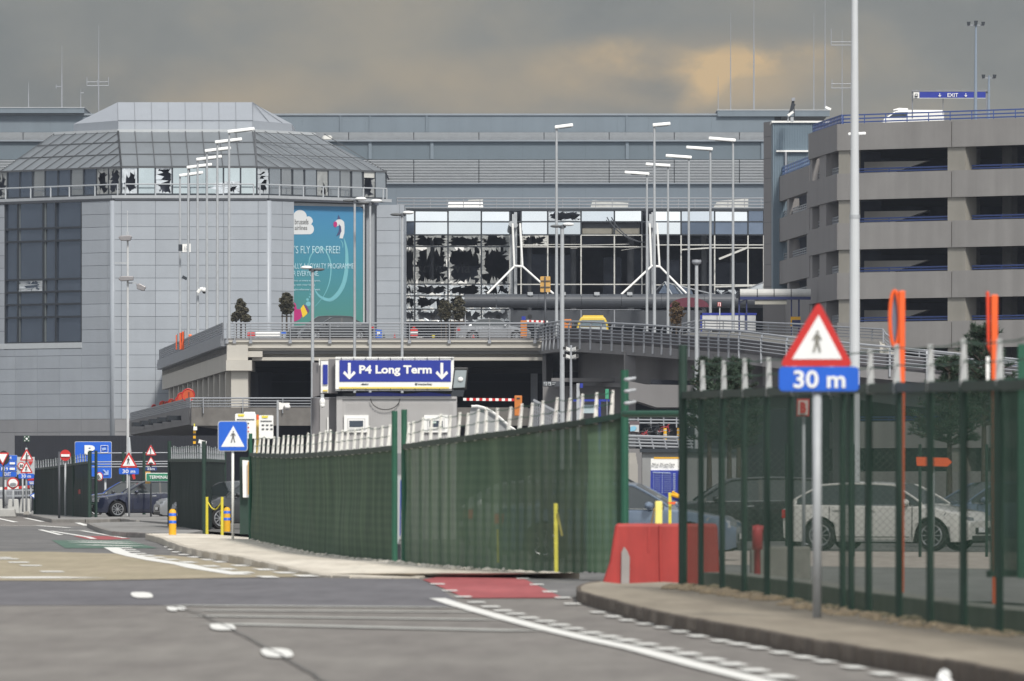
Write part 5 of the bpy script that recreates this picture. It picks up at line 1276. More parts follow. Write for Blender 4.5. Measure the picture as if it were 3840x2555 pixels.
pl(sg, 'panel', M['white'], [(1272, 1350), (1691, 1350), (1691, 1458), (1272, 1458)], SD - .02, .02)
pl(sg, 'blue_panel', M['p4blue'], [(1273, 1351), (1691, 1351), (1691, 1432), (1273, 1432)], SD - .035, .02)
pl(sg, 'yellow_stripe', mat('stripe_yellow', (.75, .58, .10), .5, 0, 0), [(1272, 1452), (1684, 1452), (1684, 1458), (1272, 1458)], SD - .035, .02)
txt(sg, 'P4 Long Term', 1347, 1370, 1619, 1411, SD - .04, M['white'], .035)
darrow(sg, 1310, 1361, 1424, 48, SD - .045); darrow(sg, 1657, 1361, 1424, 48, SD - .045)
logo(sg, 1352, 1437, SD - .03); pl(sg, 'emblem', M['darkgrey'], [(1556, 1437), (1564, 1437), (1564, 1446), (1556, 1446)], SD - .03, .01); txt(sg, 'Interparking', 1567, 1437, 1620, 1447, SD - .03, M['darkgrey'], .02)
mb = MB()
for x in range(1280, 1702, 46): mb.bar(P(x, 1342, SD - .02), P(x, 1351, SD - .02), .02, .02); mb.bar(P(x, 1458, SD - .02), P(x, 1464, SD - .02), .02, .02)
mb.bar(P(1258, 1347, SD - .02), P(1702, 1345, SD - .02), .012, .012); mb.bar(P(1258, 1461, SD - .02), P(1702, 1462, SD - .02), .012, .012); mb.build('frame_wire', M['darkgrey'], sg)
mb = MB(); mb.bx(xat(1230, 219.5), xat(1259, SD), SD + .3, SD + 2.0, zat(1474, SD), zat(1346, SD)); mb.build('side_panel', M['cabind'], sg)
sg2 = thing('parking_sign', 'narrow end of a second blue sign box left of the P4 sign', 'sign', P(1215, 1470, 224))
pl(sg2, 'casing', M['cabind'], [(1172, 1360), (1208, 1360), (1208, 1480), (1172, 1490)], 224.2, 1.2); pl(sg2, 'frame', M['white'], [(1203, 1354), (1231, 1354), (1231, 1474), (1203, 1474)], 224.1, .08)
pl(sg2, 'blue_panel', M['p4blue'], [(1211, 1368), (1229, 1368), (1229, 1442), (1211, 1442)], 224.05, .03); pl(sg2, 'yellow_stripe', MATS['stripe_yellow'], [(1211, 1463), (1229, 1463), (1229, 1468), (1211, 1468)], 224.05, .03)
pl(sg2, 'side_post', M['white'], [(1196, 1345), (1200, 1345), (1200, 1370), (1196, 1370)], 224.0, .05)
t = thing('dome_camera', 'white dome camera on the corner of the second cabin', 'camera', P(1209, 1520, 219)); mb = MB(); mb.ell(P(1209, 1508, 219), (.075, .075, .11)); mb.ell(P(1209, 1520, 219), (.07, .07, .07)); mb.build('housing', M['white'], t, True); mb = MB(); mb.bar(P(1209, 1478, 219.2), P(1209, 1508, 219.2), .08, .08); mb.build('bracket', M['steel'], t)
t = thing('floodlight', 'big black floodlight with a pale lens beside the P4 sign', 'light', P(1725, 1480, 216))
o = MB().plate([(1703, 1378), (1756, 1378), (1749, 1462), (1693, 1462)], 216, .3).build('housing', M['black'], t); bevel(o, .03)
pl(t, 'lens', mat('lens_grey', (.32, .36, .38), .2, .2, 0), [(1707, 1389), (1750, 1389), (1743, 1453), (1699, 1455)], 215.97, .03)
mb = MB(); mb.ell(P(1727, 1423, 215.95), (.07, .03, .06)); mb.build('bulb', M['white'], t, True)
o = pl(t, 'gear_box', M['frame'], [(1696, 1463), (1741, 1463), (1737, 1487), (1690, 1487)], 216, .3)
# white CCTV arm left of the cabin
t = thing('cctv_pole', 'grey pole with a white dome camera arm left of the cabins', 'camera', (xat(1041, 232), 232, 0))
mb = MB(); mb.cyl((xat(1041, 232), 232, 0), P(1041, 1501, 232), .035, .03, 8); mb.build('pole', M['steel'], t)
pl(t, 'arm', M['white'], [(1045, 1508), (1060, 1512), (1085, 1511), (1086, 1518), (1065, 1522), (1060, 1535), (1046, 1537)], 231.95, .15)
mb = MB(); mb.ell(P(1077, 1526, 232), (.09, .09, .07)); mb.build('housing', M['white'], t, True); mb = MB(); mb.ell(P(1077, 1530, 232), (.065, .065, .06)); mb.build('dome', M['steeld'], t, True)

# ================= fences =================
N_mid = net('green_screen', (.030, .066, .042), (.084, .142, .084), .99, 6)
N_mid2 = net('green_screen_open', (.052, .100, .064), (.112, .176, .112), .90, 5)
N_right = net('dark_green_screen', (.020, .060, .039), (.046, .102, .070), .65, 4)
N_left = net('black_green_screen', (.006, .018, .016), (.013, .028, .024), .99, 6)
armmat = mat('white_fence_arm', (.90, .89, .85), .55, 0, .12, 9)
def interp(path, px):
    for (a, b) in zip(path[:-1], path[1:]):
        if a[0] <= px <= b[0]:
            f = (px - a[0]) / (b[0] - a[0]); return [a[i] + (b[i] - a[i]) * f for i in range(1, 5)]
    q = path[-1] if px > path[-1][0] else path[0]; return list(q[1:])
def fence(label, path, x0, x1, netm, postm, posts, arms, bars, group, arm_h=.47, wires=3, lean=-.08, sc=1, barw=.05, top=True, arm_m=None):
    """path rows: (photo x, X, Y, z foot, z top)"""
    c = interp(path, (x0 + x1) / 2)
    t = thing('security_fence', label, 'fence', (c[0], c[1], c[2]), group)
    xs = [x0 + (x1 - x0) * i / 220 for i in range(221)]
    mb = MB(); u = [0.0]; pv = [interp(path, x) for x in xs]
    for a, b in zip(pv[:-1], pv[1:]): u.append(u[-1] + math.hypot(a[0] - b[0], a[1] - b[1]))
    me_v = []; me_f = []; NR = 10
    org = ORG[t.name]; rs_ = random.Random(int(x0)); ph = [rs_.uniform(0, 6.28) for _ in range(8)]
    for i, p in enumerate(pv):
        q0, q1 = pv[max(i - 1, 0)], pv[min(i + 1, len(pv) - 1)]; d_ = Vector((q1[0] - q0[0], q1[1] - q0[1])).normalized(); n_ = Vector((-d_.y, d_.x, 0))
        for j in range(NR + 1):
            f = j / NR; uu = u[i]; bow = math.sin(math.pi * f) ** .6      # the cloth bellies and wrinkles between its ties
            w_ = bow * (.030 * math.sin(uu * .61 + ph[0] + 1.8 * math.sin(uu * .23 + f * 3 + ph[1])) + .010 * math.sin(uu * 1.7 + ph[2] + 2.4 * math.sin(uu * .37 + f)) + .004 * math.sin(uu * 4.1 + ph[3] + 3 * math.sin(uu * .9 - 2 * f)))
            z = p[2] + (p[3] - p[2]) * f + (0.012 * math.sin(uu * 3.1 + ph[4]) + .010 * math.sin(uu * 8 + ph[5]) if j in (0, NR) else 0)
            me_v.append(Vector((p[0], p[1], z)) + n_ * w_ - org)
    W1 = NR + 1
    for i in range(len(pv) - 1):
        for j in range(NR): me_f.append((W1 * i + j, W1 * (i + 1) + j, W1 * (i + 1) + j + 1, W1 * i + j + 1))
    me = bpy.data.meshes.new('screen'); me.from_pydata(me_v, [], me_f); me.materials.append(netm)
    ul = me.uv_layers.new(name='UVMap')
    for pg in me.polygons:
        for li in pg.loop_indices:
            vi = me.loops[li].vertex_index; ul.data[li].uv = (u[vi // W1] / 3.0, (me_v[vi] + org).z / 3.0)
    for pg in me.polygons: pg.use_smooth = True
    o = bpy.data.objects.new('screen', me); COL.objects.link(o); o.parent = t; ORG[o.name] = org
    if top:
        mb = MB()
        for a, b in zip(pv[:-4:4], pv[4::4]): mb.bar((a[0], a[1] - .05, a[3]), (b[0], b[1] - .05, b[3]), .06, .085)
        mb.build('top_band', M['fgreend'], t)
    mb = MB()
    for x in bars:
        p = interp(path, x); q = interp(path, x + 4); d_ = Vector((q[0] - p[0], q[1] - p[1])).normalized(); n_ = Vector((-d_.y, d_.x)); n_ = n_ if n_.dot(Vector((p[0], p[1]))) > 0 else -n_; mb.box((p[0] + n_.x * .09, p[1] + n_.y * .09, (p[2] + p[3]) / 2), (barw, .04, p[3] - p[2]))
    if bars: mb.build('paling', M['fgreend'], t)
    for x, hh, r in posts:
        p = interp(path, x); mb = MB(); mb.cyl((p[0], p[1] - .08, p[2] - .1), (p[0], p[1] - .08, p[3] + hh), r, r, 10); mb.build('post', postm, t)
    tips = []
    for x in arms:
        p = interp(path, x); k = random.uniform(.93, 1.05); w0 = .066 * sc
        b0 = Vector((p[0], p[1] - .04, p[3] - .05)); b1 = b0 + Vector((lean * -1 * random.uniform(.4, 1.3) * .5, -.10, arm_h * k))
        mb = MB(); a4 = [b0 + Vector(q) for q in ((-w0 / 2, 0, 0), (w0 / 2, 0, 0), (w0 / 2, .03, 0), (-w0 / 2, .03, 0))]; b4 = [b1 + Vector(q) for q in ((-w0 * .28, 0, 0), (w0 * .28, 0, 0), (w0 * .28, .02, 0), (-w0 * .28, .02, 0))]
        mb.hexa(a4, b4); mb.build('arm', arm_m or armmat, t); tips.append((b0, b1))
    if wires and tips:
        mb = MB()
        for k in range(wires):
            f = .22 + .36 * k; pts = [a.lerp(b, f) - Vector((0, .012, 0)) for a, b in tips]
            out = []
            for a, b in zip(pts[:-1], pts[1:]): out += [a, (a + b) / 2 - Vector((0, 0, .018))]
            out.append(pts[-1]); mb.tube(out, .007 * sc + .001, 4)
        mb.build('wire', M['fgreen'], t)
    return t
mpath = []
for (x, y, ty) in MF:
    g = G(x, y, .12); mpath.append((x, g.x, g.y, g.z, zat(ty, g.y)))
lx_ = lambda L: [900 + v / 2.357 for v in L]
arml = lx_([130, 165, 205, 243, 288, 330, 372, 415, 463, 502, 543, 595, 645, 697, 740, 792, 848, 890, 945, 1003, 1063, 1120, 1175, 1245, 1308])
armr = lx_([1482, 1527, 1603, 1680, 1760, 1840, 1920, 2000, 2085]) + [1800 + v / 2.357 for v in [50, 145, 245, 345, 440, 545, 655, 775, 893, 1020, 1160]]
fence('dark green screened fence left of the slim gap, curving along the pale pavement', mpath, 938, 1473, N_mid, M['fgreen'], [(940, .5, .045), (1480, .62, .05)], arml, [], 'green screened fences')
fence('lighter green screened fence between the slim gap and the red barrier', mpath, 1516, 2336, N_mid2, M['fgreen'], [(1516, .62, .05), (2342, .66, .06)], armr, [1516 + 820 * (i / 26) ** .92 for i in range(27)], 'green screened fences')
# white and blue post in the gap
t = thing('marker_post', 'white and blue post standing in the gap of the green fence', 'post', G(1497, 2107, .1))
gq = G(1497, 2107, .1).y + .6
pl(t, 'board', M['sill'], [(1486, 1786), (1501, 1786), (1498, 2020), (1491, 2040), (1486, 2040)], gq, .03); pl(t, 'stripe', M['p4blue'], [(1498, 1800), (1506, 1800), (1502, 2010), (1498, 2010)], gq + .02, .03); pl(t, 'mesh_plate', MATS['gantry_grey'], [(1487, 1700), (1507, 1700), (1507, 1782), (1487, 1782)], gq + .05, .03); pl(t, 'foot', M['frame'], [(1488, 2041), (1503, 2041), (1503, 2108), (1488, 2108)], gq + .03, .06)
rpath = []
RT = [1483, 1480, 1477, 1474, 1471, 1468, 1465, 1462, 1459, 1455, 1452, 1450, 1446, 1442, 1379, 1271]
for (x, y), ty in zip(RF, RT): g = G(x, y, .14); rpath.append((x, g.x, g.y, g.z, zat(ty, g.y)))
r4 = lambda L: [2500 + v / 1.759 for v in L]
rposts = [(x, .0, .036) for x in r4([225, 365, 510, 660, 815, 1160, 1215, 1330, 1530, 1735, 1955, 2190])]
grarm = mat('shaded_white_fence_arm', (.56, .57, .58), .5, .1, .15, 9)  # white arms again, greyed in colour for the shade on the near fence
fence('near dark see-through screened fence with green posts behind the round-poled warning sign', rpath, 2560, 5100, N_right, M['fgreend'], [(2560, .62, .055)] + rposts + [(x, .0, .036) for x in (3880, 4030, 4190, 4360, 4540, 4730, 4930)], r4([240, 378, 518, 675, 845, 1090, 1345, 1520, 1740, 1960, 2195]) + [3884, 4034, 4194, 4364, 4544, 4734, 4934], [], 'green screened fences', .46, 3, .02, 1.15, arm_m=grarm)
t = thing('screen_fence', 'opaque dark green fence panel at the right edge of the picture', 'fence', G(3775, 2180, .14))
mb = MB()
for i in range(14):
    x = 3712 + i * 12; mb.plate([(x, 1440), (x + 10, 1440), (x + 10, 2165), (x, 2165)], 77.5, .03)
mb.build('slat', M['fgreend'], t); pl(t, 'rail', M['fgreen'], [(3700, 1425), (3880, 1415), (3880, 1440), (3700, 1445)], 77.4, .05); pl(t, 'rail', M['fgreend'], [(3700, 2140), (3880, 2140), (3880, 2165), (3700, 2165)], 77.6, .05)
pl(t, 'post', M['fgreen'], [(3818, 1290), (3850, 1290), (3850, 2170), (3818, 2170)], 77.3, .06)
# concrete footing behind the near fence
mb = MB(); mb.hexa([Vector((p.x + .25, p.y + .5, 0)) for p in rfg] + [Vector((p.x + .6, p.y + .7, 0)) for p in reversed(rfg)], [Vector((p.x + .25, p.y + .5, .32)) for p in rfg] + [Vector((p.x + .6, p.y + .7, .32)) for p in reversed(rfg)])
o = mb.build('fence_footing', mat('footing_concrete', (.26, .25, .23), .85, 0, .2, 2), None, loc=rfg[7]); tag(o, 'low pale concrete footing running behind the near dark fence', 'footing')
# rail linking the two fences over the entrance
t = thing('sliding_gate_rail', 'green horizontal gate rail spanning the parking entrance', 'gate', P(2450, 1557, 122))
mb = MB(); mb.cyl(P(2342, 1553, 123), P(2560, 1553, 121), .05, n=10); mb.build('rail', M['fgreen'], t); mb = MB()
for y in (1424, 1468, 1513): mb.ell(P(2352, y, 122.8), (.05, .05, .03)); mb.cyl(P(2352, y, 122.8), P(2385, y - 6, 122.8), .03, .02)
mb.build('hinge', M['steel'], t)
# far-left fences
def fpath(rows):
    out = []
    for x, y, ty in rows: g = G(x, y, .12); out.append((x, g.x, g.y, g.z, zat(ty, g.y)))
    return out
fa = fpath([(115, 1929, 1762), (200, 1932, 1753), (260, 1936, 1744), (333, 1942, 1734), (345, 1942, 1733)])
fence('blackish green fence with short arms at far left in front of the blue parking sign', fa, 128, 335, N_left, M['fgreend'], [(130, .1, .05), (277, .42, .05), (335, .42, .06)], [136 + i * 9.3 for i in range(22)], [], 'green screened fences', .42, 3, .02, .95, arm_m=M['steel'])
t = thing('fence_gate', 'narrow see-through gate frame at the end of the far left fence', 'gate', P(348, 1942, 338)); mb = MB()
for x in (338, 360): mb.cyl(P(x, 1944, 338), P(x, 1690, 338), .06, n=8)
for y in (1740, 1790, 1840, 1890, 1935): mb.cyl(P(338, y, 338), P(360, y, 338), .03, n=6)
mb.build('frame', M['fgreend'], t)
fb_ = fpath([(633, 1973, 1727), (765, 1988, 1727), (770, 1988, 1727)])
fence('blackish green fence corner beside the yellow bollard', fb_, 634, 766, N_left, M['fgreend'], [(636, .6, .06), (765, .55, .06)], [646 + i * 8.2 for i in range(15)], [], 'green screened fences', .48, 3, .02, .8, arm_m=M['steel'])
fc = [(766, *fb_[-1][1:]), (845, xat(845, 300), 300, .1, zat(1730, 300))]
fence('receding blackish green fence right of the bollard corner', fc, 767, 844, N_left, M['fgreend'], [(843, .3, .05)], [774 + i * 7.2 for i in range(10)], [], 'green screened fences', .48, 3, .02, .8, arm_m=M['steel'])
t = thing('gate_pillar', 'black green gate pillar panel carrying white notice boards', 'gate', G(917, 2004, .1))
pl(t, 'panel', M['fgreend'], [(899, 1715), (938, 1715), (938, 2004), (899, 2004)], 209, .15); pl(t, 'edge_bar', M['lemon'], [(933, 1640), (940, 1640), (940, 2010), (936, 2010)], 203, .04)
pl(t, 'notice', M['white'], [(909, 1726), (936, 1728), (937, 1866), (911, 1866)], 208.8, .04); pl(t, 'notice_edge', M['ochre'], [(929, 1732), (936, 1732), (936, 1855), (929, 1855)], 208.7, .03)
# dark hoarding far left with horizontal wires
t = thing('dark_hoarding', 'long dark blue-black hoarding under the tower at far left', 'fence', (xat(350, 430), 430, 0))
mb = MB()
for i in range(66): mb.bx(xat(55 + i * 12.4, 430), xat(55 + i * 12.4 + 12.3, 430), 430, 430.1 + .01 * (i % 2), 0, zat(1634, 430))
mb.build('board', mat('night_blue_board', (.006, .008, .015), .6, 0, .25, .6), t)
t = thing('wire_fence', 'thin wire fence strung behind the dark cars at left', 'fence', (xat(560, 372), 372, 0)); mb = MB()
for y in (1733, 1742, 1752, 1700): mb.tube([P(345, y, 372), P(640, y - 2, 372)], .025, 5)
mb.build('wire', M['steeld'], t); mb = MB()
for x in (462, 540): mb.cyl((xat(x, 372), 372, 0), P(x, 1695, 372), .07, n=8)
mb.build('post', M['fgreend'], t)

# ================= traffic signs =================
def man(parent, cx, y0, h, D, m, flip=1):
    s = h; f = flip; mb = MB()
    def pp(L): return [(cx + f * x * .8 * s, y0 + y * s) for x, y in L]
    mb.plate(circ(cx + f * .02 * s, y0 + .08 * s, .062 * s, n=14), D, .008)
    mb.plate(pp([(-.12, .19), (.12, .19), (.09, .52), (-.09, .52)]), D, .008)
    mb.plate(pp([(-.09, .50), (.02, .50), (-.13, .98), (-.24, .96)]), D, .008)
    mb.plate(pp([(-.02, .50), (.09, .50), (.22, .96), (.12, .98)]), D, .008)
    mb.plate(pp([(-.12, .20), (-.26, .42), (-.21, .46), (-.08, .28)]), D, .008)
    mb.plate(pp([(.12, .20), (.26, .40), (.21, .45), (.08, .28)]), D, .008)
    return mb.build('pictogram', m, parent)
signw = mat('sign_white', (.78, .79, .80), .4, 0, .03, 4); pictm = mat('pictogram_black', (.03, .03, .03), .6, 0, 0); picto = mat('pictogram_faded', (.20, .195, .17), .6, 0, .1, 30)
def post(parent, px, yb, yt, D, w, m=None): 
    mb = MB(); mb.cyl(P(px, yb, D), P(px, yt, D + .03), w / 2, w / 2, 14); return mb.build('pole', m or M['steel'], parent, smooth=True)
def warn(parent, ax, ay, lx, rx, by, D, r, b=.17):
    pl(parent, 'border', M['red'], rtri(ax, ay, lx, rx, by, r), D, .012)
    cx, cy = ax, by - (by - ay) / 3; k = 1 - b * 2.1
    q = lambda x, y: (cx + (x - cx) * k, cy + (y - cy) * k)
    a, l, rr = q(ax, ay), q(lx, by), q(rx, by)
    pl(parent, 'face', signw, [a, rr, l], D - .006, .006)
def plaque(parent, x0, y0, x1, y1, D, text, tx=None, r=8, m=None):
    pl(parent, 'plaque', m or M['blue'], rrect(x0, y0, x1, y1, r), D, .012)
    if text:
        b = tx or (x0 + (x1 - x0) * .2, y0 + (y1 - y0) * .2, x1 - (x1 - x0) * .18, y1 - (y1 - y0) * .2); txt(parent, text, *b, D - .006, signw, .012 if D > 100 else .022)
ND = 81
t = thing('warning_sign', 'large near pedestrian warning triangle with a blue 30 m plate on a grey pole', 'traffic sign', P(3064, 2320, ND))
post(t, 3064, 2322, 1466, ND, .085, M['steel']); warn(t, 3070, 1128, 2922, 3200, 1374, ND - .05, 16, .155); man(t, 3064, 1238, 84, ND - .07, picto)
plaque(t, 2921, 1376, 3221, 1467, ND - .05, '30 m', (2976, 1389, 3170, 1456), 16)
pl(t, 'back_bracket', M['steel'], [(3046, 1300), (3082, 1300), (3082, 1470), (3046, 1470)], ND - .03, .03)
PD = 199.8
t = thing('crossing_sign', 'blue square pedestrian crossing sign with a white triangle on a pale pole', 'traffic sign', P(873, 2025, PD))
post(t, 873, 2026, 1692, PD, .06, M['white']); pl(t, 'rim', M['sill'], rrect(817, 1579, 929, 1693, 10), PD - .04, .012); pl(t, 'face', M['blue'], rrect(820, 1582, 926, 1690, 8), PD - .05, .008)
pl(t, 'triangle', signw, [(875, 1597), (917, 1676), (829, 1676)], PD - .058, .006); man(t, 874, 1616, 46, PD - .066, mat('pictogram_grey', (.12, .12, .12), .6, 0, 0))
FD2 = 343
t = thing('warning_sign', 'pedestrian warning triangle with a 30 m plate in front of the navy car', 'traffic sign', P(483, 1937, FD2))
post(t, 484, 1938, 1640, FD2 + .02, .08, M['steel']); warn(t, 483, 1694, 449, 517, 1754, FD2 - .06, 5, .15); man(t, 481, 1715, 28, FD2 - .08, pictm); plaque(t, 446, 1756, 521, 1779, FD2 - .06, '30 m', (459, 1761, 507, 1775), 4)
t = thing('warning_sign', 'junction and pedestrian warning triangles stacked over a 30 m plate at far left', 'traffic sign', P(99, 1930, 362))
post(t, 99, 1932, 1680, 362, .09, M['steel']); warn(t, 100, 1682, 73, 127, 1728, 361.9, 4, .15); warn(t, 99, 1730, 74, 124, 1775, 361.9, 4, .15)
pl(t, 'pictogram', pictm, [(98, 1698), (102, 1698), (102, 1724), (98, 1724)], 361.8, .01); pl(t, 'pictogram', pictm, [(102, 1709), (108, 1706), (108, 1712), (102, 1713)], 361.8, .01); man(t, 99, 1746, 22, 361.8, pictm); plaque(t, 69, 1777, 128, 1795, 361.9, '30 m', (80, 1780, 116, 1792), 4)
pl(t, 'foot', M['concrete'], [(92, 1918), (106, 1918), (110, 1930), (88, 1930)], 361.9, .2)
t = thing('assembly_point_sign', 'small dark green assembly point sign above the far left triangles', 'traffic sign', P(99, 1690, 370)); pl(t, 'pole', M['frame'], [(97, 1655), (101, 1655), (101, 1700), (97, 1700)], 370, .1); pl(t, 'face', mat('assembly_green', (.02, .06, .04), .5, 0, 0), [(88, 1634), (112, 1634), (112, 1657), (88, 1657)], 369.9, .03)
pl(t, 'symbol', signw, circ(100, 1646, 4), 369.85, .01)
for dx_, dy_ in ((-1, -1), (1, -1), (-1, 1), (1, 1)): pl(t, 'arrow', signw, [(100 + dx_ * 9, 1646 + dy_ * 9), (100 + dx_ * 4, 1646 + dy_ * 8), (100 + dx_ * 8, 1646 + dy_ * 4)], 369.85, .01)
t = thing('yield_sign', 'yield sign with white face on a dark round back at the left picture edge', 'traffic sign', P(13, 1905, 345)); post(t, 13, 1906, 1690, 345, .08, M['darkgrey'])
pl(t, 'back_disc', M['black'], circ(14, 1718, 22, 27), 344.95, .02); pl(t, 'border', M['red'], [(-18, 1698), (34, 1698), (10, 1746)], 344.9, .02); pl(t, 'face', signw, [(-10, 1703), (27, 1703), (10, 1737)], 344.87, .02)
t = thing('direction_sign', 'stack of four blue direction boards reading P19 and EXIT at far left', 'traffic sign', P(30, 1795, 375))
for i, (y0, y1, tx, x1) in enumerate(((1708, 1728, '4', 64), (1730, 1747, 'P', 62), (1750, 1768, 'P19', 62), (1770, 1788, 'EXIT', 62))):
    pl(t, 'board_edge', M['sill'], rrect(-30, y0 - 1, x1 + 1, y1 + 1, 4), 375.03, .03); pl(t, 'board', M['blue'], rrect(-29, y0, x1, y1, 4), 375, .03); b = {'4': (36, 1711, 43, 1723), 'P': (6, 1733, 13, 1744), 'P19': (5, 1753, 30, 1765), 'EXIT': (16, 1772, 41, 1785)}[tx]; txt(t, tx, *b, 374.97, signw, .012)
    if i in (1, 2): pl(t, 'vehicle_symbol', signw, rrect(36, y0 + 4, 56, y1 - 5, 2), 374.97, .02)
post(t, 20, 1900, 1800, 375.05, .1, M['steel'])
t = thing('speed_limit_sign', 'round 30 limit sign on a pale board behind the far left triangles', 'traffic sign', P(80, 1860, 372)); pl(t, 'board', M['sill'], [(64, 1714), (130, 1714), (130, 1780), (64, 1780)], 372, .03); pl(t, 'border', M['red'], circ(80, 1748, 14, 15), 371.95, .02); pl(t, 'face', signw, circ(80, 1748, 10.5, 11.5), 371.92, .02); txt(t, '30', 73, 1742, 87, 1754, 371.9, pictm, .03); pl(t, 'border', M['red'], [(106, 1730), (124, 1730), (115, 1746)], 371.95, .02); post(t, 85, 1920, 1780, 372.1, .08)
t = thing('no_goods_sign', 'round red-bordered sign with a bus outline over the far left railing', 'traffic sign', P(49, 1830, 370)); pl(t, 'border', M['red'], circ(49, 1812, 22, 21), 370, .02); pl(t, 'face', signw, circ(49, 1812, 17, 16), 369.97, .02)
mb = MB()
for a in range(6): mb.plate([(37 + a * 4, 1812 + abs(2.5 - a)), (39 + a * 4, 1811 + abs(2.5 - a)), (39 + a * 4, 1824), (37 + a * 4, 1824)], 369.9, .01)
mb.plate(circ(49, 1818, 13, 7, 10, 180, 360), 369.92, .008); mb.build('pictogram', M['steeld'], t); post(t, 49, 1900, 1832, 370.05, .07)
t = thing('road_sign', 'small blue double-lined board at the left end of the far left fence', 'traffic sign', P(116, 1825, 366)); pl(t, 'board', M['blue'], [(104, 1804), (127, 1804), (127, 1820), (104, 1820)], 366, .03); txt(t, 'KISS & RIDE', 108, 1807, 125, 1811, 365.95, signw, .02) if False else pl(t, 'line', signw, [(109, 1807), (126, 1807), (126, 1810), (109, 1810)], 365.95, .01); pl(t, 'line', signw, [(111, 1813), (126, 1813), (126, 1816), (111, 1816)], 365.95, .01); pl(t, 'top_board', M['red'], [(104, 1797), (127, 1794), (127, 1802), (104, 1803)], 366, .03); post(t, 116, 1920, 1815, 366.1, .06)
t = thing('chevron_sign', 'blue and white arrow board low at the left end of the far left fence', 'traffic sign', P(120, 1870, 352)); pl(t, 'board', M['blue'], [(111, 1858), (128, 1848), (128, 1872)], 352, .03); pl(t, 'arrow', signw, [(116, 1859), (128, 1853), (128, 1867)], 351.95, .02)
t = thing('no_entry_sign', 'round red no entry sign with white bar above the far left fence', 'traffic sign', P(245, 1745, 350)); pl(t, 'face', M['red'], circ(245, 1708, 20, 21), 350, .03); pl(t, 'bar', signw, [(229, 1704), (261, 1704), (261, 1713), (229, 1713)], 349.95, .02); post(t, 245, 1940, 1725, 350.1, .08)
t = thing('sign_pole', 'bare dark pole standing in front of the far left fence', 'pole', P(222, 1945, 328)); post(t, 222, 1946, 1694, 328, .09, M['darkgrey'])
t = thing('parking_information_sign', 'big blue parking sign with white P and a pale card square', 'traffic sign', P(350, 1800, 380)); pl(t, 'edge', M['sill'], rrect(280, 1656, 419, 1795, 5), 380.05, .04); pl(t, 'board', M['blue'], rrect(282, 1658, 417, 1793, 5), 380, .05)
txt(t, 'P', 317, 1670, 356, 1706, 379.95, signw, .06); mb = MB()
for a, b in (((378, 1671), (405, 1671)), ((405, 1671), (405, 1697)), ((405, 1697), (378, 1697)), ((378, 1697), (378, 1671))): mb.bar(P(*a, 379.95), P(*b, 379.95), .02, .02)
mb.build('card_square', signw, t); pl(t, 'card_symbol', mat('pale_blue_print', (.30, .42, .70), .5, 0, 0), [(382, 1681), (396, 1678), (398, 1687), (384, 1690)], 379.94, .02); pl(t, 'arrow_print', MATS['pale_blue_print'], [(385, 1762), (392, 1762), (402, 1772), (402, 1764), (407, 1764), (407, 1782), (389, 1782), (389, 1776), (397, 1776)], 379.94, .02)
for x in (310, 395): post(t, x, 1915, 1795, 380.2, .1)
t = thing('no_stopping_sign', 'round red-bordered sign with a dark bicycle outline low beside the parking sign', 'traffic sign', P(373, 1800, 358)); pl(t, 'border', M['red'], circ(373, 1788, 13, 17), 358, .02); pl(t, 'face', signw, circ(373, 1788, 10, 14), 357.97, .02); mb = MB(); mb.tube([P(367 + 5 * math.cos(a / 2), 1790 + 6 * math.sin(a / 2), 357.9) for a in range(14)], .02, 4); mb.bar(P(368, 1780, 357.9), P(379, 1798, 357.9), .04, .02); mb.build('pictogram', pictm, t)
t = thing('warning_sign', 'exclamation and bump triangles stacked over a dim 25m plate', 'traffic sign', P(566, 1942, 344)); post(t, 566, 1943, 1668, 344, .075, M['darkgrey']); warn(t, 565, 1667, 544, 588, 1708, 343.9, 4, .15); pl(t, 'pictogram', pictm, [(563, 1681), (567, 1681), (566, 1696), (564, 1696)], 343.85, .01); pl(t, 'pictogram', pictm, circ(565, 1700, 2), 343.85, .01)
warn(t, 566, 1711, 547, 587, 1744, 343.9, 3, .15); pl(t, 'pictogram', pictm, circ(566, 1740, 9, 6, 8, 180, 360), 343.85, .01); plaque(t, 545, 1752, 588, 1765, 343.9, '25m', (552, 1754, 580, 1763), 3, mat('dim_blue', (.02, .045, .16), .5, 0, 0))
t = thing('terminal_sign', 'green TERMINAL direction sign with white border above the navy car', 'traffic sign', P(600, 1806, 340)); pl(t, 'edge', signw, rrect(547, 1774, 650, 1806, 4), 340.03, .03); pl(t, 'board', M['green'], rrect(549.5, 1776.5, 650, 1803.5, 3), 340, .03); txt(t, 'TERMINAL', 560, 1784, 632, 1796, 339.95, signw, .01); post(t, 640, 1940, 1806, 340.2, .07); pl(t, 'orange_backing', M['ochre'], [(545, 1769), (564, 1769), (564, 1814), (545, 1814)], 340.3, .04)
t = thing('rolled_sign', 'tall folded grey sign back with red edges on the left light pole', 'traffic sign', P(483, 1800, 349)); pl(t, 'panel', M['steel'], [(476, 1640), (487, 1640), (492, 1690), (492, 1740), (486, 1740), (478, 1690)], 349, .1); pl(t, 'red_edge', M['red'], [(494, 1782), (505, 1776), (508, 1796), (500, 1799)], 349, .05)
t = thing('striped_post', 'black and yellow striped marker post with a white box under the lower road', 'post', P(729, 1670, 330))
for i in range(6): pl(t, 'band', (M['yellow'], M['black'])[i % 2], [(724, 1615 + i * 10), (734, 1615 + i * 10), (734, 1625 + i * 10), (724, 1625 + i * 10)], 330, .12)
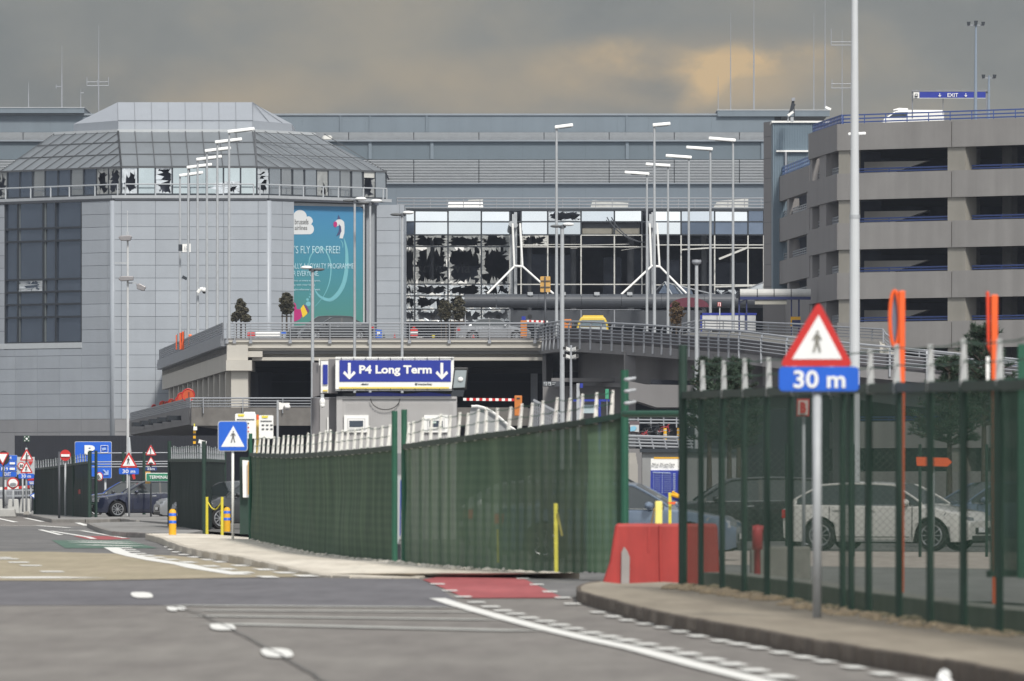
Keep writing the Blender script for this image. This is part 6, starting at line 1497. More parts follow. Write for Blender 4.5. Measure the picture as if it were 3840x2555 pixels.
pl(t, 'finial', M['lemon'], [(727, 1589), (731, 1589), (731, 1615), (727, 1615)], 330, .06); pl(t, 'box', signw, [(725, 1600), (739, 1600), (739, 1614), (725, 1614)], 329.9, .08); pl(t, 'pole', M['black'], [(726, 1675), (732, 1675), (732, 1990), (726, 1990)], 330, .08)
t = thing('cctv_camera', 'white camera pointing right above the bollard fence corner', 'camera', P(758, 1668, 290)); mb = MB(); mb.bar(P(745, 1655, 290), P(774, 1662, 290), .12, .12); mb.build('housing', M['white'], t); mb = MB(); mb.bar(P(758, 1730, 290), P(756, 1664, 290), .1, .1); mb.build('bracket', M['steel'], t)
# bus stop timetables
for x0, x1, y0, D, lab in ((882, 960, 1552, 214, 'white and yellow bus timetable panel behind the crossing sign'), (971, 1025, 1558, 214, 'second white timetable panel on the yellow bus stop pole')):
    t = thing('timetable_panel', lab, 'timetable', P((x0 + x1) / 2, 1645, D)); pl(t, 'panel', M['white'], rrect(x0, y0, x1, 1645, 4), D, .05); pl(t, 'yellow_tab', M['lemon'], [(x0 + 10, y0 + 2), (x0 + 35, y0 + 2), (x0 + 32, y0 + 10), (x0 + 12, y0 + 10)], D - .02, .02); pl(t, 'heading', M['darkgrey'], [(x0 + 6, y0 + 20), (x1 - 6, y0 + 20), (x1 - 6, y0 + 23), (x0 + 6, y0 + 23)], D - .02, .02)
    mb = MB(); mr = MB()
    for i in range(3):
        for j in range(2 if x0 > 900 else 3):
            (mr if (x0 < 900 and j > 0) else mb).plate(rrect(x0 + 10 + i * 16, y0 + 34 + j * 15, x0 + 20 + i * 16, y0 + 39 + j * 15, 2), D - .02, .02)
    mb.build('line_numbers', M['darkgrey'], t)
    if mr.v: mr.build('line_numbers', M['red'], t)
    if x0 < 900: pl(t, 'top_leaf', M['white'], rrect(915, 1545, 957, 1600, 4), D + .05, .04)
t = thing('bus_stop_pole', 'yellow bus stop pole between the two timetable panels', 'pole', G(966, 2005, 0)); pl(t, 'pole', mat('pale_yellow_pole', (.75, .52, .12), .5, 0, .05), [(961, 1575), (971, 1575), (971, 1990), (961, 1990)], 214.3, .1); pl(t, 'cap', M['orange'], [(962, 1556), (970, 1556), (970, 1575), (962, 1575)], 214.3, .1)

# ================= small street furniture =================
def lathe(mb, base, prof, n=18):
    base = Vector(base); n0 = len(mb.v)
    for r, z in prof:
        for i in range(n): a = 2 * math.pi * i / n; mb.v.append(base + Vector((r * math.cos(a), r * math.sin(a), z)))
    for j in range(len(prof) - 1):
        for i in range(n): k = (i + 1) % n; mb.f.append((n0 + j * n + i, n0 + j * n + k, n0 + (j + 1) * n + k, n0 + (j + 1) * n + i))
    mb.f.append(tuple(n0 + (len(prof) - 1) * n + i for i in range(n))); return mb
bl_ = thing('bollard', 'yellow bollard with blue bands standing free on the paving', 'bollard', G(647, 2009, .12), 'yellow and blue bollards')
b0 = ORG[bl_.name]; hb = (2009 - 1910) * b0.y / K; rb = 14 * b0.y / K
lathe(MB(), b0, [(rb, 0), (rb, hb * .86), (rb * .85, hb * .95), (rb * .45, hb), (0.01, hb * 1.005)]).build('body', M['yellow'], bl_, smooth=True)
for f in (.52, .80): lathe(MB(), b0 + Vector((0, 0, hb * (f - .06))), [(rb * 1.02, 0), (rb * 1.02, hb * .11)]).build('band', M['blue'], bl_, smooth=True)
dup(bl_, None, G(851, 1994, .12) + Vector((0, 0, 0)), 'yellow bollard with blue bands beside the crossing sign pole')
for x, D, lab in ((776, 228, 'left yellow rope post between the fence corner and the bollards'), (833, 222, 'right yellow rope post close behind the second bollard')):
    t = thing('rope_post', lab, 'post', (xat(x, D), D, .06)); mb = MB(); mb.cyl((xat(x, D), D, .06), P(x, 1864, D), .04, .035, 8); mb.build('post', M['lemon'], t)
    if x < 800: mb = MB(); mb.tube([P(778 + 53 * i / 10, 1880 + 30 * math.sin(math.pi * i / 10) + 2 * i / 10, 226 - .5 * i / 10) for i in range(11)], .016, 5); mb.build('rope', M['lemon'], t)
# red water-filled barrier
t = thing('red_barrier', 'large red plastic road barrier at the parking entrance', 'barrier', G(2470, 2200, 0))
BD = 117.9; mb = MB()
prof = [(2255, 2201), (2286, 2110), (2308, 1968), (2318, 1964), (2688, 1964), (2692, 1985), (2700, 2201)]
mb.plate(prof, BD, .42); o = mb.build('body', M['redplast'], t); bevel(o, .04, 3, 25)
o = pl(t, 'recess', mat('red_barrier_shadow_plastic', (.34, .035, .03), .5, 0, .1), [(2430, 1975), (2440, 1975), (2436, 2070), (2428, 2070)], BD - .01, .02)
o = pl(t, 'ridge', M['redplast'], [(2470, 1970), (2478, 1970), (2482, 2195), (2474, 2195)], BD - .03, .05); bevel(o, .01)
o = pl(t, 'coupling', mat('grey_plastic', (.28, .26, .25), .6, 0, .15, 6), [(2330, 2072), (2340, 2050), (2352, 2066), (2362, 2090), (2360, 2199), (2328, 2199)], BD - .04, .06); bevel(o, .01)
o = pl(t, 'foot', M['redplast'], [(2255, 2201), (2330, 2190), (2330, 2202), (2255, 2202)], BD - .12, .3)
t = thing('yellow_post', 'bright yellow square post behind the red barrier', 'post', (xat(2470, 124), 124, 0)); o = pl(t, 'post', mat('bright_yellow', (.85, .74, .20), .5, 0, .05), [(2457, 1880), (2484, 1880), (2482, 2120), (2455, 2120)], 124, .1); bevel(o, .015); pl(t, 'strut', M['ochre'], [(2452, 1906), (2457, 1906), (2446, 1965), (2440, 1965)], 124.2, .05)
t = thing('yellow_barrier_arm', 'small yellow post with a hinged bar in front of the price board', 'barrier', (xat(2512, 150), 150, 0)); pl(t, 'post', M['lemon'], [(2507, 1848), (2518, 1848), (2518, 1990), (2507, 1990)], 150, .08); mb = MB(); mb.tube([P(2518, 1855, 150), P(2550, 1865, 150)], .03, 6); mb.build('bar', M['yellow'], t); pl(t, 'flap', M['orange'], [(2505, 1884), (2536, 1882), (2530, 1892), (2507, 1890)], 149.9, .03)
for (x0, y0, x1, y1, D, lab) in ((2084, 1888, 2086, 2146, 140, 'yellow upright post seen through the lighter green fence'), (1866, 1985, 1868, 2110, 142, 'faint short yellow post low behind the lighter green fence')):
    t = thing('yellow_post', lab, 'post', (xat(x0, D - 17), D - 17 if x0 > 2000 else 84.3 * 1.5 - .3, 0))
    Dd = (123.5 if x0 > 2000 else 128.6); w_ = 7 if x0 > 2000 else 4
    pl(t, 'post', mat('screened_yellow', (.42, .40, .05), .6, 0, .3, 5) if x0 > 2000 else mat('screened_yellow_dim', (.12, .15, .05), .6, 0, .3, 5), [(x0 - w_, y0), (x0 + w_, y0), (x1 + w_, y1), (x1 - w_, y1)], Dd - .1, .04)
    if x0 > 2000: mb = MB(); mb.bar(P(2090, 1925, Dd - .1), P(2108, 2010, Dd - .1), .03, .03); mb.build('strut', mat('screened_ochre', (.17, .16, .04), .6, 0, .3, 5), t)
for x, yb, lab in ((1505, 2017, 0),): pass
# price board
t = thing('price_board', 'blue and white P4 price board at the parking entrance', 'sign', P(2495, 1890, 190)); Bd = 190
pl(t, 'board', M['white'], [(2441, 1720), (2550, 1720), (2550, 1890), (2441, 1870)], Bd, .06); pl(t, 'yellow_top', M['yellow'], [(2452, 1715), (2552, 1715), (2550, 1721), (2452, 1721)], Bd - .01, .05); pl(t, 'blue_field', M['p4blue'], [(2440, 1764), (2550, 1764), (2548, 1882), (2439, 1850)], Bd - .03, .03)
txt(t, 'P4 Luc  P4 Long Term', 2446, 1737, 2530, 1750, Bd - .05, M['darkgrey'], .02)
mb = MB(); 
for y in range(1776, 1852, 7): mb.plate([(2450, y), (2452, y), (2452, y + 4), (2450, y + 4)], Bd - .05, .02); mb.plate([(2482, y), (2485, y), (2485, y + 4), (2482, y + 4)], Bd - .05, .02); mb.plate([(2524, y), (2533, y), (2533, y + 3), (2524, y + 3)], Bd - .05, .02); mb.plate([(2456, y + 1), (2476, y + 1), (2476, y + 2), (2456, y + 2)], Bd - .05, .02); mb.plate([(2489, y + 1), (2518, y + 1), (2518, y + 2), (2489, y + 2)], Bd - .05, .02)
mb.build('tariff_lines', mat('tariff_print', (.35, .42, .62), .6, 0, 0), t); pl(t, 'heading', MATS['tariff_print'], [(2447, 1770), (2514, 1772), (2514, 1775), (2447, 1773)], Bd - .05, .02); mb = MB(); mb.tube([P(2551, 1770, Bd - .1), P(2551, 1862, Bd - .1), P(2520, 1845, Bd - .1)], .03, 6); mb.build('yellow_frame', M['yellow'], t)
for x in (2455, 2535): post(t, x, 2040, 1880, Bd + .1, .07)
# background through the entrance gap
t = thing('retaining_wall', 'pale grey retaining wall with stairs behind the parking entrance', 'wall', (xat(2500, 330), 330, 0)); mb = MB(); mb.bx(xat(2408, 330), xat(2800, 330), 330, 331, 0, zat(1695, 330)); mb.build('wall', mat('mid_grey_wall', (.24, .245, .25), .85, 0, .1, .8), t); mb = MB(); mb.bx(xat(2400, 329.9), xat(2800, 329.9), 329.8, 331, zat(1697, 330), zat(1683, 330)); mb.build('coping', M['frame'], t)
mb = MB()
for i in range(4): mb.bx(xat(2345, 329), xat(2392 - i * 2, 329), 329 + i * .4, 331, 0, zat(1740 - i * 14, 329))
mb.build('steps', M['concrete'], t)
for y, D, lab in ((1655, 345, 'grey guard rail sloping in front of the bicycles'), (1570, 420, 'grey guard rail under the exit ramp behind the bicycles')):
    t = thing('guard_rail', lab, 'railing', (xat(2450, D), D, 0)); mb = MB()
    for k in range(4): mb.tube([P(2330, y + k * 12 - 20, D), P(2600, y + k * 12 + (2 if D > 400 else 8) - 20, D)], .04 if k else .06, 6)
    mb.build('rail', M['steeld'], t); mb = MB()
    for x in range(2345, 2600, 48): mb.bar(P(x, y - 20, D), P(x + (12 if D < 400 else 0), y + 34, D), .06, .06)
    mb.build('post', M['steeld'], t)
flat('upper_path', [(xat(2300, 352), 352), (xat(2750, 352), 352), (xat(2750, 460), 460), (xat(2300, 460), 460)], 2.9, A_lot)
mb = MB(); mb.bx(xat(2300, 352), xat(2750, 352), 351, 352, 0, 2.9); o = mb.build('bank_wall', M['concd'], None, loc=(xat(2500, 352), 352, 0)); tag(o, 'dark grey bank wall carrying the path with the bicycles', 'wall')
t = thing('information_board', 'small framed information board beside the bicycles', 'sign', P(2379, 1630, 365)); pl(t, 'frame', mat('board_frame', (.12, .09, .10), .6, 0, 0), [(2361, 1580), (2398, 1580), (2398, 1626), (2361, 1626)], 365, .08); pl(t, 'sheet', M['sill'], [(2363, 1594), (2396, 1594), (2396, 1620), (2363, 1620)], 364.9, .03); pl(t, 'picture', mat('board_blue', (.20, .45, .62), .5, 0, 0), [(2364, 1602), (2380, 1598), (2388, 1605), (2380, 1616), (2364, 1618)], 364.85, .02); pl(t, 'leg', M['darkgrey'], [(2366, 1626), (2370, 1626), (2370, 1640), (2366, 1640)], 365, .06); pl(t, 'leg', M['darkgrey'], [(2390, 1626), (2394, 1626), (2394, 1640), (2390, 1640)], 365, .06)
def bike(x, y, D, s, label, m):
    t = thing('bicycle', label, 'bicycle', P(x, y, D)); k = s
    for dx_ in (-1, 1):
        c = P(x + dx_ * 26 * k, y - 18 * k, D); mb = MB(); r = 16 * k * D / K
        pts = [c + Vector((r * math.cos(a * math.pi / 8), 0, r * math.sin(a * math.pi / 8))) for a in range(17)]; mb.tube(pts, .02, 5)
        w0 = mb.build('wheel', M['rubber'], t); mb = MB()
        for a in range(6): mb.bar(c, pts[a * 2 + 1], .006, .006)
        mb.build('spokes', M['steel'], w0)
    mb = MB(); q = lambda a, b: P(x + a * k, y - b * k, D)
    mb.tube([q(-26, 18), q(-2, 20), q(18, 42), q(-12, 40), q(-2, 20)], .022, 5); mb.tube([q(-26, 18), q(-12, 40)], .018, 5); mb.tube([q(26, 18), q(18, 46), q(20, 52), q(27, 52)], .02, 5); mb.build('frame', m, t)
    mb = MB(); mb.ell(q(-13, 46), (.12, .08, .035)); mb.build('saddle', M['black'], t, True)
bike(2450, 1640, 368, 1.0, 'dark bicycle with black wheels leaning by the rail', M['frame']); bike(2490, 1634, 374, .8, 'red bicycle half hidden behind the yellow hydrant post', mat('bike_red', (.35, .03, .04), .4, 0, 0)); bike(2414, 1645, 366, .55, 'small reddish bicycle lying low beside the dark one', MATS['bike_red'])
for x, D, lab in ((2494, 362, 'yellow banded post in front of the bicycles'), (2545, 362, 'yellow banded post half hidden by the near fence corner')):
    t = thing('banded_post', lab, 'post', P(x, 1650, D)); mb = MB(); mb.cyl(P(x, 1652, D), P(x, 1606, D), .075, .07, 10); mb.build('post', M['yellow'], t); mb = MB()
    for y in (1616, 1632): mb.cyl(P(x, y, D), P(x, y - 4, D), .082, .082, 10)
    mb.build('band', M['sill'], t)
# bus shelter, barrier arms, ticket machines
t = thing('bus_shelter', 'low blue framed shelter with a pale panel behind the fence arms', 'shelter', (xat(2210, 400), 400, 0))
pl(t, 'roof', M['p4blue'], [(2150, 1498), (2286, 1498), (2286, 1506), (2150, 1506)], 400, 1.5); pl(t, 'panel', mat('pale_blue_panel', (.42, .52, .56), .4, 0, .05), [(2180, 1518), (2242, 1518), (2242, 1550), (2180, 1550)], 400.3, .05); mb = MB()
for x in (2176, 2248): mb.cyl(P(x, 1700, 400), P(x, 1500, 400), .07, n=8)
mb.build('post', M['p4blue'], t)
t = thing('blue_totem', 'narrow grey totem sign with a blue top by the shelter', 'sign', (xat(2173, 300), 300, 0)); pl(t, 'body', M['steel'], [(2162, 1438), (2174, 1438), (2174, 1650), (2162, 1650)], 300, .15); pl(t, 'blue_top', M['p4blue'], [(2175, 1438), (2186, 1438), (2186, 1455), (2175, 1455)], 299.9, .15)
t = thing('green_sign', 'small plain green sign board behind the last white fence arms', 'sign', (xat(2277, 310), 310, 0)); pl(t, 'board', mat('mint_green', (.05, .28, .17), .5, 0, 0), [(2270, 1459), (2283, 1459), (2283, 1496), (2270, 1496)], 310, .05); pl(t, 'pole', M['steeld'], [(2275, 1496), (2278, 1496), (2278, 1700), (2275, 1700)], 310.1, .05)
def arm(px0, px1, y0, y1, D, label, n=9):
    t = thing('barrier_arm', label, 'barrier', P(px0, y0, D)); a, b = P(px0, y0, D), P(px1, y1, D)
    for i in range(n): mb = MB(); mb.bar(a.lerp(b, i / n), a.lerp(b, (i + 1) / n), .08, .12); mb.build('band', M['red'] if i % 2 else M['white'], t)
    return t
arm(1737, 1942, 1498, 1500, 380, 'red and white barrier arm in front of the dark undercroft', 17)
arm(1975, 2055, 1204, 1207, 525, 'short red and white barrier arm beside the orange machine on the deck', 9)
arm(0, 126, 1833, 1825, 374, 'red and white barrier arm at the left picture edge', 9)
def machine(x0, x1, y0, y1, D, label, top=None):
    t = thing('ticket_machine', label, 'ticket machine', P((x0 + x1) / 2, y1, D)); o = pl(t, 'body', M['orangem'], [(x0, y0), (x1, y0), (x1, y1), (x0, y1)], D, .5); bevel(o, .03)
    pl(t, 'slot', M['frame'], [(x0 + (x1 - x0) * .3, y0 + 8), (x0 + (x1 - x0) * .7, y0 + 8), (x0 + (x1 - x0) * .7, y0 + 14), (x0 + (x1 - x0) * .3, y0 + 14)], D - .02, .04)
    if top: pl(t, 'blue_cap', M['p4blue'], [(x0 + 4, y0 - 15), (x1 - 5, y0 - 15), (x1 - 5, y0 - 1), (x0 + 4, y0 - 1)], D, .3)
machine(1952, 1976, 1202, 1266, 515, 'orange ticket machine with a blue cap on the deck', True); machine(2114, 2143, 1197, 1262, 506, 'orange ticket machine at the head of the exit ramp'); machine(1929, 1958, 1484, 1560, 378, 'orange barrier housing holding the lower barrier arm')
# four cameras on a pole
t = thing('camera_pole', 'thin pole carrying four white cameras in two pairs', 'camera', (xat(2141, 425), 425, 0)); mb = MB(); mb.cyl((xat(2141, 425), 425, 0), P(2141, 1295, 425), .09, .06, 8); mb.build('pole', M['steeld'], t)
for y in (1312, 1340):
    mb = MB(); mb.bar(P(2122, y + 5, 425), P(2160, y + 5, 425), .07, .07); mb.build('crossbar', M['steel'], t)
    for s in (-1, 1): mb = MB(); mb.bar(P(2141 + s * 22, y - 5, 424.6), P(2141 + s * 8, y, 425), .16, .16); mb.build('camera', M['white'], t); mb = MB(); mb.bar(P(2141 + s * 25, y - 6.5, 424.5), P(2141 + s * 22.5, y - 5.5, 424.6), .13, .13); mb.build('lens', M['black'], t)
# curved light ramp panel seen behind the arms
t = thing('curved_wall', 'pale curved concrete parapet behind the white fence arms', 'wall', (xat(1840, 260), 260, 0))
top = [(1768, 1524), (1790, 1523), (1815, 1529), (1840, 1541), (1865, 1558), (1890, 1580), (1915, 1602), (1940, 1618)]
mb = MB(); mb.plate(top + [(1940, 1640), (1745, 1640), (1755, 1575)], 260, .4); mb.build('wall', mat('pale_parapet', (.30, .31, .32), .8, 0, .12, 1.5), t); mb = MB(); mb.tube([P(x, y, 259.9) for x, y in top], .035, 6); mb.build('edge', M['white'], t)
t = thing('stair_grating', 'grey latticed stair side behind the white fence arms', 'stairs', (xat(2050, 350), 350, 0)); mb = MB()
for i in range(14): mb.bar(P(2002 + i * 7, 1502 + i * 3.6, 350), P(2002 + i * 7, 1640, 350), .04, .04)
for k in range(6): mb.bar(P(2000, 1502 + k * 16, 350), P(2104, 1556 + k * 16, 350), .04, .04)
mb.bar(P(2000, 1500, 350), P(2104, 1553, 350), .1, .1); mb.build('grating', M['steeld'], t)
# orange road sign backs on the right
t = thing('mirror_post', 'orange post with a round tilted mirror behind the near fence', 'mirror', (xat(3385, 95), 95, 0)); o = pl(t, 'post', M['orange'], [(3371, 1090), (3395, 1090), (3390, 2330), (3378, 2330)], 95, .06); bevel(o, .012)
mb = MB(); mb.plate(circ(3352, 1195, 15, 103), 95.1, .03); mb.build('mirror', mat('mirror_back', (.20, .22, .30), .3, .3, .1), t); mb = MB(); cc = circ(3355, 1195, 18, 105, 30); mb.tube([P(x, y, 95.05) for x, y in cc + cc[:1]], .022, 6); mb.build('rim', M['orange'], t)
t = thing('sign_post', 'orange sign edge on an orange post at the right', 'traffic sign', (xat(3730, 93), 93, 0)); o = pl(t, 'post', M['orange'], [(3717, 1105), (3743, 1105), (3735, 2280), (3722, 2280)], 93, .06); bevel(o, .012); o = pl(t, 'sign_edge', mat('red_orange', (.72, .06, .02), .5, 0, .05), [(3698, 1096), (3708, 1090), (3713, 1120), (3713, 1330), (3702, 1300)], 93.05, .06); bevel(o, .012)
for x, lab in ((3358, 'white reflective strip beside the mirror post'), (3704, 'white reflective strip beside the orange sign post')):
    t = thing('reflector_strip', lab, 'reflector', P(x, 1440, 95.5)); pl(t, 'strip', M['white'], [(x - 6, 1318 if x < 3500 else 1338), (x + 7, 1318 if x < 3500 else 1338), (x + 7, 1448), (x - 6, 1448)], 95.5, .03)
t = thing('stop_letter_sign', 'square red and white B sign hanging behind the near fence', 'sign', P(3012, 1562, 120)); pl(t, 'border', M['red'], [(2989, 1496), (3036, 1496), (3034, 1562), (2987, 1562)], 120, .03); pl(t, 'face', mat('pale_red_face', (.6, .50, .47), .5, 0, 0), [(2994, 1502), (3031, 1502), (3029, 1556), (2992, 1556)], 119.97, .02); txt(t, 'B', 3001, 1508, 3023, 1550, 119.95, M['red'], .06); post(t, 3014, 2050, 1562, 120.1, .05)
t = thing('arrow_board', 'orange arrow board pointing right behind the near fence', 'traffic sign', P(3503, 1750, 165)); o = pl(t, 'board', M['orange'], [(3436, 1714), (3555, 1718), (3570, 1734), (3552, 1750), (3438, 1747)], 165, .05); post(t, 3500, 2040, 1745, 165.1, .06)
t = thing('fire_hydrant', 'red hydrant post standing in front of the black car', 'hydrant', (xat(2838, 112), 112, 0)); mb = MB(); lathe(mb, (xat(2840, 112), 112, .0), [(.045, 0), (.045, .55), (.07, .56), (.07, .80), (.05, .86), (.02, .88)]).build('body', mat('hydrant_red', (.42, .04, .05), .5, 0, .2, 6), t, smooth=True); mb = MB(); mb.cyl(P(2822, 1985, 112), P(2862, 1985, 112), .05, .05, 10); mb.build('outlet', MATS['hydrant_red'], t)
t = thing('concrete_block', 'rough concrete block under the red hydrant behind the near fence', 'block', G(2920, 2130, 0)); mb = MB(); mb.bx(xat(2815, 118), xat(3040, 118), 118, 118.6, 0, .55); o = mb.build('block', mat('block_concrete', (.22, .21, .19), .9, 0, .25, 4), t); bevel(o, .03)
mb = MB(); q = [G(3545, 2555, 0)]
t = thing('litter_bag', 'crumpled white bag lying against the kerb at the bottom right', 'litter', G(3535, 2560, 0)); mb = MB(); rr_ = random.Random(5); mb.ell(G(3540, 2560, .06), (.055, .05, .08), 12, 8)
for v in mb.v: v += Vector((rr_.uniform(-.014, .014), rr_.uniform(-.014, .014), rr_.uniform(-.014, .014)))
mb.build('bag', signw, t)
# ================= vehicles =================
def smooth(a, b, x): t = max(0, min(1, (x - a) / (b - a))); return t * t * (3 - 2 * t)
STY = {  # keyed on x from front (0) to tail (1): hood, cowl, roof front, roof back, tail top, belt, deck
 'saloon': dict(cowl=.27, rf=.43, rb=.68, rt=.86, tail=.70),
 'estate': dict(cowl=.26, rf=.42, rb=.86, rt=.97, tail=.60),
 'hatch': dict(cowl=.24, rf=.41, rb=.80, rt=.96, tail=.60),
}
def car(name, label, loc, rz, L, W, H, paint, style='saloon', group=None, wheel=.33, lights=True):
    t = thing(name, label, 'car', loc, group, rz); s = STY[style]; o0 = ORG[t.name]
    ORG[t.name] = Vector((0, 0, 0))
    N = 64; zb0 = .20; fw = L / 2 - L * .195; rw = -L / 2 + L * .205; wr = wheel * 1.16
    xs = [L / 2 - L * i / N for i in range(N + 1)]
    def belt(f):
        hood = .60 + .22 * smooth(0, .06, f) + .13 * smooth(.05, s['cowl'], f)
        z = hood if f < s['cowl'] else .95 + .06 * (f - s['cowl'])
        if style == 'saloon': z = z + .03 * smooth(.8, .9, f) 
        return (z - .10 * smooth(.95, 1.0, f)) * H / 1.47
    def roof(f):
        if f < s['cowl'] or f > s['rt']: return None
        a = smooth(s['cowl'] - .06, s['rf'] + .05, f) if f < s['rf'] + .05 else 1
        b = 1 - smooth(s['rb'] - .05, s['rt'] + .04, f)
        a = min(1, max(0, (f - s['cowl']) / (s['rf'] - s['cowl']))) ** .72 if f < s['rf'] else 1
        b = min(1, max(0, (s['rt'] - f) / (s['rt'] - s['rb']))) ** .68 if f > s['rb'] else 1
        crown = -.085 * ((f - (s['rf'] + s['rb']) / 2) / .3) ** 2
        top = H + crown; bl = belt(f)
        return bl + (top - bl) * min(a, b)
    def half(f):
        return W / 2 * (1 - .16 * (1 - smooth(0, .09, f)) - .12 * smooth(.93, 1, f))
    secs = []
    for x in xs:
        f = (L / 2 - x) / L; w = half(f); zb = zb0 + .05 * (1 - smooth(0, .04, f)) + .08 * smooth(.95, 1, f)
        for c in (fw, rw):
            if abs(x - c) < wr: zb = max(zb, wheel + math.sqrt(max(0, wr * wr - (x - c) ** 2)) - .0)
        bl = belt(f); zr = roof(f); zb = min(zb, bl - .1)
        zm = max(zb + .02, bl * .62)
        cab_ = zr is not None and zr - bl > .03
        k = (zr - bl) / (H - bl) if cab_ else 0
        if cab_: p4 = (w * (.93 - .17 * k), zr - .045 * k); p5 = (w * .45, zr); p6 = (0, zr + .012)
        else: p4 = (w * .86, bl + .012); p5 = (w * .45, bl + .028); p6 = (0, bl + .032)
        secs.append((x, f, cab_, [(w * .94, zb), (w, zm), (w * .985, bl - .03), (w * .93, bl), p4, p5, p6]))
    body, win, wsh = MB(), {1: MB(), -1: MB()}, {'windscreen': MB(), 'rear_window': MB()}
    for a, b in zip(secs[:-1], secs[1:]):
        fm = (a[1] + b[1]) / 2; cb = a[2] and b[2]
        bp = abs(fm - (s['rf'] + .135)) < .012 or (style != 'saloon' and abs(fm - (s['rf'] + .32)) < .012)
        for j in range(6):
            for sd in (1, -1):
                q = [Vector((a[0], sd * a[3][j][0], a[3][j][1])), Vector((b[0], sd * b[3][j][0], b[3][j][1])), Vector((b[0], sd * b[3][j + 1][0], b[3][j + 1][1])), Vector((a[0], sd * a[3][j + 1][0], a[3][j + 1][1]))]
                if sd < 0: q = q[::-1]
                if j == 3 and cb and s['cowl'] + .03 < fm < s['rt'] - .04: win[sd].poly(q)
                elif j >= 4 and cb and s['cowl'] + .005 < fm < s['rf'] - .008: wsh['windscreen'].poly(q)
                elif j >= 4 and cb and s['rb'] + .015 < fm < s['rt'] - .015: wsh['rear_window'].poly(q)
                else: body.poly(q)
    for sct, rev in ((secs[0], 0), (secs[-1], 1)):
        pr = [Vector((sct[0], y, z)) for y, z in sct[3]] + [Vector((sct[0], -y, z)) for y, z in reversed(sct[3][:-1])]
        body.poly(pr if rev else pr[::-1])
    ra = [x for x in secs if x[2]]
    for sd in (1, -1):    # pillars and drip rail
        pts = [Vector((q[0], sd * q[3][4][0], q[3][4][1] + .005)) for q in ra]; body.tube(pts, .022, 5)
    me = body.build('body', paint, t); fixmerge(me)
    for sd in (1, -1):
        o = win[sd].build('window', M['carglass'], t); 
    for k_, v_ in wsh.items():
        if v_.v: v_.build(k_, M['carglass'], t)
    tr = MB()
    for sd in (1, -1): tr.tube([Vector((q[0], sd * (q[3][3][0] + .012), q[3][3][1] + .012)) for q in ra if s['cowl'] + .03 < q[1] < s['rt'] - .03], .012, 4)
    tr.build('window_trim', M['chrome'], t)
    un = MB(); un.bx(-L / 2 + .2, L / 2 - .2, -W / 2 + .22, W / 2 - .22, .17, .6); un.build('underbody', M['rubber'], t)
    for cx_ in (fw, rw):
        for sd in (1, -1):
            y = sd * (W / 2 - .13); wm = MB()
            prof = [(wheel * .68, -.10), (wheel * .93, -.105), (wheel, -.07), (wheel, .07), (wheel * .93, .105), (wheel * .68, .10)]
            n = 26; n0 = 0
            for r, oo in prof:
                for i in range(n): an = 2 * math.pi * i / n; wm.v.append(Vector((cx_ + r * math.cos(an), y + oo, wheel + r * math.sin(an))))
            for j in range(len(prof) - 1):
                for i in range(n): k2 = (i + 1) % n; wm.f.append((j * n + i, j * n + k2, (j + 1) * n + k2, (j + 1) * n + i))
            wo2 = wm.build('wheel', M['rubber'], t)
            rm = MB(); rm.cyl((cx_, y - .04, wheel), (cx_, y + .04, wheel), wheel * .16, n=12)
            for i in range(10):
                an = 2 * math.pi * i / 10; rm.bar((cx_, y + sd * .07, wheel), (cx_ + wheel * .66 * math.cos(an), y + sd * .085, wheel + wheel * .66 * math.sin(an)), .035, .02)
            ring_ = [Vector((cx_ + wheel * .68 * math.cos(2 * math.pi * i / n), y + sd * .095, wheel + wheel * .68 * math.sin(2 * math.pi * i / n))) for i in range(n + 1)]; rm.tube(ring_, .018, 5)
            rm.build('rim', M['rim'], wo2)
            ds = MB(); ds.cyl((cx_, y + sd * .0, wheel), (cx_, y + sd * .02, wheel), wheel * .66, n=20); ds.build('brake_disc', M['frame'], wo2)
    if lights:
        for sd in (1, -1):
            h = MB(); x = L / 2; z = .66 * H / 1.47
            h.hexa([(x - .55, sd * half(.11) * 1.0, z + .10), (x - .10, sd * half(.03) * .985, z - .05), (x - .03, sd * half(.0) * .70, z - .06), (x - .03, sd * half(0) * .55, z - .02)], [(x - .50, sd * half(.11) * .995, z + .16), (x - .12, sd * half(.03) * .97, z + .09), (x - .05, sd * half(0) * .70, z + .06), (x - .05, sd * half(0) * .55, z + .05)])
            h.build('headlight', M['headl'], t)
            r = MB(); r.bx(-L / 2 - .01, -L / 2 + .30, sd * (half(.97) - .22), sd * (half(.97) + .006), .70 * H / 1.47, .88 * H / 1.47); r.build('tail_light', M['taill'], t)
            m_ = MB(); mz = belt(s['cowl'] + .06) + .05; mx = L / 2 - L * (s['cowl'] + .085); m_.ell((mx, sd * (W / 2 + .09), mz + .03), (.09, .12, .075), 10, 8); m_.bar((mx, sd * (W / 2 - .08), mz - .02), (mx, sd * (W / 2 + .08), mz + .0), .06, .04); m_.build('mirror', paint, t, True)
            d = MB()
            for ff in (.49, .68): xx = L / 2 - L * ff; d.bar((xx, sd * (half(ff) + .012), belt(ff) - .10), (xx - .17, sd * (half(ff) + .012), belt(ff) - .09), .02, .03)
            d.build('door_handle', M['chrome'] if paint != M['carwhite'] else paint, t)
        sm = MB()
        for sd in (1, -1):
            for ff in (s['cowl'] + .055, s['rf'] + .135, s['rf'] + .33):
                pts = [];
                for zf in (.22, .45, .62, .80, .93): xx = L / 2 - L * ff; pts.append(Vector((xx, sd * (half(ff) * (1.0 if zf < .7 else .992) + .004), zf * belt(ff) / .95)))
                sm.tube(pts, .008, 4)
            sm.tube([Vector((L / 2 - L * q, sd * (half(q) + .006), .30)) for q in (.31, .45, .6, .70)], .012, 4)
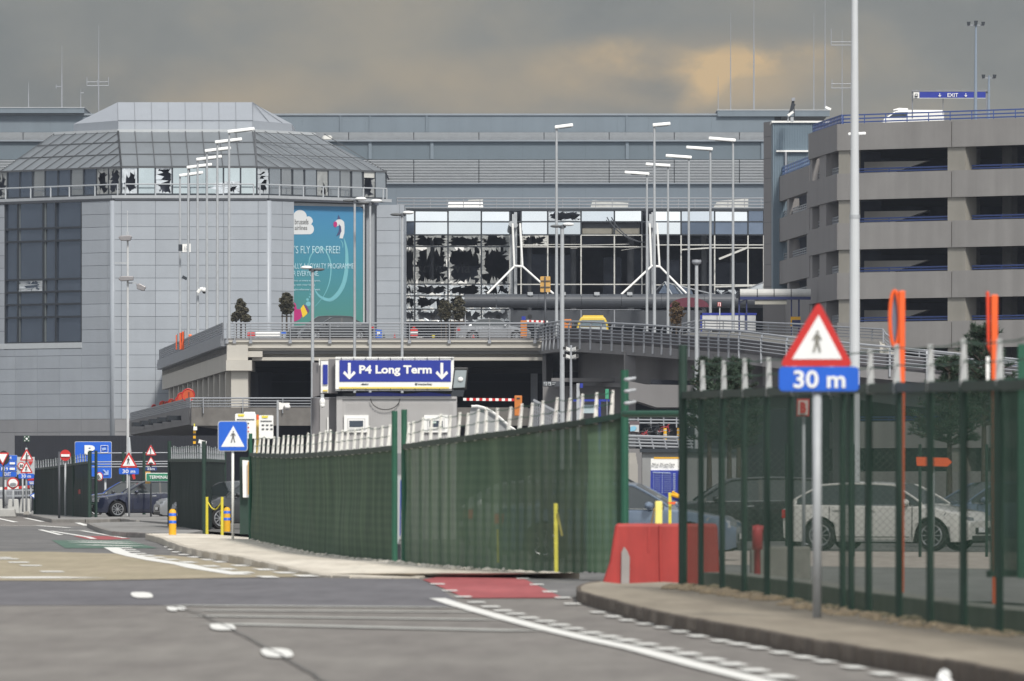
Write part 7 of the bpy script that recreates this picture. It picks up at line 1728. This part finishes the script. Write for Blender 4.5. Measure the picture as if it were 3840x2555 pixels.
        for sd in (1, -1):
            for ff in (s['rf'] + .135,):
                q = min(secs, key=lambda q_: abs(q_[1] - ff)); sm.bar(Vector((q[0], sd * (q[3][3][0] + .004), q[3][3][1])), Vector((q[0], sd * (q[3][4][0] + .004), q[3][4][1])), .07, .012)
        sm.build('door_seams', M['black'], t)
        g = MB(); g.bx(L / 2 - .02, L / 2 + .012, -.42, .42, .36, .50); g.bx(L / 2 - .03, L / 2 + .008, -.62, .62, .22, .33); g.build('grille', M['black'], t)
        p = MB(); p.bx(L / 2, L / 2 + .022, -.26, .26, .40, .50); p.build('number_plate', signw, t); p = MB(); p.bx(-L / 2 - .02, -L / 2, -.26, .26, .55, .66); p.build('number_plate', signw, t)
    ORG[t.name] = o0
    return t
def fixmerge(o):
    import bmesh
    bm = bmesh.new(); bm.from_mesh(o.data); bmesh.ops.remove_doubles(bm, verts=bm.verts, dist=.0005); bmesh.ops.recalc_face_normals(bm, faces=bm.faces)
    bm.to_mesh(o.data); bm.free()
    for p in o.data.polygons: p.use_smooth = True
    try: o.data.set_sharp_from_angle(angle=R(32))
    except Exception: pass
def cx(px, D): return xat(px, D)
car('parked_car', 'dark navy saloon with chrome window trim facing left behind the blackish green fence', (cx(560, 345), 346, .10), R(180 + 10), 4.75, 1.82, 1.47, M['carnavy'], 'saloon', 'parked cars')
car('parked_car', 'grey green saloon parked behind the navy saloon', (cx(470, 366), 368, .06), R(180 + 6), 4.6, 1.8, 1.50, M['cargrey'], 'saloon', 'parked cars')
car('parked_car', 'pale grey car nose just showing beside the blackish green fence corner', (cx(792, 318), 318, .08), R(180 + 12), 4.1, 1.75, 1.42, M['carsilver'], 'hatch', 'parked cars')
car('parked_car', 'dark grey car half hidden behind the yellow rope posts', (cx(905, 262), 262, .06), R(180 + 35), 4.3, 1.78, 1.48, M['cargrey'], 'hatch', 'parked cars')
car('parked_car', 'white hatchback facing right behind the near see-through fence', (cx(3335, 182), 182, .0), R(-24), 4.25, 1.80, 1.47, M['carwhite'], 'hatch', 'parked cars', .335)
car('parked_car', 'black estate car behind the near fence left of the white hatchback', (cx(2800, 186), 188, .0), R(180 + 4), 4.5, 1.80, 1.58, M['carblack'], 'estate', 'parked cars')
car('parked_car', 'pale blue saloon at the parking entrance behind the red barrier', (cx(2330, 158), 159, .0), R(-8), 4.5, 1.78, 1.45, M['carblue'], 'saloon', 'parked cars')
car('parked_car', 'dark grey car parked behind the pale blue saloon', (cx(2230, 210), 210, .3), R(6), 4.4, 1.78, 1.50, M['cargrey'], 'hatch', 'parked cars')
car('parked_car', 'pale blue car nose right of the white hatchback', (cx(3760, 196), 198, .0), R(180 + 20), 4.3, 1.78, 1.5, M['carblue'], 'hatch', 'parked cars')
car('parked_car', 'silver car seen dimly through the lighter green fence', (cx(2120, 175), 176, 0), R(6), 4.3, 1.78, 1.5, M['carsilver'], 'hatch', 'parked cars')
ZC = ZD + .0
car('parked_car', 'dark grey people carrier on the elevated road under the poster', (cx(1215, 527), 527, ZC), R(180 + 4), 4.7, 1.82, 1.72, M['cargrey'], 'estate', 'cars on the elevated road')
car('parked_car', 'dark grey saloon with a red tail light on the elevated road', (cx(1262, 518), 518, ZC), R(180 + 5), 4.4, 1.78, 1.46, M['cargrey'], 'saloon', 'cars on the elevated road')
car('parked_car', 'grey saloon on the elevated road in front of the broken glass', (cx(1850, 522), 522, ZC), R(4), 4.5, 1.78, 1.43, M['carsilver'], 'saloon', 'cars on the elevated road')
# yellow van seen from the front
t = thing('parked_van', 'yellow van seen end-on at the top of the exit ramp', 'van', P(2222, 1262, 540))
o = MB().plate([(2163, 1262), (2163, 1222), (2176, 1192), (2184, 1188), (2262, 1188), (2270, 1192), (2283, 1222), (2284, 1262)], 540, 4.8).build('body', M['vanyel'], t); bevel(o, .09, 3)
o = pl(t, 'windscreen', mat('van_glass', (.14, .19, .22), .12, .2, .1, 1), [(2172, 1224), (2181, 1201), (2265, 1201), (2275, 1224)], 539.93, .05); pl(t, 'bonnet', mat('van_bonnet', (.42, .45, .46), .4, 0, .05), [(2176, 1227), (2272, 1227), (2278, 1242), (2172, 1242)], 539.95, .03)
pl(t, 'light_bar', M['vanyel'], [(2186, 1183), (2262, 1183), (2264, 1189), (2184, 1189)], 540.3, .8); mb = MB()
for x in (2160, 2287): mb.ell(P(x, 1214, 539.9), (.12, .1, .2), 8, 6)
mb.build('mirror', M['black'], t)
# ================= elevated road furniture =================
t = thing('parking_sign', 'small blue P sign standing on the elevated road right of the saloon', 'traffic sign', P(1420, 1268, 514)); pl(t, 'board', M['blue'], [(1409, 1236), (1432, 1238), (1432, 1268), (1409, 1268)], 514, .06); txt(t, 'P', 1414, 1245, 1426, 1258, 513.9, signw, .05)
t = thing('no_entry_sign', 'red no entry sign on the elevated road before the broken glass', 'traffic sign', P(1553, 1266, 514)); pl(t, 'board', M['red'], rrect(1539, 1230, 1567, 1265, 9), 514, .06); pl(t, 'bar', signw, [(1539, 1244), (1567, 1244), (1567, 1250), (1539, 1250)], 513.95, .03); pl(t, 'finial', M['red'], [(1548, 1223), (1556, 1223), (1556, 1231), (1548, 1231)], 514, .06)
t = thing('road_barrier', 'red and white plastic road barrier at the left deck corner', 'barrier', P(990, 1267, 513)); o = pl(t, 'block', M['red'], [(927, 1247), (955, 1246), (956, 1266), (927, 1266)], 513, .5); bevel(o, .05); o = pl(t, 'block', M['white'], [(957, 1246), (1050, 1245), (1050, 1266), (957, 1266)], 513.05, .5); bevel(o, .05); pl(t, 'blue_box', M['blue'], [(1055, 1243), (1072, 1243), (1072, 1254), (1055, 1254)], 513, .3)
rg = random.Random(11)
for x, m, nm, lab, w_, h_ in ((1440, 'frame', 'traffic_cone', 'dark cone beside the blue P sign', 9, 16), (1480, 'red', 'traffic_cone', 'small red and dark cone between the P sign and the no entry sign', 8, 16), (1625, 'lemon', 'bucket', 'yellow bucket on the deck right of the no entry sign', 12, 10), (1775, 'red', 'traffic_cone', 'small red cone left of the grey saloon', 9, 10), (1735, 'white', 'suitcase', 'white bundle lying left of the grey saloon', 22, 8), (1575, 'white', 'litter', 'white litter at the foot of the no entry sign', 20, 6), (1398, 'frame', 'traffic_cone', 'slim dark cone left of the blue P sign', 6, 24), (1508, 'shard', 'litter', 'pale shattered glass heap before the wing wall', 12, 10)):
    p = P(x, 1267, 513); k = 513 / K; t = thing(nm, lab, nm.replace('traffic_', '').replace('_', ' '), p)
    mb = MB()
    if 'cone' in nm: lathe(mb, p, [(w_ * k * .6, 0), (w_ * k * .6, .05), (w_ * k * .42, .06), (w_ * k * .12, h_ * k), (.01, h_ * k + .01)], 12)
    elif nm == 'bucket': lathe(mb, p, [(w_ * k * .4, 0), (w_ * k * .55, h_ * k), (w_ * k * .5, h_ * k)], 14)
    else:
        for i in range(7): mb.ell(p + Vector((rg.uniform(-.5, .5) * w_ * k, rg.uniform(-.2, .2), h_ * k * rg.uniform(.2, .5))), (w_ * k * .2, .1, h_ * k * .4), 8, 6)
    mb.build('body', M[m], t)
t = thing('road_sign', 'ochre back of a road sign with brackets on a dark pole at the deck edge', 'traffic sign', P(2045, 1265, 507)); pl(t, 'plate', M['ochre'], rrect(2026, 1037, 2064, 1096, 3), 507, .05); post(t, 2045, 1268, 1096, 507.1, .12, M['darkgrey']); mb = MB()
for y in (1054, 1077): mb.bar(P(2027, y, 506.95), P(2063, y, 506.95), .03, .05)
mb.bar(P(2044, 1038, 506.93), P(2044, 1096, 506.93), .08, .03); mb.build('bracket', M['darkgrey'], t)
t = thing('road_sign', 'small square B sign on a thin grey pole near the blue shelter', 'traffic sign', P(2697, 1245, 520)); pl(t, 'edge', M['red'], [(2691, 1134), (2704, 1134), (2704, 1150), (2691, 1150)], 520.02, .03); pl(t, 'face', signw, [(2692.5, 1135.5), (2702.5, 1135.5), (2702.5, 1148.5), (2692.5, 1148.5)], 520, .02); txt(t, 'B', 2694.5, 1137, 2700.5, 1147, 519.97, M['red'], .03); post(t, 2699, 1262, 1150, 520.1, .07)
t = thing('bus_shelter', 'navy framed glass shelter with a pale curved roof beside the car park', 'shelter', (xat(2880, 525), 525, 8)); D = 525
mb = MB(); mb.cyl(P(2775, 1101, D), P(3040, 1101, D), .28, n=16); mb.build('roof_tube', mat('pale_shelter_roof', (.50, .50, .49), .5, 0, .08), t)
mb = MB()
for x in (2838, 2901, 2965): mb.cyl(P(x, 1101, D), P(x + 3, 1101, D), .30, n=16)
for x in (2764, 2772): mb.tube([P(x, 1120, D), P(x, 1098, D), P(x + 6, 1092, D)], .07, 6)
mb.build('roof_band', M['frame'], t); pl(t, 'beam', M['navy'], [(2775, 1109), (3040, 1109), (3040, 1124), (2775, 1124)], D - .2, .4); pl(t, 'sign_strip', mat('beige_strip', (.36, .35, .31), .6, 0, .05), [(2831, 1124), (2950, 1124), (2950, 1142), (2831, 1142)], D - .1, .3)
mb = MB()
for x, w_ in ((2772, 6), (2968, 5), (2996, 6), (2800, 5)): mb.plate([(x - w_ / 2, 1120), (x + w_ / 2, 1120), (x + w_ / 2, 1262), (x - w_ / 2, 1262)], D + .1, .12)
mb.build('post', M['navy'], t); pl(t, 'yellow_box', M['yellow'], [(2965, 1188), (3002, 1188), (3002, 1200), (2970, 1200), (2970, 1225), (2965, 1225)], D + .05, .1); pl(t, 'timetable_box', M['navy'], [(2971, 1201), (3002, 1201), (3002, 1228), (2971, 1228)], D + .08, .1)
mb = MB(); mb.bar(P(2776, 1134, D), P(2800, 1122, D), .06, .06); mb.build('brace', M['navy'], t)
t = thing('site_screen', 'white panelled screen with navy frame on the elevated road', 'screen', P(2700, 1260, 532)); D = 532
for x0, x1, in ((2634, 2688), (2690, 2745), (2752, 2795), (2800, 2834)): pl(t, 'panel', mat('white_screen', (.56, .57, .58), .5, 0, .04), [(x0, 1183), (x1, 1183), (x1, 1240), (x0, 1240)], D, .06)
pl(t, 'frame', M['p4blue'], [(2626, 1174), (2838, 1174), (2838, 1182), (2626, 1182)], D - .03, .1); pl(t, 'frame', M['p4blue'], [(2626, 1174), (2633, 1174), (2633, 1250), (2626, 1250)], D - .03, .1); pl(t, 'frame', M['navy'], [(2793, 1174), (2798, 1174), (2798, 1250), (2793, 1250)], D - .04, .1)
t = thing('concrete_wall', 'pale grey wall under the car park wing beside the shelter', 'wall', P(2950, 1260, 548)); pl(t, 'wall', M['concs'], [(2862, 1134), (3040, 1134), (3040, 1262), (2862, 1262)], 548, .4)
# orange cones and barriers behind the side railing on the left
for x, y0, y1, lab in ((661, 1256, 1288, 'slim orange post behind the left deck railing'), (677, 1248, 1280, 'orange folded barrier nearest the slim orange post'), (686, 1244, 1276, 'orange folded barrier right of another on the left deck edge')):
    D = 574 if x < 670 else 568
    t = thing('orange_barrier', lab, 'barrier', P(x, 1310, D)); o = pl(t, 'body', M['orange'], [(x - (2 if x < 670 else 4), y0), (x + (2 if x < 670 else 4), y0), (x + (2 if x < 670 else 4), 1312), (x - (2 if x < 670 else 4), 1312)], D, .3); bevel(o, .03); pl(t, 'pole', M['frame'], [(x + 4, y0 - 4), (x + 5.5, y0 - 4), (x + 5.5, y1), (x + 4, y1)], D - .1, .05)
t = thing('warning_beacon', 'small orange beacon lamp right of the orange barriers', 'light', P(713, 1300, 560)); mb = MB(); mb.ell(P(713, 1259, 560), (.12, .12, .10)); mb.cyl(P(713, 1300, 560), P(713, 1262, 560), .1, .1, 10); mb.build('lamp', mat('beacon_orange', (.8, .2, .08), .4, 0, 0), t, True)
# orange round signs lying behind the lower railing
for i, (x, y, r, lab) in enumerate(((706, 1482, 23, 'largest orange disc leaning on the lower road railing'), (683, 1490, 17, 'second largest orange disc, half behind the largest'), (668, 1500, 10, 'middle orange disc on the lower road'), (643, 1508, 11, 'dark orange disc left of the middle one'), (625, 1515, 8, 'small orange disc beside the twin discs'), (610, 1516, 11, 'orange disc second from the left end'), (577, 1525, 7, 'smallest dark red disc at the left end'))):
    D = 512 + i * 15; t = thing('sign_disc', lab, 'road sign', P(x, y + r, D), 'orange discs on the lower road')
    m = mat('disc_orange', (.50, .075, .018), .5, 0, .15, 3) if i < 6 else mat('disc_dark', (.22, .03, .025), .5, 0, .15, 3)
    a = circ(x, y, r, r, 24); mb = MB(); mb.plate(a, D, .12); mb.build('disc', m, t); mb = MB(); mb.tube([P(*q, D - .01) for q in a + a[:1]], .04, 5); mb.build('rim', M['red'], t); pl(t, 'leg', M['frame'], [(x + 1, y - r * .5), (x + 4, y - r * .5), (x + 4, y + r + 20), (x + 1, y + r + 20)], D - .04, .03)
# ================= trees =================
def leaves(mb, c, r, n, sz, rg, flat_=1.0):
    for i in range(n):
        while True:
            v = Vector((rg.uniform(-1, 1), rg.uniform(-1, 1), rg.uniform(-1, 1)))
            if .25 < v.length < 1: break
        p = Vector(c) + Vector((v.x * r[0], v.y * r[1], v.z * r[2]))
        a = Vector((rg.uniform(-1, 1), rg.uniform(-1, 1), rg.uniform(-.6, .6))).normalized() * sz * rg.uniform(.6, 1.3); b = a.cross(Vector((rg.uniform(-1, 1), rg.uniform(-1, 1), rg.uniform(-1, 1)))).normalized() * sz * .55
        mb.poly([p - a, p + b, p + a, p - b])
def topiary(px, pt, pb, hw, D, zb, label, lm, cone=False, seed=1, n=1500, stakes=True, gap=1.0):
    rg = random.Random(seed); t = thing('tree', label, 'tree', (xat(px, D), D, zb), 'small clipped trees on the elevated road')
    k = D / K; z0, z1 = zat(pb, D), zat(pt, D); H_ = z1 - z0; mb = MB(); nb = 46
    for i in range(nb):
        f = rg.random() ** 1.1; rad = hw * k * ((1 - f * .85) if cone else math.sin(math.pi * (.12 + .8 * f)) ** .7)
        an = rg.uniform(0, 6.28); rr_ = rad * rg.uniform(.2, .78)
        leaves(mb, (xat(px, D) + rr_ * math.cos(an), D + rr_ * math.sin(an), z0 + H_ * (.07 + .84 * f)), (rad * .40 + .08, rad * .40 + .08, H_ * .10), int(n / nb), .085, rg)
    mb.build('crown', lm, t)
    mb = MB(); x = xat(px, D); mb.cyl((x, D, zb), (x, D, z0 + H_ * .5), .07, .05, 8)
    for i in range(9): an = rg.uniform(0, 6.28); mb.cyl((x, D, z0 + H_ * rg.uniform(0, .3)), (x + hw * k * .6 * math.cos(an), D + hw * k * .6 * math.sin(an), z0 + H_ * rg.uniform(.3, .8)), .025, .012, 5)
    mb.build('trunk', M['trunk'], t)
    if stakes:
        mb = MB()
        for s in (-.28, .27): mb.cyl((x + s, D, zb), (x + s, D, z0 + .1), .035, n=6)
        mb.bar((x - .35, D, z0 - .1), (x + .35, D, z0 - .1), .05, .06); mb.build('stake', M['trunk'], t)
    return t
topiary(904, 1115, 1206, 40, 530, ZD, 'dense cone shaped clipped tree at the left deck corner', M['leaf2'], True, 1, 6500)
topiary(1075, 1097, 1180, 28, 535, ZD, 'round headed clipped tree at the left edge of the poster', M['leaf2'], False, 2, 3800)
topiary(1672, 1125, 1205, 30, 528, ZD, 'left of two thin trees in front of the broken glass', M['leaf2'], False, 3, 1700)
topiary(1722, 1110, 1200, 24, 532, ZD, 'right of two thin trees in front of the broken glass', M['leaf2'], False, 4, 1500)
topiary(2536, 1130, 1215, 26, 530, ZD, 'rust tinged small tree behind the ramp railing', mat('leaf_rust', (.12, .075, .035), .7, 0, .45, 3), False, 5, 2000)
def pine(px, pt, D, spread, label, seed, parts=9, zb=0):
    rg = random.Random(seed); x = xat(px, D); t = thing('pine_tree', label, 'tree', (x, D, zb), 'pines behind the near fence'); z1 = zat(pt, D)
    mb = MB(); mb.cyl((x, D, zb), (x, D, z1 - .2), .10, .02, 8); nb = MB(); H_ = z1 - zb
    for i in range(parts * 5):
        f = rg.uniform(.52, .97); an = rg.uniform(0, 6.28); L_ = spread * (1 - f) ** .75 * rg.uniform(.5, 1.1) + .12
        a = Vector((x, D, zb + H_ * f)); b = a + Vector((L_ * math.cos(an), L_ * math.sin(an), L_ * rg.uniform(.1, .55))); mb.cyl(a, b, .025, .01, 5)
        for j in range(14):
            p = a.lerp(b, .25 + .75 * j / 13) + Vector((rg.uniform(-.07, .07), rg.uniform(-.07, .07), rg.uniform(-.05, .08)))
            for k_ in range(9):
                d = (b - a).normalized() * .5 + Vector((rg.uniform(-1, 1), rg.uniform(-1, 1), rg.uniform(-.3, 1.2))); d.normalize(); d *= rg.uniform(.09, .17); s_ = d.cross(Vector((rg.uniform(-1, 1), rg.uniform(-1, 1), .3))).normalized() * .011
                nb.poly([p - s_, p + s_, p + d])
    mb.build('trunk', M['trunk'], t); nb.build('crown', M['needle'], t); return t
pine(3690, 1205, 215, 1.9, 'tall dark pine behind the orange sign post', 3, 24)
pine(3560, 1340, 205, 1.7, 'low bushy pine left of the tall one', 4, 22)
pine(2660, 1335, 225, 1.3, 'bushy pine behind the left arms of the near fence', 5, 22); pine(2770, 1340, 230, 1.4, 'bushy pine beside the near warning triangle', 6, 22); pine(2735, 1380, 222, 1.2, 'small pine filling the gap between two bushy pines', 8, 18)
# ================= far left odds and ends =================
for i, (x0, x1, y0, y1, D, lab) in enumerate(((-20, 12, 1872, 1938, 386, 'white concrete road block cut by the left picture edge'), (24, 72, 1872, 1928, 388, 'white concrete road block standing second from the left edge'), (70, 116, 1870, 1930, 384, 'white concrete road block at the foot of the far left fence'), (-10, 60, 1908, 1940, 372, 'low pale road block lying in front at far left'))):
    t = thing('road_block', lab, 'barrier', P((x0 + x1) / 2, y1, D), 'concrete road blocks'); o = pl(t, 'block', mat('pale_block', (.42, .42, .41), .8, 0, .18, 2), [(x0, y1), (x0 + 5, y0 + 20), (x0 + 7, y0), (x1 - 5, y0), (x1 - 3, y0 + 20), (x1, y1)], D, .6); bevel(o, .05)
t = thing('guard_rail', 'grey barred railing at far left behind the signs', 'railing', P(60, 1870, 392)); mb = MB()
for y in (1842, 1862): mb.bar(P(-30, y, 392), P(130, y - 4, 392), .06, .08)
for x in range(-30, 132, 6): mb.bar(P(x, 1866, 392), P(x, 1840, 392), .025, .025)
mb.build('railing', M['steeld'], t)
t = thing('fire_extinguisher', 'small dark red extinguisher on the far left fence', 'extinguisher', P(297, 1850, 334)); mb = MB(); mb.cyl(P(297, 1853, 334), P(297, 1836, 334), .05, .05, 10); mb.build('body', mat('dull_extinguisher', (.09, .012, .012), .5, 0, 0), t)

t = thing('chain_link_fence', 'thin grey chain-link fence between the near fence and the white hatchback', 'fence', (xat(3250, 166), 166, 0)); mb = MB(); D = 166; z0, z1 = .12, 2.1; x0_, x1_ = xat(2690, D), xat(3760, D); n = int((x1_ - x0_) / .14)
for i in range(-22, n + 1):
    a = x0_ + i * .14; h = z1 - z0
    for s in (1, -1):
        pa = Vector((a if s > 0 else a + h, D + .004 * s, z0)); pb = Vector((a + h if s > 0 else a, D + .004 * s, z1))
        def cut(p, q, lim):
            f = (lim - p.x) / (q.x - p.x); return p.lerp(q, f)
        if max(pa.x, pb.x) <= x0_ or min(pa.x, pb.x) >= x1_: continue
        if pa.x < x0_: pa = cut(pa, pb, x0_)
        if pb.x < x0_: pb = cut(pb, pa, x0_)
        if pa.x > x1_: pa = cut(pa, pb, x1_)
        if pb.x > x1_: pb = cut(pb, pa, x1_)
        mb.cyl(pa, pb, .0026, n=3)
mb.build('wire_mesh', mat('chain_wire', (.10, .115, .10), .5, .3, 0), t)
for x in (2700, 2950, 3200, 3450, 3700): mb = MB(); mb.cyl((xat(x, D), D, 0), (xat(x, D), D, 2.2), .03, n=8); mb.build('post', M['fgreend'], t)

# ---- pieces one could lift away are parts of their own
def pieces(names):
    for o in list(bpy.data.objects):
        if o.type != 'MESH' or o.name.split('.')[0] not in names or o.parent is None: continue
        me = o.data; n = len(me.vertices); par = list(range(n))
        def find(a):
            while par[a] != a: par[a] = par[par[a]]; a = par[a]
            return a
        for p in me.polygons:
            v = p.vertices
            for k in v[1:]:
                a, b = find(v[0]), find(k)
                if a != b: par[a] = b
        grp = {}
        for p in me.polygons: grp.setdefault(find(p.vertices[0]), []).append(tuple(p.vertices))
        if len(grp) < 2 or len(grp) > 100: continue
        for q in grp.values():
            ids = sorted({i for f in q for i in f}); mp_ = {i: k for k, i in enumerate(ids)}
            m2 = bpy.data.meshes.new(o.name.split('.')[0]); m2.from_pydata([me.vertices[i].co for i in ids], [], [[mp_[i] for i in f] for f in q]); m2.materials.append(me.materials[0]); m2.update()
            c = bpy.data.objects.new(o.name.split('.')[0], m2); COL.objects.link(c); c.parent = o.parent
        bpy.data.objects.remove(o)
pieces({'glazing_frame_x', 'interior_wall', 'column', 'side_column', 'wing_column', 'paling', 'inner_column', 'interior_column', 'side_rib', 'round_opening', 'floodlight', 'pilaster', 'lifted_panel', 'fallen_pane', 'undercroft_beam', 'inner_ramp', 'hanging_cable', 'floor_slab', 'void_wall', 'roof_band', 'post', 'steps', 'arm', 'interior', 'back_wall', 'roof_upstand', 'ledge', 'wing_inner_wall', 'hinge', 'band', 'stake', 'slat', 'mirror', 'crossbar', 'white_trim', 'roof_edge', 'cladding', 'lower_wall', 'bent_frame', 'twisted_strip'})

# ---- thin damp air: one even volume round everything, the sky outside it
hz_ = MB(); hz_.bx(-720, 720, -80, 1320, -1.05, 60)
hm = bpy.data.materials.new('thin_haze'); hm.use_nodes = True; ht = hm.node_tree; ht.nodes.clear()
pv_ = ht.nodes.new('ShaderNodeVolumePrincipled'); pv_.inputs['Color'].default_value = (.72, .80, .97, 1); pv_.inputs['Density'].default_value = .00008; pv_.inputs['Anisotropy'].default_value = .1
ho = ht.nodes.new('ShaderNodeOutputMaterial'); ht.links.new(pv_.outputs[0], ho.inputs['Volume'])
ho_ = hz_.build('haze', hm); ho_['kind'] = 'stuff'; ho_.display_type = 'WIRE'
